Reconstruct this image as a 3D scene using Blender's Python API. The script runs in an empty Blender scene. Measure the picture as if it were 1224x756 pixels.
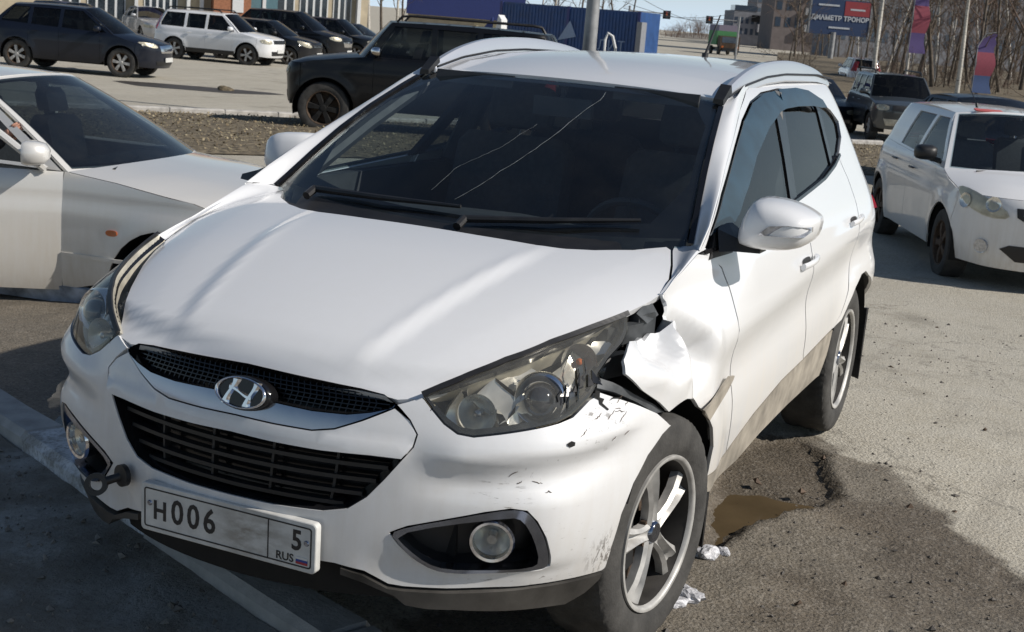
import bpy, bmesh, math, random
import numpy as np
from mathutils import Vector, Matrix, Euler, geometry
random.seed(7); rng = np.random.default_rng(7)
scene = bpy.context.scene
col = scene.collection
# ------------------------------------------------------------ camera
cam_d = bpy.data.cameras.new("camera"); cam = bpy.data.objects.new("camera", cam_d); col.objects.link(cam)
CAM = np.array([3.64314, 1.92758, 1.76391])
YAW, PITCH, ROLL, FOC = 3.550623, -0.213810, 0.081739, 1649.0
d_ = np.array([math.cos(YAW)*math.cos(PITCH), math.sin(YAW)*math.cos(PITCH), math.sin(PITCH)])
r_ = np.cross(d_, [0, 0, 1]); r_ /= np.linalg.norm(r_); u_ = np.cross(r_, d_)
r2 = math.cos(ROLL)*r_ + math.sin(ROLL)*u_; u2 = -math.sin(ROLL)*r_ + math.cos(ROLL)*u_
cam.matrix_world = Matrix(((r2[0], u2[0], -d_[0], CAM[0]), (r2[1], u2[1], -d_[1], CAM[1]), (r2[2], u2[2], -d_[2], CAM[2]), (0, 0, 0, 1)))
cam_d.sensor_fit = 'HORIZONTAL'; cam_d.sensor_width = 36.0; cam_d.lens = 36.0*FOC/1224.0
cam_d.clip_start = 0.05; cam_d.clip_end = 3000
cam_d.dof.use_dof = True; cam_d.dof.focus_distance = 3.9; cam_d.dof.aperture_fstop = 16.0
scene.camera = cam
# ------------------------------------------------------------ daylight
SUN_EL, SUN_AZ = math.radians(36.0), math.radians(99.0)      # azimuth measured from +X towards +Y
world = bpy.data.worlds.new("World"); scene.world = world; world.use_nodes = True
wn = world.node_tree.nodes; wl = world.node_tree.links
sky = wn.new("ShaderNodeTexSky"); sky.sky_type = 'NISHITA'; sky.sun_disc = False
sky.sun_elevation = SUN_EL; sky.sun_rotation = math.pi/2 - SUN_AZ
sky.air_density = 1.0; sky.dust_density = 0.4; sky.ozone_density = 1.0
bgn = wn["Background"]; bgn.inputs[1].default_value = 0.065
# pale haze band along the whole horizon, the same in every direction
wtc = wn.new("ShaderNodeTexCoord"); wsx = wn.new("ShaderNodeSeparateXYZ"); wl.new(wtc.outputs['Generated'], wsx.inputs[0])
wrp = wn.new("ShaderNodeValToRGB"); wl.new(wsx.outputs[2], wrp.inputs[0]); we = wrp.color_ramp.elements
we[0].position = 0.0; we[0].color = (1, 1, 1, 1); we[1].position = 0.22; we[1].color = (0, 0, 0, 1); wm_ = we.new(.055); wm_.color = (.45, .45, .45, 1)
wmx = wn.new("ShaderNodeMix"); wmx.data_type = 'RGBA'; wl.new(wrp.outputs[0], wmx.inputs[0]); wl.new(sky.outputs[0], wmx.inputs[6]); wmx.inputs[7].default_value = (.50/.055, .61/.055, .71/.055, 1)
wl.new(wmx.outputs[2], bgn.inputs[0])
sun_d = bpy.data.lights.new("sun", 'SUN'); sun_d.energy = 4.5; sun_d.angle = math.radians(0.53); sun_d.color = (1.0, 0.94, 0.86)
sun = bpy.data.objects.new("sun", sun_d); col.objects.link(sun)
sv = Vector((math.cos(SUN_EL)*math.cos(SUN_AZ), math.cos(SUN_EL)*math.sin(SUN_AZ), math.sin(SUN_EL)))
sun.rotation_euler = sv.to_track_quat('Z', 'Y').to_euler(); sun.location = (0, 20, 20)
scene.view_settings.view_transform = 'Standard'; scene.view_settings.look = 'None'
scene.view_settings.exposure = 0.12; scene.view_settings.gamma = 1.0
scene.render.engine = 'CYCLES'
cy = scene.cycles; cy.max_bounces = 10; cy.transparent_max_bounces = 16; cy.glossy_bounces = 5; cy.transmission_bounces = 8
cy.caustics_reflective = False; cy.caustics_refractive = False
try: cy.use_denoising = True
except Exception: pass
# ============================================================ node helpers
def new_mat(name):
    m = bpy.data.materials.new(name); m.use_nodes = True
    return m, m.node_tree.nodes, m.node_tree.links, m.node_tree.nodes["Principled BSDF"]
def tex_noise(n, l, scale, detail=4, rough=0.55, vec=None, stretch=None, coord='Object'):
    tc = n.new("ShaderNodeTexCoord"); mp = n.new("ShaderNodeMapping")
    l.new(tc.outputs[coord], mp.inputs[0])
    if stretch: mp.inputs['Scale'].default_value = stretch
    t = n.new("ShaderNodeTexNoise"); t.inputs['Scale'].default_value = scale; t.inputs['Detail'].default_value = detail; t.inputs['Roughness'].default_value = rough
    l.new(mp.outputs[0], t.inputs['Vector']); return t
def ramp(n, l, src, stops):
    r = n.new("ShaderNodeValToRGB"); e = r.color_ramp.elements
    while len(e) < len(stops): e.new(0.5)
    for i, (p, c) in enumerate(stops):
        e[i].position = p; e[i].color = (c, c, c, 1) if isinstance(c, (int, float)) else (*c, 1)
    l.new(src, r.inputs[0]); return r
def mix_col(n, l, fac, a, b, mode='MIX'):
    m = n.new("ShaderNodeMix"); m.data_type = 'RGBA'; m.blend_type = mode
    for sock, v in ((m.inputs[0], fac), (m.inputs[6], a), (m.inputs[7], b)):
        if hasattr(v, 'is_output') or hasattr(v, 'links'): l.new(v, sock)
        elif isinstance(v, (int, float)): sock.default_value = v
        else: sock.default_value = (*v, 1)
    return m.outputs[2]
def math_n(n, l, op, a, b=None, clamp=False):
    m = n.new("ShaderNodeMath"); m.operation = op; m.use_clamp = clamp
    for i, v in enumerate((a, b)):
        if v is None: continue
        if isinstance(v, (int, float)): m.inputs[i].default_value = v
        else: l.new(v, m.inputs[i])
    return m.outputs[0]
def bump_n(n, l, p, h, strength=0.3, dist=0.01):
    b = n.new("ShaderNodeBump"); b.inputs['Strength'].default_value = strength; b.inputs['Distance'].default_value = dist
    l.new(h, b.inputs['Height']); l.new(b.outputs[0], p.inputs['Normal'])
def simple(name, c, rough=0.5, metal=0.0, var=0.12, scale=14.0, coat=0.0, bump=0.0, bscale=None, spec=0.5):
    m, n, l, p = new_mat(name)
    t = tex_noise(n, l, scale, 5)
    lo = tuple(max(0, x*(1-var)) for x in c); hi = tuple(min(1, x*(1+var)) for x in c)
    r = ramp(n, l, t.outputs[0], [(0.3, lo), (0.7, hi)]); l.new(r.outputs[0], p.inputs['Base Color'])
    rr = ramp(n, l, t.outputs[0], [(0.25, max(0.02, rough-0.08)), (0.75, min(1, rough+0.08))]); l.new(rr.outputs[0], p.inputs['Roughness'])
    p.inputs['Metallic'].default_value = metal; p.inputs['Coat Weight'].default_value = coat; p.inputs['Coat Roughness'].default_value = 0.04
    p.inputs['Specular IOR Level'].default_value = spec
    if bump:
        t2 = tex_noise(n, l, bscale or scale*3, 5); bump_n(n, l, p, t2.outputs[0], bump, 0.01)
    return m
def paint(name, c, dust=0.5, dust_c=(0.42, 0.36, 0.27), z0=0.25, z1=0.95, metal=0.0, rough=0.35, coat=1.0):
    """car paint: clear coat over the colour, road dust that grows towards the sills in runs and blotches"""
    m, n, l, p = new_mat(name)
    tc = n.new("ShaderNodeTexCoord"); sx = n.new("ShaderNodeSeparateXYZ"); l.new(tc.outputs['Object'], sx.inputs[0])
    mr = n.new("ShaderNodeMapRange"); mr.inputs[1].default_value = z1; mr.inputs[2].default_value = z0; mr.inputs[3].default_value = 0.0; mr.inputs[4].default_value = 1.0
    l.new(sx.outputs[2], mr.inputs[0])
    big = tex_noise(n, l, 2.2, 5, 0.6); run = tex_noise(n, l, 9.0, 4, 0.6, stretch=(3.0, 3.0, 0.35)); fine = tex_noise(n, l, 60.0, 3, 0.6)
    a = math_n(n, l, 'MULTIPLY', mr.outputs[0], ramp(n, l, big.outputs[0], [(0.25, 0.35), (0.7, 1.0)]).outputs[0])
    b = math_n(n, l, 'MULTIPLY', a, ramp(n, l, run.outputs[0], [(0.3, 0.45), (0.65, 1.0)]).outputs[0])
    b2 = math_n(n, l, 'ADD', b, math_n(n, l, 'MULTIPLY', ramp(n, l, fine.outputs[0], [(0.5, 0.0), (0.85, 1.0)]).outputs[0], 0.10))
    f = math_n(n, l, 'MULTIPLY', b2, dust, True)
    l.new(mix_col(n, l, f, c, dust_c), p.inputs['Base Color'])
    l.new(math_n(n, l, 'ADD', math_n(n, l, 'MULTIPLY', f, 0.5), rough), p.inputs['Roughness'])
    p.inputs['Metallic'].default_value = metal
    l.new(math_n(n, l, 'MULTIPLY', math_n(n, l, 'SUBTRACT', 1.0, math_n(n, l, 'MULTIPLY', f, 1.3), True), coat), p.inputs['Coat Weight'])
    if coat < .5: p.inputs['Specular IOR Level'].default_value = .25
    p.inputs['Coat Roughness'].default_value = 0.05
    op = tex_noise(n, l, 180.0, 2); bump_n(n, l, p, op.outputs[0], 0.02, 0.002)
    return m
def thin_glass(name, tint, rough=0.0, dust=0.06, dust_c=(0.45, 0.42, 0.36), refl=.055):
    """single-sheet glass: tinted transparency, Fresnel mirror, a film of dust"""
    m, n, l, p = new_mat(name); out = n["Material Output"]; n.remove(p)
    tr = n.new("ShaderNodeBsdfTransparent"); tr.inputs[0].default_value = (*tint, 1)
    gl = n.new("ShaderNodeBsdfGlossy"); gl.inputs['Roughness'].default_value = rough
    ge = n.new("ShaderNodeNewGeometry"); dt = n.new("ShaderNodeVectorMath"); dt.operation = 'DOT_PRODUCT'; l.new(ge.outputs['Normal'], dt.inputs[0]); l.new(ge.outputs['Incoming'], dt.inputs[1])
    om = math_n(n, l, 'SUBTRACT', 1.0, math_n(n, l, 'ABSOLUTE', dt.outputs['Value']), True)
    fr = math_n(n, l, 'ADD', math_n(n, l, 'MULTIPLY', math_n(n, l, 'POWER', om, 5.0), .9), refl, True)
    mx = n.new("ShaderNodeMixShader"); l.new(fr, mx.inputs[0]); l.new(tr.outputs[0], mx.inputs[1]); l.new(gl.outputs[0], mx.inputs[2])
    df = n.new("ShaderNodeBsdfDiffuse"); df.inputs[0].default_value = (*dust_c, 1)
    t = tex_noise(n, l, 7.0, 6, 0.65); r = ramp(n, l, t.outputs[0], [(0.3, dust*0.3), (0.8, dust*1.6)])
    m2 = n.new("ShaderNodeMixShader"); l.new(r.outputs[0], m2.inputs[0]); l.new(mx.outputs[0], m2.inputs[1]); l.new(df.outputs[0], m2.inputs[2])
    l.new(m2.outputs[0], out.inputs[0]); return m
# ============================================================ mesh helpers
def link(o, parent=None, label=None, cat=None, group=None, kind=None):
    col.objects.link(o)
    if parent is not None: o.parent = parent
    for k, v in (('label', label), ('category', cat), ('group', group), ('kind', kind)):
        if v: o[k] = v
    return o
def empty(name, loc=(0, 0, 0), rz=0.0, label=None, cat=None, group=None):
    o = bpy.data.objects.new(name, None); o.location = loc; o.rotation_euler = (0, 0, rz); o.empty_display_size = 0.2
    return link(o, None, label, cat, group)
class MB:
    def __init__(s): s.v = []; s.f = []; s.sm = []
    def add(s, vs, fs, smooth=False):
        b = len(s.v); s.v += [tuple(map(float, p)) for p in vs]; s.f += [tuple(b+i for i in f) for f in fs]; s.sm += [smooth]*len(fs); return s
    def box(s, c, d, rz=0.0, rot=None):
        x, y, z = (k/2 for k in d); P = [(sx*x, sy*y, sz*z) for sx in (-1, 1) for sy in (-1, 1) for sz in (-1, 1)]
        R = rot if rot is not None else Matrix.Rotation(rz, 3, 'Z')
        P = [tuple(R @ Vector(p) + Vector(c)) for p in P]
        return s.add(P, [(0, 1, 3, 2), (4, 6, 7, 5), (0, 4, 5, 1), (2, 3, 7, 6), (0, 2, 6, 4), (1, 5, 7, 3)])
    def tube(s, pts, r, n=8, cap=True, flat=1.0, up=(0, 0, 1)):
        pts = [Vector(p) for p in pts]; N = len(pts); rr = [r]*N if isinstance(r, (int, float)) else list(r)
        vs = []
        for i, p in enumerate(pts):
            t = (pts[min(i+1, N-1)]-pts[max(i-1, 0)]).normalized(); a = t.cross(Vector(up))
            if a.length < 1e-4: a = t.cross(Vector((1, 0, 0)))
            a.normalize(); b = a.cross(t)
            for k in range(n):
                an = 2*math.pi*k/n; vs.append(p + a*math.cos(an)*rr[i] + b*math.sin(an)*rr[i]*flat)
        fs = [(i*n+k, i*n+(k+1) % n, (i+1)*n+(k+1) % n, (i+1)*n+k) for i in range(N-1) for k in range(n)]
        if cap: fs += [tuple(range(n))[::-1], tuple((N-1)*n+k for k in range(n))]
        return s.add(vs, fs, True)
    def lathe(s, prof, n=32, M=None, axis='Y', a0=0.0, a1=2*math.pi):
        """prof: (radius, along-axis)"""
        full = abs(a1-a0-2*math.pi) < 1e-6; k = n if full else n+1; vs = []
        for i in range(k):
            a = a0+(a1-a0)*i/n
            for (r, h) in prof:
                p = (r*math.cos(a), h, r*math.sin(a)) if axis == 'Y' else (r*math.cos(a), r*math.sin(a), h) if axis == 'Z' else (h, r*math.cos(a), r*math.sin(a))
                vs.append(tuple(M @ Vector(p)) if M is not None else p)
        m = len(prof); fs = []
        for i in range(n):
            j = (i+1) % k
            for q in range(m-1): fs.append((i*m+q, i*m+q+1, j*m+q+1, j*m+q))
        return s.add(vs, fs, True)
    def rings(s, R, closed=True, cap0=True, cap1=True, smooth=True):
        n = len(R[0]); vs = [p for r in R for p in r]; fs = []
        for i in range(len(R)-1):
            for k in range(n if closed else n-1):
                k2 = (k+1) % n; fs.append((i*n+k, i*n+k2, (i+1)*n+k2, (i+1)*n+k))
        if cap0: fs.append(tuple(range(n))[::-1])
        if cap1: fs.append(tuple((len(R)-1)*n+k for k in range(n)))
        return s.add(vs, fs, smooth)
    def mesh(s, name):
        me = bpy.data.meshes.new(name); me.from_pydata(s.v, [], s.f); me.polygons.foreach_set('use_smooth', s.sm); me.update(); return me
    def build(s, name, mat, parent=None, angle=40, **kw):
        me = s.mesh(name); o = bpy.data.objects.new(name, me); me.materials.append(mat)
        if any(s.sm): me.set_sharp_from_angle(angle=math.radians(angle))
        return link(o, parent, **kw)
def smooth_poly(p, it=2):
    p = [np.array(q, float) for q in p]
    for _ in range(it):
        q = []
        for i in range(len(p)):
            a, b = p[i], p[(i+1) % len(p)]; q += [a*.75+b*.25, a*.25+b*.75]
        p = q
    return [tuple(x) for x in p]
def smooth_line(p, it=2):
    p = [np.array(q, float) for q in p]
    for _ in range(it):
        q = [p[0]]
        for i in range(len(p)-1): q += [p[i]*.75+p[i+1]*.25, p[i]*.25+p[i+1]*.75]
        p = q+[p[-1]]
    return [tuple(x) for x in p]
def dens(poly, res, k, closed=True):
    out = []; n = len(poly)
    for i in range(n if closed else n-1):
        a = np.array(poly[i], float); b = np.array(poly[(i+1) % n], float)
        m = max(1, int(math.ceil(np.hypot(*((b-a)*k))/res)))
        out += [a+(b-a)*j/m for j in range(m)]
    if not closed: out.append(np.array(poly[-1], float))
    return np.array(out)
def inpoly(P, poly):
    x, y = P[:, 0], P[:, 1]; c = np.zeros(len(P), bool); n = len(poly)
    for i in range(n):
        x1, y1 = poly[i]; x2, y2 = poly[i-1]
        m = ((y1 > y) != (y2 > y))
        with np.errstate(divide='ignore', invalid='ignore'):
            c ^= m & (x < (x2-x1)*(y-y1)/(y2-y1+1e-30)+x1)
    return c
def inset(poly, g, k):
    """move a counter-clockwise loop inwards by g metres"""
    M = poly*k; n = len(M); a = np.roll(M, 1, 0); b = np.roll(M, -1, 0)
    e1 = M-a; e2 = b-M
    n1 = np.stack([-e1[:, 1], e1[:, 0]], 1); n2 = np.stack([-e2[:, 1], e2[:, 0]], 1)
    n1 /= np.linalg.norm(n1, axis=1, keepdims=True)+1e-12; n2 /= np.linalg.norm(n2, axis=1, keepdims=True)+1e-12
    m = n1+n2; m /= np.maximum(np.linalg.norm(m, axis=1, keepdims=True), .6)
    return (M+m*g)/k
def area(p):
    x, y = p[:, 0], p[:, 1]; return .5*np.sum(x*np.roll(y, -1)-np.roll(x, -1)*y)
def surf_eval(f, U, V, off=0.0, eu=.4, ev=.004):
    P = f(U, V); du = f(U+eu, V)-f(U-eu, V); dv = f(U, V+ev)-f(U, V-ev)
    N = np.cross(du, dv); N /= np.linalg.norm(N, axis=1, keepdims=True)+1e-12
    if callable(off): P = P+N*off(U, V)[:, None]
    elif off: P = P+N*off
    return P, N
def panel(name, f, outer, mat, parent, holes=(), res=.03, k=(.0145, 1.0), gap=.002, depth=.014, off=0.0, mirror=False, eu=.4, ev=.004, disp=None, **kw):
    """a sheet cut out of the surface f(u, v) along a polygon, with its edges turned inwards"""
    k = np.array(k)
    g = f if disp is None else (lambda U, V: f(U, V)+disp_vec(f, disp, U, V, eu, ev))
    loops = []
    for q, h in enumerate([outer]+list(holes)):
        D = dens(h, res, k); ccw = area(D) > 0
        if (q == 0) != ccw: D = D[::-1]
        loops.append(inset(D, gap, k))
    L0 = loops[0]; lo = L0.min(0); hi = L0.max(0); s = res/k
    gu, gv = np.meshgrid(np.arange(lo[0]+s[0]*.5, hi[0], s[0]), np.arange(lo[1]+s[1]*.5, hi[1], s[1]))
    G = np.stack([gu.ravel(), gv.ravel()], 1); keep = inpoly(G, L0)
    for h in loops[1:]: keep &= ~inpoly(G, h)
    G = G[keep]; allb = np.concatenate(loops)
    if len(G):
        ok = np.ones(len(G), bool)
        for i in range(0, len(G), 500):
            dd = (((G[i:i+500, None, :]-allb[None])*k)**2).sum(-1).min(1); ok[i:i+500] = dd > (res*.45)**2
        G = G[ok]
    pts = np.concatenate([allb, G]); edges = []; b = 0
    for h in loops:
        n = len(h); edges += [(b+i, b+(i+1) % n) for i in range(n)]; b += n
    r = geometry.delaunay_2d_cdt([Vector(p*k) for p in pts], edges, [], 0, 1e-6)
    V2 = np.array([tuple(v) for v in r[0]])/k; T = np.array([t for t in r[2] if len(t) == 3])
    C = V2[T].mean(1); keep = inpoly(C, L0)
    for h in loops[1:]: keep &= ~inpoly(C, h)
    T = T[keep]; used = np.unique(T); rem = -np.ones(len(V2), int); rem[used] = np.arange(len(used)); V2 = V2[used]; T = rem[T]
    a = V2[T]; sg = (a[:, 1, 0]-a[:, 0, 0])*(a[:, 2, 1]-a[:, 0, 1])-(a[:, 2, 0]-a[:, 0, 0])*(a[:, 1, 1]-a[:, 0, 1])
    T[sg < 0] = T[sg < 0][:, ::-1]
    P, N = surf_eval(g, V2[:, 0], V2[:, 1], off, eu, ev)
    faces = [tuple(t) for t in T]; ln = [N[i] for t in T for i in t]; nv = len(P)
    if depth:
        E = {}
        for t in T:
            for i in range(3): E[(t[i], t[(i+1) % 3])] = 1
        be = [e for e in E if (e[1], e[0]) not in E]; vs = sorted({i for e in be for i in e}); ix = {v: nv+i for i, v in enumerate(vs)}
        P = np.concatenate([P, P[vs]-N[vs]*depth])
        for (i, j) in be:
            faces.append((j, i, ix[i], ix[j])); n3 = np.cross(P[i]-P[j], P[ix[i]]-P[j]); n3 = n3/(np.linalg.norm(n3)+1e-12); ln += [n3]*4
    if mirror:
        P = P*[1, -1, 1]; o = 0; ln2 = []
        for q, fc in enumerate(faces): m = len(fc); ln2 += ln[o:o+m][::-1]; o += m
        faces = [fc[::-1] for fc in faces]; ln = [x*np.array([1, -1, 1]) for x in ln2]
    me = bpy.data.meshes.new(name); me.from_pydata([tuple(p) for p in P], [], faces); me.polygons.foreach_set('use_smooth', [True]*len(faces)); me.update()
    me.normals_split_custom_set([tuple(x) for x in ln]); me.materials.append(mat)
    return link(bpy.data.objects.new(name, me), parent, **kw)
def disp_vec(f, d, U, V, eu, ev):
    du = f(U+eu, V)-f(U-eu, V); dv = f(U, V+ev)-f(U, V-ev); N = np.cross(du, dv); N /= np.linalg.norm(N, axis=1, keepdims=True)+1e-12
    return N*d(U, V)[:, None]
def tub(name, f, outline, depth, mat, parent, k=(.0145, 1.0), res=.03, rim=-.003, mirror=False, **kw):
    """recess behind an opening: side walls and a back"""
    k = np.array(k); D = dens(outline, res, k)
    if area(D) < 0: D = D[::-1]
    P, N = surf_eval(f, D[:, 0], D[:, 1]); n = len(P)
    In = inset(D, min(.012, depth*.2), k); P2, N2 = surf_eval(f, In[:, 0], In[:, 1], -depth)
    A = P+N*rim; tri = geometry.delaunay_2d_cdt([Vector(p*k) for p in In], [(i, (i+1) % n) for i in range(n)], [], 1, 1e-7)
    vs = [tuple(p) for p in A]+[tuple(p) for p in P2]; fs = [(i, n+i, n+(i+1) % n, (i+1) % n)[::-1] for i in range(n)]
    if len(tri[0]) == n: fs += [tuple(n+i for i in t) for t in tri[2]]
    if mirror: vs = [(x, -y, z) for x, y, z in vs]; fs = [t[::-1] for t in fs]
    return MB().add(vs, fs, True).build(name, mat, parent, **kw)
def hermite(A, TA, Bc, TB, n=8):
    A, TA, Bc, TB = (np.array(x, float) for x in (A, TA, Bc, TB)); out = []
    for i in range(n+1):
        t = i/n; out.append((2*t**3-3*t**2+1)*A+(t**3-2*t**2+t)*TA+(-2*t**3+3*t**2)*Bc+(t**3-t**2)*TB)
    return out
def strip_mb(rows, flip=False, mirror=False):
    m = len(rows[0]); vs = [tuple(p*np.array([1, -1 if mirror else 1, 1])) for r in rows for p in r]
    fs = [(i*m+j, i*m+j+1, (i+1)*m+j+1, (i+1)*m+j) for i in range(len(rows)-1) for j in range(m-1)]
    if flip != mirror: fs = [t[::-1] for t in fs]
    return MB().add(vs, fs, True)
def resample(P, n):
    P = np.array(P, float); s = np.r_[0, np.cumsum(np.linalg.norm(np.diff(P, axis=0), axis=1))]; t = np.linspace(0, s[-1], n)
    return np.stack([np.interp(t, s, P[:, i]) for i in range(P.shape[1])], 1)
def bar_on(f, uv, w, h, off, n=None):
    """a rectangular bar lying along a line on a surface (w across, h out)"""
    uv = np.array(uv, float) if n is None else resample(uv, n)
    P, N = surf_eval(f, uv[:, 0], uv[:, 1], off); R = []
    for i in range(len(P)):
        t = P[min(i+1, len(P)-1)]-P[max(i-1, 0)]; t /= np.linalg.norm(t); b = np.cross(N[i], t)
        R.append([P[i]-b*w/2, P[i]+b*w/2, P[i]+b*w/2+N[i]*h, P[i]-b*w/2+N[i]*h])
    return R
def text_mesh(name, body, size, mat, parent, M, ext=.0006, sx=1.0, bold=0.0, **kw):
    c = bpy.data.curves.new(name, 'FONT'); c.body = body; c.size = size; c.extrude = ext; c.offset = bold; c.align_x = 'CENTER'; c.align_y = 'CENTER'; c.resolution_u = 3
    t = bpy.data.objects.new(name, c); col.objects.link(t); dg = bpy.context.evaluated_depsgraph_get(); dg.update()
    me = bpy.data.meshes.new_from_object(t.evaluated_get(dg)); col.objects.unlink(t); bpy.data.objects.remove(t)
    me.transform(Matrix.Diagonal((sx, 1, 1, 1))); me.transform(M); me.materials.clear(); me.materials.append(mat)
    return link(bpy.data.objects.new(name, me), parent, **kw)
def copy_tree(o, parent=None):
    c = o.copy(); col.objects.link(c); c.parent = parent
    for ch in list(o.children): copy_tree(ch, c)
    return c
def cr(xs,ys):
    xs=np.array(xs,float);ys=np.array(ys,float)
    # PCHIP-like monotone-ish via finite-difference hermite
    d=np.gradient(ys,xs)
    def f(x):
        x=np.asarray(x,float);xc=np.clip(x,xs[0],xs[-1])
        i=np.clip(np.searchsorted(xs,xc)-1,0,len(xs)-2)
        h=xs[i+1]-xs[i];t=(xc-xs[i])/h
        a=(2*t**3-3*t**2+1)*ys[i]+(t**3-2*t**2+t)*h*d[i]+(-2*t**3+3*t**2)*ys[i+1]+(t**3-t**2)*h*d[i+1]
        return a+np.where(x<xs[0],(x-xs[0])*d[0],0)+np.where(x>xs[-1],(x-xs[-1])*d[-1],0)
    return f
def ss(a,b,x):
    t=np.clip((np.asarray(x,float)-a)/(b-a),0,1);return t*t*(3-2*t)
fxc=cr([.12,.16,.22,.30,.40,.50,.60,.70,.78,.85,.92,.98,1.04,1.1],[.76,.80,.85,.878,.888,.892,.890,.882,.866,.84,.79,.73,.65,.55])
fw=cr([.12,.16,.22,.30,.40,.50,.60,.70,.80,.90,.98,1.04,1.08,1.12,1.2,1.3,1.4,1.5,1.56,1.62],[.78,.80,.835,.86,.88,.893,.90,.903,.903,.90,.89,.875,.862,.843,.803,.755,.705,.652,.613,.55])
fDr=cr([.2,.4,.6,.8,1.0,1.2,1.4,1.5,1.62],[.68,.76,.79,.78,.75,.68,.56,.48,.35])
fbul=cr([.1,.2,.3,.4,.5,.6,.7,.8,.9,.96,1.02,1.1],[0,0,.013,.044,.063,.066,.054,.046,.042,.03,.015,0])
X0,X1,PF,PR=0.0,-2.75,2.3,2.6
def wside(x,z):
    w=fw(z)
    w=w*(1-.005*ss(-1.3,-2.75,x)*ss(1.0,1.3,z))*(1-.012*ss(-.6,.4,x)*1.0)
    w=w*(1-.075*ss(.85,1.04,z)*ss(-.75,0,x)*ss(1.3,1.0,z))
    # arch flares
    for cx in (0.,-2.64):
        r=np.hypot(x-cx,z-.35)
        w=w+.022*np.exp(-((r-.40)/.11)**2)*ss(1.0,.75,z)
    # door waist: slightly hollow under the shoulder line
    zc=.80+.055*(-x)
    dx=ss(-.15,-.5,x)*ss(-3.2,-2.6,x)
    w=w-dx*.016*np.exp(-((z-(zc-.10))/.085)**2)+dx*.008*np.exp(-((z-zc-.03)/.05)**2)
    return w
def B(u,z):
    """u deg 0..90 front fan; 90..365 -> side, (u-90)/100 m behind axle; beyond: rear fan degrees"""
    u=np.asarray(u,float);z=np.asarray(z,float)
    su=np.sign(u)+(u==0);a=np.abs(u)
    ph=np.radians(np.clip(a,0,90))
    D=fxc(z)-X0;w=wside(np.zeros_like(z)+X0,z)
    ph=np.where(np.abs(ph)<1e-9,1e-9,ph);cp=np.maximum(np.cos(ph),1e-9)
    r=1/((cp/D)**PF+(np.sin(ph)/w)**PF)**(1/PF)
    r=r*(1+fbul(z)*np.exp(-((np.degrees(ph)-50)/15)**2))
    r=r*(1-.075*ss(.85,1.04,z)*ss(20,60,np.degrees(ph))*np.cos(ph)**1)
    xf=X0+r*np.cos(ph);yf=r*np.sin(ph)
    # arch flare on the bumper side too
    rr=np.hypot(xf,z-.35);yf=yf+(.022*np.exp(-((rr-.40)/.11)**2)*ss(1.0,.75,z)*ss(.62,.3,xf))-wf0(z)*np.sin(ph)**6
    xs=X0-(a-90)/100;ys=wside(xs,z)
    Lm=90+(X0-X1)*100
    pr=np.radians(np.clip(a-Lm,0,90));Dr=fDr(z);w1=wside(np.zeros_like(z)+X1,z)
    rr=1/((np.maximum(np.sin(pr),0)/Dr)**PR+(np.maximum(np.cos(pr),1e-9)/w1)**PR)**(1/PR)
    xr=X1-rr*np.sin(pr);yr=rr*np.cos(pr)
    x=np.where(a<90,xf,np.where(a<Lm,xs,xr));y=np.where(a<90,yf,np.where(a<Lm,ys,yr))
    return np.stack([x,y*su,z+0*x],-1)
def wf0(z):
    r=np.abs(z-.35);return .022*np.exp(-((r-.40)/.11)**2)*ss(1.0,.75,z)
fh=cr([-.8,-.5,-.3,-.1,.1,.3,.5,.65,.74,.80,.84],[1.185,1.165,1.145,1.12,1.09,1.05,.998,.947,.907,.868,.83])
def Hs(x,y):
    x=np.asarray(x,float);y=np.asarray(y,float);a=np.abs(y)
    z=fh(x)-.028*(a/.7)**2-(.03-.022*ss(.35,-.2,x))*np.clip(a/.72,0,2)**6-.028*ss(.2,.8,x)*(a/.6)**2
    return np.stack([x+0*z,y+0*z,z],-1)
# ============================================================ shared materials
M = {}
M['white'] = paint('white_paint', (.71, .72, .735), dust=.80, dust_c=(.50, .43, .32), z0=.30, z1=.98)
M['roofwhite'] = paint('white_paint_clean', (.71, .72, .735), dust=.22, dust_c=(.47, .45, .41), z0=.55, z1=1.75)
M['black'] = simple('black_plastic', (.012, .012, .013), .45, var=.3)
M['trim'] = simple('black_gloss_trim', (.008, .008, .009), .18, var=.2)
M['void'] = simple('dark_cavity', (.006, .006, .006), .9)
M['cladding'] = simple('dusty_grey_cladding', (.29, .26, .215), .8, var=.35, scale=9, bump=.2)
M['lip'] = simple('scuffed_dark_plastic', (.045, .042, .038), .6, var=.8, scale=5, bump=.2)
M['chrome'] = simple('chrome', (.78, .78, .80), .10, 1.0, var=.05)
M['satin'] = simple('satin_chrome', (.27, .30, .37), .15, 1.0, var=.06)
M['alloy'] = simple('dusty_alloy', (.45, .44, .42), .5, .4, var=.25, scale=16)
M['barrel'] = simple('dark_wheel_barrel', (.035, .032, .029), .6, .3, var=.4, scale=14)
M['brake'] = simple('brown_brake_steel', (.10, .07, .05), .7, .6, var=.4, scale=30)
M['rubber'] = simple('dusty_tyre_rubber', (.045, .043, .040), .85, var=.45, scale=12, bump=.3, bscale=60)
M['rubbertread'] = simple('tyre_tread_rubber', (.022, .021, .020), .9, var=.4, scale=14, bump=.3, bscale=60)
M['wsglass'] = thin_glass('windscreen_glass', (.70, .78, .80), dust=.008, refl=.075)
M['tintglass'] = thin_glass('tinted_side_glass', (.16, .18, .19), dust=.006, refl=.04)
M['sideglass'] = thin_glass('clear_side_glass', (.50, .55, .55), dust=.006, refl=.04)
M['lampglass'] = thin_glass('hazed_lamp_lens', (.95, .94, .90), rough=.02, dust=.085, dust_c=(.52, .51, .46), refl=.05)
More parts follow.
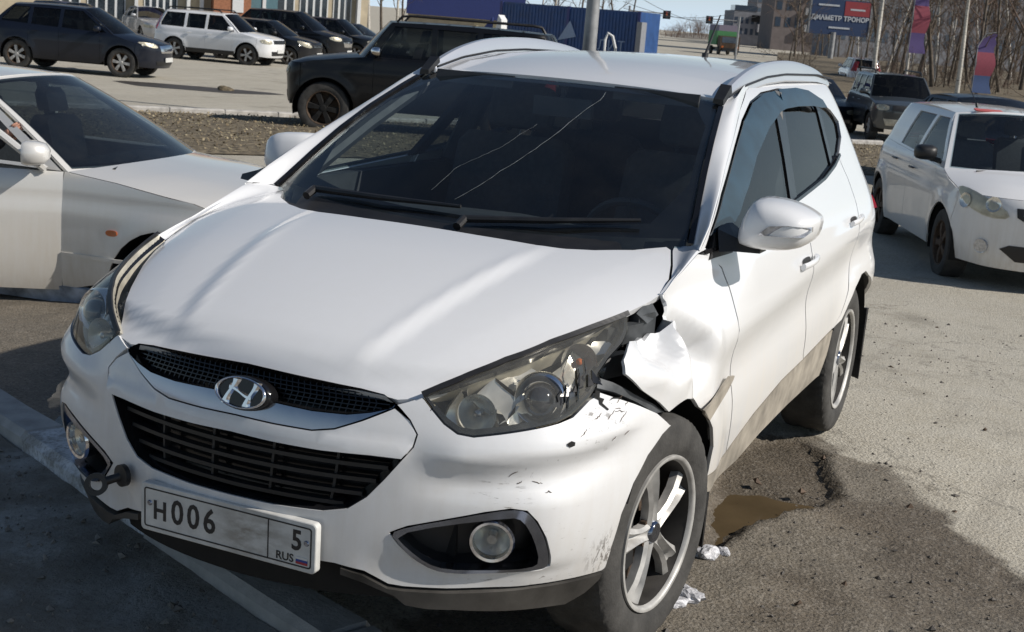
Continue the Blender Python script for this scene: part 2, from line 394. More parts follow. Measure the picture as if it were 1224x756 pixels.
M['smoke'] = simple('smoked_acrylic', (.010, .026, .042), .14, var=.5, scale=10, coat=.1, spec=.35)
M['darkglass'] = simple('dark_glass_bead', (.01, .012, .02), .04, var=.1, coat=1.0)
M['interior'] = simple('interior_plastic', (.040, .042, .046), .6, var=.2)
M['seat'] = simple('dark_seat_cloth', (.060, .060, .066), .85, var=.25, scale=40)
M['reflector'] = simple('lamp_reflector', (.80, .78, .72), .24, .7, var=.10, scale=20)
M['lampgrey'] = simple('lamp_housing_silver', (.52, .49, .41), .42, .45, var=.25, scale=12)
M['red'] = simple('red_lens', (.35, .012, .015), .12, coat=1.0)
M['orange'] = simple('orange_lens', (.55, .13, .02), .2, coat=.6)
M['clearlens'] = simple('clear_indicator_lens', (.45, .46, .48), .14, .5, var=.35, scale=60, coat=1.0)
M['platewhite'] = simple('plate_white', (.56, .56, .54), .45, var=.14, scale=24)
def platemat():
    m = simple('muddy_plate_white', (.56, .56, .54), .45, var=.12, scale=24); n, l = m.node_tree.nodes, m.node_tree.links; p = n['Principled BSDF']; base = p.inputs['Base Color'].links[0].from_socket
    tc = n.new("ShaderNodeTexCoord"); ds = n.new("ShaderNodeVectorMath"); ds.operation = 'DISTANCE'; mp = n.new("ShaderNodeMapping"); mp.inputs['Scale'].default_value = (0, 1, 1.6); l.new(tc.outputs['Object'], mp.inputs[0]); l.new(mp.outputs[0], ds.inputs[0]); ds.inputs[1].default_value = (0, .075, .445*1.6)
    mr = n.new("ShaderNodeMapRange"); mr.inputs[1].default_value = .16; mr.inputs[2].default_value = .02; l.new(ds.outputs['Value'], mr.inputs[0]); t = tex_noise(n, l, 16, 7, .7, stretch=(1, .5, 1.4)); f = math_n(n, l, 'MULTIPLY', ramp(n, l, t.outputs[0], [(.38, 0.0), (.58, 1.0)]).outputs[0], mr.outputs[0], True)
    l.new(mix_col(n, l, math_n(n, l, 'MULTIPLY', f, .75), base, (.17, .14, .105)), p.inputs['Base Color']); return m
M['plateface'] = platemat()
M['ink'] = simple('plate_ink', (.012, .012, .014), .5)
M['flagblue'] = simple('flag_blue', (.02, .05, .25), .5); M['flagred'] = simple('flag_red', (.35, .03, .04), .5)
M['steelgrey'] = simple('bare_grey_bracket', (.06, .065, .07), .5, .3, var=.4, scale=20)
M['mirror'] = simple('mirror_silver', (.8, .8, .8), .02, 1.0, var=.02)
M['crackglass'] = simple('cracked_glass_edge', (.20, .22, .23), .3, var=.5, scale=40)
M['silverpaint'] = paint('silver_roof_rail', (.62, .63, .66), dust=.08, metal=.6, rough=.32)
M['skyglass'] = thin_glass('reflecting_windscreen', (.22, .26, .28), dust=.012, refl=.13)
def bumper_white():
    """white bumper paint with scuffs round the two knocks on its near corner"""
    m = paint('scuffed_white_bumper', (.71, .72, .735), dust=.66, dust_c=(.44, .385, .30), z0=.22, z1=.95, rough=.42)
    n, l = m.node_tree.nodes, m.node_tree.links; p = n['Principled BSDF']; base = p.inputs['Base Color'].links[0].from_socket
    tc = n.new("ShaderNodeTexCoord"); tot = None
    for (c, r, st, sc, th) in (((.50, .78, .80), .15, (5, 5, 9), 7, .60), ((.60, .74, .72), .12, (9, 9, 2), 9, .63), ((.70, .66, .605), .09, (3, 3, 22), 6, .58), ((.40, .83, .42), .09, (8, 8, 3), 9, .52), ((.44, .80, .70), .16, (4, 4, 12), 12, .66), ((.62, .72, .345), .3, (3, 3, 14), 10, .62)):
        ds = n.new("ShaderNodeVectorMath"); ds.operation = 'DISTANCE'; l.new(tc.outputs['Object'], ds.inputs[0]); ds.inputs[1].default_value = c
        mr = n.new("ShaderNodeMapRange"); mr.inputs[1].default_value = r; mr.inputs[2].default_value = r*.3; l.new(ds.outputs['Value'], mr.inputs[0])
        t = tex_noise(n, l, sc, 6, .7, stretch=st); a = ramp(n, l, t.outputs[0], [(th, 0.0), (th+.05, 1.0)])
        f = math_n(n, l, 'MULTIPLY', mr.outputs[0], a.outputs[0], True); tot = f if tot is None else math_n(n, l, 'MAXIMUM', tot, f)
    l.new(mix_col(n, l, math_n(n, l, 'MULTIPLY', tot, .8), base, (.10, .085, .07)), p.inputs['Base Color'])
    return m
M['bumper'] = bumper_white()
# ============================================================ the white crossover in front
hero = empty('crossover_car', (0, 0, 0), 0, 'white crossover car with a crumpled front wing and torn headlight corner, parked in front', 'car')
W_, BK = M['white'], M['black']
def inner(name, f=B): return f
LAMP = [(31.1, .851), (33.8, .871), (39.1, .905), (44.7, .934), (54, .968), (63.4, .991), (74.6, 1.014), (72.8, .976), (69.7, .952), (64, .924), (60.3, .898), (59.2, .874), (57.3, .849), (53.9, .814), (51.3, .800), (47.8, .790), (42.6, .776), (38.8, .766), (36.5, .770), (34.5, .79), (32.8, .818), (31.5, .841)]
ARCHF = [(65.3, .362), (65.3, .438), (66, .519), (68.3, .597), (72, .660), (76.7, .702), (80, .716)]
def arcf(a0, a1, n=14, r=.385):
    return [(90-100*r*math.cos(a) if math.cos(a) < 0 else 90-math.degrees(math.atan2(r*math.cos(a), .9)), .345+r*math.sin(a)) for a in np.radians(np.linspace(a0, a1, n))]
SURR = [(27.2, .823), (29.4, .790), (30.6, .759), (30.1, .728), (28.6, .697)]
LB = [(28.6, .697), (26, .641), (23.5, .592), (20.6, .556), (16.7, .541), (8.2, .534), (0, .533)]
BT = [(79.3, .722), (74.9, .767), (67.9, .813), (61.5, .850), (59.4, .862), (58.6, .852), (57.3, .846), (53.9, .811)]
FOGO = [(27.4, .506), (30, .527), (35.5, .554), (40.9, .580), (44.5, .592), (46.8, .587), (48.4, .559), (50.1, .513), (51.5, .458), (52, .426), (51, .416), (43.3, .415), (37.1, .409), (34.2, .416), (31.1, .443), (29, .476)]
FOGI = [(28.3, .502), (35.6, .541), (44.6, .570), (46.4, .561), (48.3, .511), (50.1, .439), (48.9, .426), (41.9, .425), (36.2, .422), (33.3, .435), (30.2, .471)]
half = [(0, .405), (19, .405), (23.7, .393), (27.6, .363), (30, .359), (36.6, .359), (44, .364), (50.4, .365), (58.7, .357), (64.5, .356)]+ARCHF+BT+LAMP[14:]+[(31.0, .846)]+SURR+LB[1:]
full = half+[(-u, z) for u, z in half[::-1] if abs(u) > 0]
FOGO_M = [(-u, z) for u, z in FOGO]
def bump_d(U, V):
    a = np.abs(U)
    zc = .715+.0016*(a-36)
    crest = np.where(V > zc, np.exp(-((V-zc)/.05)**2), np.exp(-((V-zc)/.030)**2))
    d = .020*crest*ss(29, 38, a)*ss(78, 60, a)                                   # shoulder below the lamps, undercut beneath
    d = d-.014*np.exp(-((V-(zc-.075))/.035)**2)*ss(28, 40, a)*ss(72, 56, a)
    d = d+.009*ss(.645, .59, V)*ss(.40, .44, V)*np.exp(-((a-51)/6)**2)           # blister outside the fog lamp
    d = d-.010*np.exp(-((V-.40)/.05)**2)*ss(20, 30, a)*ss(50, 40, a)
    return d
panel('front_bumper', B, full, M['bumper'], hero, [FOGO, FOGO_M], res=.022, disp=bump_d, depth=.02)
# grille group
CHB = [(26.9, .815), (21.9, .776), (17.7, .748), (14, .736), (7.1, .735), (0, .737)]
UGT = [(27.0, .826), (25.1, .843), (21.3, .850), (14.5, .855), (5.2, .860), (0, .862)]
UGB = [(27, .824), (26.4, .814), (23.3, .799), (19.5, .787), (13.6, .783), (8, .786), (0, .790)]
def sym(r): return r+[(-u, z) for u, z in r[::-1] if abs(u) > 1e-6]
LT = [(28.6, .697), (23.9, .697), (16, .692), (7.4, .692), (0, .695)]
def twoside(a, b):  # a, b run from the side to the centre
    A = a[::-1]+[] ; return [(-u, z) for u, z in a]+[p for p in a[::-1] if p[0] > 1e-6]+[p for p in b if p[0] > 1e-6]+[(-u, z) for u, z in b[::-1]]
def dedup(p):
    o = []
    for q in p:
        if not o or abs(q[0]-o[-1][0])+abs(q[1]-o[-1][1])*50 > .05: o.append(q)
    if abs(o[0][0]-o[-1][0])+abs(o[0][1]-o[-1][1])*50 < .05: o.pop()
    return o
sur_d = lambda U, V: .012*ss(.735, .71, V)-.004*ss(.74, .80, V)
panel('grille_surround', B, dedup(twoside(CHB, SURR[1:4]+LT)), M['bumper'], hero, res=.025, depth=.02, off=.001, disp=sur_d)
gt = panel('grille_trim', B, dedup(twoside(UGB, CHB)), M['satin'], hero, res=.025, off=.001, depth=.03)
gr = tub('upper_grille', B, dedup(twoside(UGT, UGB)), .05, M['trim'], hero)
mb = MB()
for q in range(5):
    z = .800+.011*q; u1 = float(np.interp(z, [.785, .80, .815, .826, .843, .855], [10, 22, 25.5, 26, 24, 14]))
    R = bar_on(B, [(-u1, z), (0, z), (u1, z)], .003, .004, -.03, 60); mb.rings([list(map(tuple, r)) for r in R], smooth=False)
for u in np.arange(-24, 24.1, 1.15):
    lo = float(np.interp(abs(u), [0, 8, 13.6, 19.5, 24], [.792, .789, .786, .79, .803])); hi = float(np.interp(abs(u), [0, 5, 14.5, 21, 25], [.858, .857, .852, .847, .84]))
    mb.rings([list(map(tuple, r)) for r in bar_on(B, [(u, lo), (u+.5, (lo+hi)/2), (u, hi)], .003, .003, -.031, 3)], smooth=False)
mb.build('grille_mesh', M['trim'], gr, kind='stuff')
lg = tub('lower_grille', B, dedup(twoside(LT, LB)), .075, M['trim'], hero)
for z in (.662, .625, .588, .556):
    u1 = float(np.interp(z, [.541, .556, .592, .641, .697], [16, 19.5, 22.8, 25.3, 27.8]))
    MB().rings([list(map(tuple, r)) for r in bar_on(B, [(-u1, z), (0, z-.004), (u1, z)], .010, .028, -.055, 40)], smooth=False).build('slat', M['black'], lg)
for u in (-17, -5.5, 6.5, 18):
    MB().rings([list(map(tuple, r)) for r in bar_on(B, [(u, .688), (u*.98, .61), (u*.95, .545)], .007, .02, -.056, 4)], smooth=False).build('upright', M['black'], lg)
# badge: oval ring and slanted letter
def badge(parent, size=(.072, .0375), c=(.865, .0, .800), pitch=-14):
    Mx = Matrix.Translation(c) @ Matrix.Rotation(math.radians(pitch), 4, 'Y')
    a, b = size; pl = MB(); N = 40
    R = [[tuple(Mx @ Vector((x, a*s*math.cos(t), b*s*math.sin(t)))) for t in np.linspace(0, 2*math.pi, N, endpoint=False)] for s, x in ((1.16, -.03), (1.16, .004), (1.08, .010), (.9, .010))]
    e = pl.rings(R, cap0=False).build('emblem', M['trim'], parent)
    rg = MB(); ring = [[tuple(Mx @ Vector((.010+h, a*s*math.cos(t), b*s*math.sin(t)))) for t in np.linspace(0, 2*math.pi, N, endpoint=False)] for s, h in ((1.05, 0), (1.04, .007), (.99, .009), (.94, .007), (.92, 0))]
    rg.rings(ring, cap0=False, cap1=False).build('ring', M['chrome'], e, angle=60)
    lt = MB()   # slanted letter: two leaning legs, a sagging crossbar
    def leg(y0, y1, w0=.011, w1=.008):
        zz = np.linspace(-.86, .86, 9); Rr = []
        for z in zz:
            s = (z+.86)/1.72; y = y0+(y1-y0)*(3*s*s-2*s**3); w = (.0085+.007*abs(z)**2); Rr.append([tuple(Mx @ Vector(p)) for p in ((.010, y-w, z*b), (.010, y+w, z*b), (.0165, y+w*.45, z*b), (.0165, y-w*.45, z*b))])
        lt.rings(Rr, smooth=False)
    leg(-.043, -.019); leg(.019, .043)
    Rr = []
    for s in np.linspace(0, 1, 9):
        y = -.034+.068*s; z = (.014-.028*s)*(1 if 1 else 0); w = .0055+.004*abs(2*s-1)
        z = .010*math.cos(math.pi*s); Rr.append([tuple(Mx @ Vector(p)) for p in ((.0095, y, z-w), (.0095, y, z+w), (.0160, y, z+w*.4), (.0160, y, z-w*.4))])
    lt.rings(Rr, smooth=False); lt.build('letter', M['chrome'], e)
    return e
badge(hero, c=(.874, .019, .797))
# number plate
Mp = Matrix.Translation((.897, 0, .447)) @ Matrix.Rotation(math.radians(2.0), 4, 'Y')
def rrect(w, h, r, n=5):
    o = []
    for cx, cy, a0 in ((w-r, h-r, 0), (-w+r, h-r, 90), (-w+r, -h+r, 180), (w-r, -h+r, 270)):
        o += [(cx+r*math.cos(math.radians(a0+90*i/n)), cy+r*math.sin(math.radians(a0+90*i/n))) for i in range(n+1)]
    return o
def slab(w, h, r, x0, x1, Mx):
    q = rrect(w, h, r); e = .002; q2 = rrect(w-e, h-e, r)
    return MB().rings([[tuple(Mx @ Vector((x, a, b))) for a, b in p] for x, p in ((x0, q), (x1-e, q), (x1, q2))])
pf = slab(.267, .066, .012, -.018, .004, Mp).build('number_plate', M['plateface'], hero, angle=30)
def frame_ring(w, h, t, r, x0, x1):
    a = rrect(w, h, r); b = rrect(w-t, h-t, r*.7)
    return MB().rings([[tuple(Mp @ Vector((x, y, z))) for y, z in p] for x, p in ((x0, a), (x1, a), (x1, b), (x0, b))], cap0=False, cap1=False, smooth=False)
frame_ring(.255, .054, .0035, .008, .0035, .0052).build('border', M['ink'], pf)
TX = lambda y, z: Mp @ Matrix.Translation((.0046, y, z)) @ Matrix(((0, 0, 1, 0), (1, 0, 0, 0), (0, 1, 0, 0), (0, 0, 0, 1)))
for i, (ch, y, z, s) in enumerate((('H', -.205, -.006, .072), ('0', -.150, .0, .092), ('0', -.100, .0, .092), ('6', -.050, .0, .092), ('5', .212, .012, .074))):
    text_mesh('character', ch, s, M['ink'], pf, TX(y, z), sx=.86, bold=.0016)
text_mesh('country_code', 'RUS', .030, M['ink'], pf, TX(.178, -.037), bold=.0004)
for q, (nm, mt) in enumerate((('flag_band', 'platewhite'), ('flag_band', 'flagblue'), ('flag_band', 'flagred'))):
    MB().box((0, 0, 0), (.0012, .034, .0062)).v
    b_ = MB().box((.0048, .228, -.0305-.0064*q), (.0014, .034, .0062)); b_.v = [tuple(Mp @ Vector(p)) for p in b_.v]; b_.build(nm, M[mt], pf)
b_ = MB().box((.0046, .128, 0), (.0010, .003, .1)); b_.v = [tuple(Mp @ Vector(p)) for p in b_.v]; b_.build('divider', M['ink'], pf)
for y in (-.238, .240):
    MB().lathe([(.0, .0075), (.006, .007), (.008, .004)], 14, Mp @ Matrix.Translation((0, y, .012)), 'X').build('plate_screw', M['satin'], pf)
# dark intake, chin, dark shell for the engine bay's shade
CT = [(-30, .352), (-27.6, .358), (-23.7, .388), (-19, .40), (0, .40), (19, .40), (23.7, .388), (27.6, .358), (30, .352)]
panel('lower_intake', B, CT+[(30, .29), (0, .28), (-30, .29)], M['void'], hero, off=-.05, res=.05, depth=.02)
for s_ in (1, -1):
    lipo = [(20, .398), (23.7, .386), (27.6, .357), (30, .354), (36.6, .354), (44, .359), (50.4, .360), (58.7, .352), (64.6, .351), (64.4, .331), (61.9, .297), (58.5, .272), (46.8, .287), (38.2, .30), (34, .301), (30.5, .310), (28.6, .335), (24, .362), (20, .378)]
    panel('chin_lip', B, lipo, M['lip'], hero, res=.03, off=.004, depth=.05, mirror=s_ < 0)
panel('bay_dark_shell', B, [(-78, .24), (78, .24), (88, .72), (88, .93), (60, .86), (31, .80), (-31, .80), (-60, .86), (-88, .93), (-88, .72)], M['void'], hero, off=-.095, res=.07, depth=0)  # near-black sheet gives the gaps their darkness in its colour
MB().box((-1.35, 0, .30), (3.6, 1.34, .10)).box((.40, 0, .42), (.6, 1.1, .22)).box((-.4, 0, .5), (.9, 1.2, .3)).build('underbody', M['void'], hero)
# towing eye screwed into the bumper
th = MB(); th.tube([(.860, -.352, .500), (.875, -.362, .495), (.896, -.385, .485)], [.016, .011, .012], 12)
th.lathe([(.017, -.009), (.030, -.009), (.030, .009), (.017, .009), (.017, -.009)], 20, Matrix.Translation((.908, -.408, .474)) @ Matrix.Rotation(math.radians(28), 4, 'Z') @ Matrix.Rotation(math.radians(-12), 4, 'Y'), 'X')
th.lathe([(0, .012), (.030, .010), (.030, -.004)], 18, Matrix.Translation((.868, -.352, .500)) @ Matrix.Rotation(math.radians(-18), 4, 'Z'), 'X')
th.build('towing_eye', BK, hero)
# fog lamps
for s_ in (1, -1):
    mir = s_ < 0
    fp = tub('fog_lamp', B, FOGO, .07, BK, hero, mirror=mir)
    panel('bezel', B, smooth_poly(FOGO, 1), M['satin'], fp, [smooth_poly(FOGI, 1)], res=.02, off=.003, depth=.03, gap=.001, mirror=mir)
    c, n_ = surf_eval(B, np.array([42.6]), np.array([.494]), -.03); c = c[0]*[1, s_, 1]; n_ = n_[0]*[1, s_, 1]; n_ = n_*.6+np.array([.4, 0, 0]); n_ /= np.linalg.norm(n_)
    Mx = Matrix.Translation(c) @ Vector((1, 0, 0)).rotation_difference(Vector(n_)).to_matrix().to_4x4()
    MB().lathe([(.053, -.05), (.055, .0), (.058, .012), (.054, .020), (.047, .018), (.045, .008), (.045, -.03)], 36, Mx, 'X').build('lamp_ring', M['chrome'], fp)
    MB().lathe([(.046, -.0), (.03, -.022), (.012, -.034), (0, -.036)], 30, Mx, 'X').build('reflector', M['reflector'], fp)
    MB().lathe([(.0, .016), (.02, .0145), (.036, .010), (.046, .004)], 30, Mx, 'X').build('lens', M['lampglass'], fp)
    MB().lathe([(.012, -.03), (.012, .004), (0, .006)], 14, Mx, 'X').build('bulb', M['clearlens'], fp)
# headlights
M['bezel'] = simple('pale_lamp_bezel', (.66, .65, .61), .22, .55, var=.15, scale=20, coat=.5)
def headlight(mir):
    s_ = -1 if mir else 1
    h = tub('headlight', B, LAMP, .085, M['lampgrey'], hero, mirror=mir, res=.025)
    panel('lens', B, LAMP, M['lampglass'], h, res=.025, off=.002, depth=.010, gap=.003, mirror=mir)
    panel('rim', B, LAMP, M['trim'], h, [[tuple(p) for p in inset(np.array(LAMP if area(np.array(LAMP)) > 0 else LAMP[::-1]), .011, np.array([.0145, 1]))]], res=.02, off=-.006, depth=.02, gap=.002, mirror=mir)
    MB().rings([[tuple(q*np.array([1, s_, 1])) for q in r] for r in bar_on(B, LAMP[:7], .014, .007, .001, 30)], smooth=False).build('seal', BK, h)
    MB().rings([[tuple(q*np.array([1, s_, 1])) for q in r] for r in bar_on(B, [(u_, z_+.007) for u_, z_ in LAMP[15:21]], .020, .004, -.004, 24)], smooth=False).build('dark_border', M['trim'], h)
    def at(u, z, off):
        c, n_ = surf_eval(B, np.array([float(u)]), np.array([float(z)]), off); return Vector(c[0]*[1, s_, 1]), Vector(n_[0]*[1, s_, 1])
    def unit(nm, u, z, r, off, fwd=.65):
        c, n_ = at(u, z, off); d = (n_*(1-fwd)+Vector((1, 0, -.05))*fwd).normalized()
        return Matrix.Translation(c) @ Vector((1, 0, 0)).rotation_difference(d).to_matrix().to_4x4()
    Mx = unit('p', 50, .868, .06, -.05)
    MB().lathe([(.070, -.02), (.068, .012), (.062, .020), (.052, .012), (.046, .004)], 36, Mx, 'X').build('projector_ring', M['chrome'], h)
    MB().lathe([(0, .042), (.016, .038), (.030, .028), (.040, .012), (.044, -.004)], 30, Mx, 'X').build('projector_lens', M['darkglass'], h)
    for (u, z, r, off) in ((39.5, .822, .050, -.040), (60.5, .945, .046, -.045)):
        Mx = unit('r', u, z, r, off)
        MB().lathe([(r, .012), (r*.8, -.010), (r*.45, -.028), (0, -.034)], 30, Mx, 'X').build('reflector', M['reflector'], h)
        MB().lathe([(.009, -.03), (.009, .006), (0, .010)], 12, Mx, 'X').build('bulb', M['orange' if u > 50 else 'clearlens'], h)
    inner_ = [(35, .80), (38, .785), (46, .80), (52, .825), (57, .87), (60.5, .905), (67, .945), (70.5, .985), (58, .965), (46, .925), (38, .88)]
    panel('inner_bezel', B, inner_, M['bezel'], h, [smooth_poly([(45, .83), (51, .84), (55.5, .87), (55, .905), (50, .91), (45.5, .89)], 1), smooth_poly([(36.8, .80), (41, .795), (43, .825), (42, .855), (38, .85)], 1)], res=.03, off=-.06, depth=.02, mirror=mir, disp=lambda U, V: .014*np.sin(U*.55)*np.sin(V*60))
    return h
headlight(True)
HL = headlight(False); HL['label'] = 'headlight pushed back, with its outer end torn open'
MB().tube([surf_eval(B, np.array([u]), np.array([z]), o)[0][0] for u, z, o in ((58, .87, -.02), (60, .885, .0), (62, .92, -.03), (66, .93, -.02))], .006, 6).build('broken_lug', BK, HL)
brk = MB()
for i in range(16):     # shards and broken ribs along the torn lower edge
    u = 50+9.5*rng.random(); z = .800+(u-50)*.0085+.012+.03*rng.random(); P, N = surf_eval(B, np.array([u, u+1.5*rng.normal(), u+.8]), np.array([z, z+.02*rng.normal(), z+.025]), .001+.008*rng.random())
    brk.add([P[0], P[1], P[2], P[2]-N[2]*.012, P[0]-N[0]*.012], [(0, 1, 2), (0, 2, 3, 4)])
brk.build('broken_shards', M['trim'], HL, kind='stuff')
# ---------------- bonnet
def hood_f(X, Y):
    P = Hs(X, Y); a = np.abs(Y)
    yc = np.interp(P[..., 0], [-.1, .2, .42, .62, .75], [.40, .368, .33, .292, .258]); z = P[..., 2]
    z = z+.010*ss(yc+.055, yc-.012, a)*ss(.80, .68, X)*ss(-.2, .2, X)+.0025*np.exp(-((a-yc)/.026)**2)*ss(.78, .6, X)*ss(-.15, .25, X)
    y2 = np.interp(P[..., 0], [-.3, .11, .39, .61, .78], [.685, .611, .537, .454, .36]); z = z-.030*np.maximum(0, a-y2)*ss(.80, .6, X)*1.0
    lip = .775-.09*(a/.46)**2
    z = z-.024*ss(lip-.012, lip+.04, X)
    return np.stack([P[..., 0], P[..., 1], z], -1)
hl = [(.765, .462), (.730, .490), (.652, .540), (.568, .589), (.438, .656), (.317, .709), (.169, .762), (.06, .790), (.0, .799), (-.10, .786), (-.20, .757), (-.33, .712)]
rear = [(-.345, .690), (-.23, .622), (-.144, .532), (-.10, .459), (-.072, .38), (-.06, .19), (-.06, 0)]
front = [(.806, 0), (.804, .10), (.804, .202), (.796, .308), (.790, .369), (.788, .405)]
hh = front[1:]+hl+rear
hood_o = hh+[(x, -y) for x, y in hh[::-1] if y > 0]+[(.806, 0)]
panel('bonnet', hood_f, hood_o, M['roofwhite'], hero, res=.022, k=(1, 1), gap=.003, depth=.018, eu=.003, ev=.003)
# ---------------- wings (front fenders)
fend_o = [(74.2, 1.010), (72.8, .978), (69.7, .954), (64, .926), (60.4, .900), (59.4, .870), (61.7, .855), (67.9, .818), (74.9, .772), (79.6, .727)]+[(84, .728), (90, .730), (98, .720), (106, .695), (114, .650), (121, .580), (126, .500), (127.5, .43)]+[(148.5, .438), (144.5, .622), (139.6, .796), (138.6, .90), (136.5, 1.0), (133, 1.062), (128, 1.105), (117, 1.122), (104, 1.086), (90, 1.046), (82, 1.026)]
panel('front_wing', B, fend_o, W_, hero, res=.03, mirror=True)
# crumpled wing: control heights over (u, z), linear facets between them
CR = [(60, .87, .0), (64.5, .90, .03), (66.5, .935, .035), (72, .955, .018), (76, .963, .0), (81, .958, -.045), (86, .965, -.03), (90, 1.045, 0), (70, .885, .036), (76, .865, .034), (69.3, .835, .015), (75, .79, .005), (79, .755, 0),
      (79, .938, -.065), (83.5, .925, -.070), (80, .900, -.030), (84, .87, .012), (81, .82, .030), (85, .78, .012), (74, .922, -.012),
      (89.0, .99, .020), (88.2, .945, .022), (87.6, .90, .024), (87.6, .83, .022), (88.0, .762, .014),
      (91.2, .985, -.03), (91.2, .95, -.10), (91.4, .90, -.13), (91.4, .84, -.13), (91.5, .79, -.09), (96, .935, -.105), (103, .905, -.125), (107, .86, -.130), (104, .80, -.105), (97, .775, -.08), (98, .985, -.004), (108, .938, .0), (116.5, .893, .006), (119, .868, .012), (120, .85, .006), (116, .80, -.012), (121, .80, -.002), (112, .765, -.020), (103, .74, -.04), (95, .745, -.04), (117, .70, -.008), (125, .90, 0), (127, .80, 0), (126, .70, 0), (110, 1.0, 0), (122, 1.0, 0), (140, 1.0, 0), (140, .8, 0), (146, .6, 0), (146, .40, 0), (125, .45, 0), (123, .55, 0), (119, .62, 0), (130, 1.12, 0), (115, 1.13, 0), (100, 1.08, 0), (55, .80, 0), (60, 1.0, 0)]
CRa = np.array(CR); Kc = np.array([.012, 1.0])
tri_ = geometry.delaunay_2d_cdt([Vector(p[:2]*Kc) for p in CRa], [], [], 0, 1e-7)
CRT = np.array([t for t in tri_[2]]); CRI = np.array([o[0] for o in tri_[3]]); CRP = CRa[CRI]
def crumple0(U, V):
    U = np.asarray(U, float); V = np.asarray(V, float); out = np.zeros(U.shape)
    for t in CRT:
        a, b, c = CRP[t]; A = a[:2]*Kc; e1 = b[:2]*Kc-A; e2 = c[:2]*Kc-A; det = e1[0]*e2[1]-e1[1]*e2[0]
        if abs(det) < 1e-12: continue
        px = U*Kc[0]-A[0]; py = V-A[1]; s = (px*e2[1]-py*e2[0])/det; q = (e1[0]*py-e1[1]*px)/det
        m = (s >= -1e-6) & (q >= -1e-6) & (s+q <= 1+1e-6); out = np.where(m, a[2]+s*(b[2]-a[2])+q*(c[2]-a[2]), out)
    return out
def crumple(U, V):
    def sm(hu, hz):
        o = .28*crumple0(U, V)
        for k in range(6):
            t = k*math.pi/3; o = o+.12*crumple0(U+hu*math.cos(t), V+hz*math.sin(t))
        return o
    w = ss(85.5, 83, U)+ss(94, 97, U); return sm(.5, .006)*(1-w)+(sm(1.6, .014)*.5+sm(3.0, .026)*.5)*w
fend_l = [(89.0, 1.040), (90.2, .985), (89.0, .972), (86, .960), (83.5, .966), (81.1, .955), (78, .960), (76.3, .958), (72.4, .950), (69.5, .948), (67.5, .933), (65.2, .911), (64.8, .884), (69.3, .839), (75.1, .793), (78.6, .757), (82, .768), (85, .772), (90, .757), (96, .742), (102, .727), (106.3, .686), (112, .660), (118, .600), (122, .53), (123.5, .43)]+[(148.5, .438), (144.5, .622), (139.6, .796), (138.6, .90), (136.5, 1.0), (133, 1.062), (128, 1.105), (117, 1.122), (104, 1.086), (97, 1.068)]
panel('front_wing', B, fend_l, W_, hero, res=.014, disp=crumple, depth=.012, eu=.25, ev=.003, label='crumpled front wing, folded at a ridge behind the torn headlight')
# torn wheel-arch flange, bracket and the bare strip above the wheel
P, N = surf_eval(B, np.array([104., 112, 124, 133, 138, 137, 131, 112, 106]), np.array([.690, .700, .712, .730, .722, .708, .684, .640, .672]), 0)
o_ = np.array([.004, .006, .012, .022, .026, .024, .018, .002, .0]); P = P+N*o_[:, None]
MB().add(list(P)+list(P-N*.008), [tuple(range(9))[::-1]]+[tuple(range(9, 18))]+[(i, (i+1) % 9, 9+(i+1) % 9, 9+i) for i in range(9)]).build('torn_flange', M['cladding'], hero)
panel('bare_bracket', B, [(60.6, .897), (63.8, .879), (69.3, .833), (75.1, .792), (78.6, .757), (75.6, .762), (70.1, .806), (64, .847), (59.7, .871)], M['steelgrey'], hero, off=-.010, res=.03, depth=.03)
for nm, poly in (('tear', [(58.7, .866), (59.6, .862), (59.4, .848), (60.4, .842), (59.9, .833), (61.2, .815), (60.9, .812), (59.3, .832), (59.2, .842), (58.2, .850)]), ('tear', [(61.5, .835), (62.4, .842), (64.5, .836), (64.6, .833), (62.5, .838)]), ('puncture', [(52.2, .752), (52.9, .757), (53.5, .753), (53.4, .746), (52.7, .743), (52.2, .747)])):
    panel(nm, B, poly, M['void'], hero, res=.01, off=.0022, depth=0, disp=bump_d, gap=0)
for q_ in range(15):
    r_q = np.random.default_rng(40+q_); u0, z0 = (r_q.uniform(53, 66), r_q.uniform(.735, .84)) if q_ < 11 else (r_q.uniform(44, 50), r_q.uniform(.60, .70)); L_q = r_q.uniform(.6, 2.6); a_q = r_q.uniform(-.004, .012)
    uv_ = np.stack([np.linspace(u0, u0+L_q, 7), z0+np.linspace(0, a_q*L_q, 7)+r_q.normal(size=7)*.0016], 1); P_, N_ = surf_eval(lambda U, V: B(U, V)+disp_vec(B, bump_d, U, V, .4, .004), uv_[:, 0], uv_[:, 1], .0012)
    MB().tube([tuple(p) for p in P_], list(np.sin(np.linspace(.2, 2.9, 7))*.0008+.0002), 4).build('scratch', M['brake'], hero)
# crash gap: rusty structure seen behind
gp = MB()
for u, z, o, sx_, sz_ in ((76, .985, -.06, .16, .05), (84, .99, -.05, .08, .06), (70, .93, -.07, .12, .06)):
    c = surf_eval(B, np.array([float(u)]), np.array([z]), o)[0][0]; gp.box(c, (sx_, .03, sz_), rz=-.3)
gp.build('inner_wing_brace', M['steelgrey'], hero)
MB().add(list(surf_eval(B, np.array([80., 86.5, 88.5, 82.5]), np.array([1.012, 1.035, .995, .985]), np.array([-.02, -.012, -.015, -.05]).mean())[0]), [(0, 1, 2, 3)]).build('bent_tab', M['steelgrey'], hero)
MB().box((.10, .70, .93), (.42, .03, .10)).build('wing_cavity', M['void'], hero)
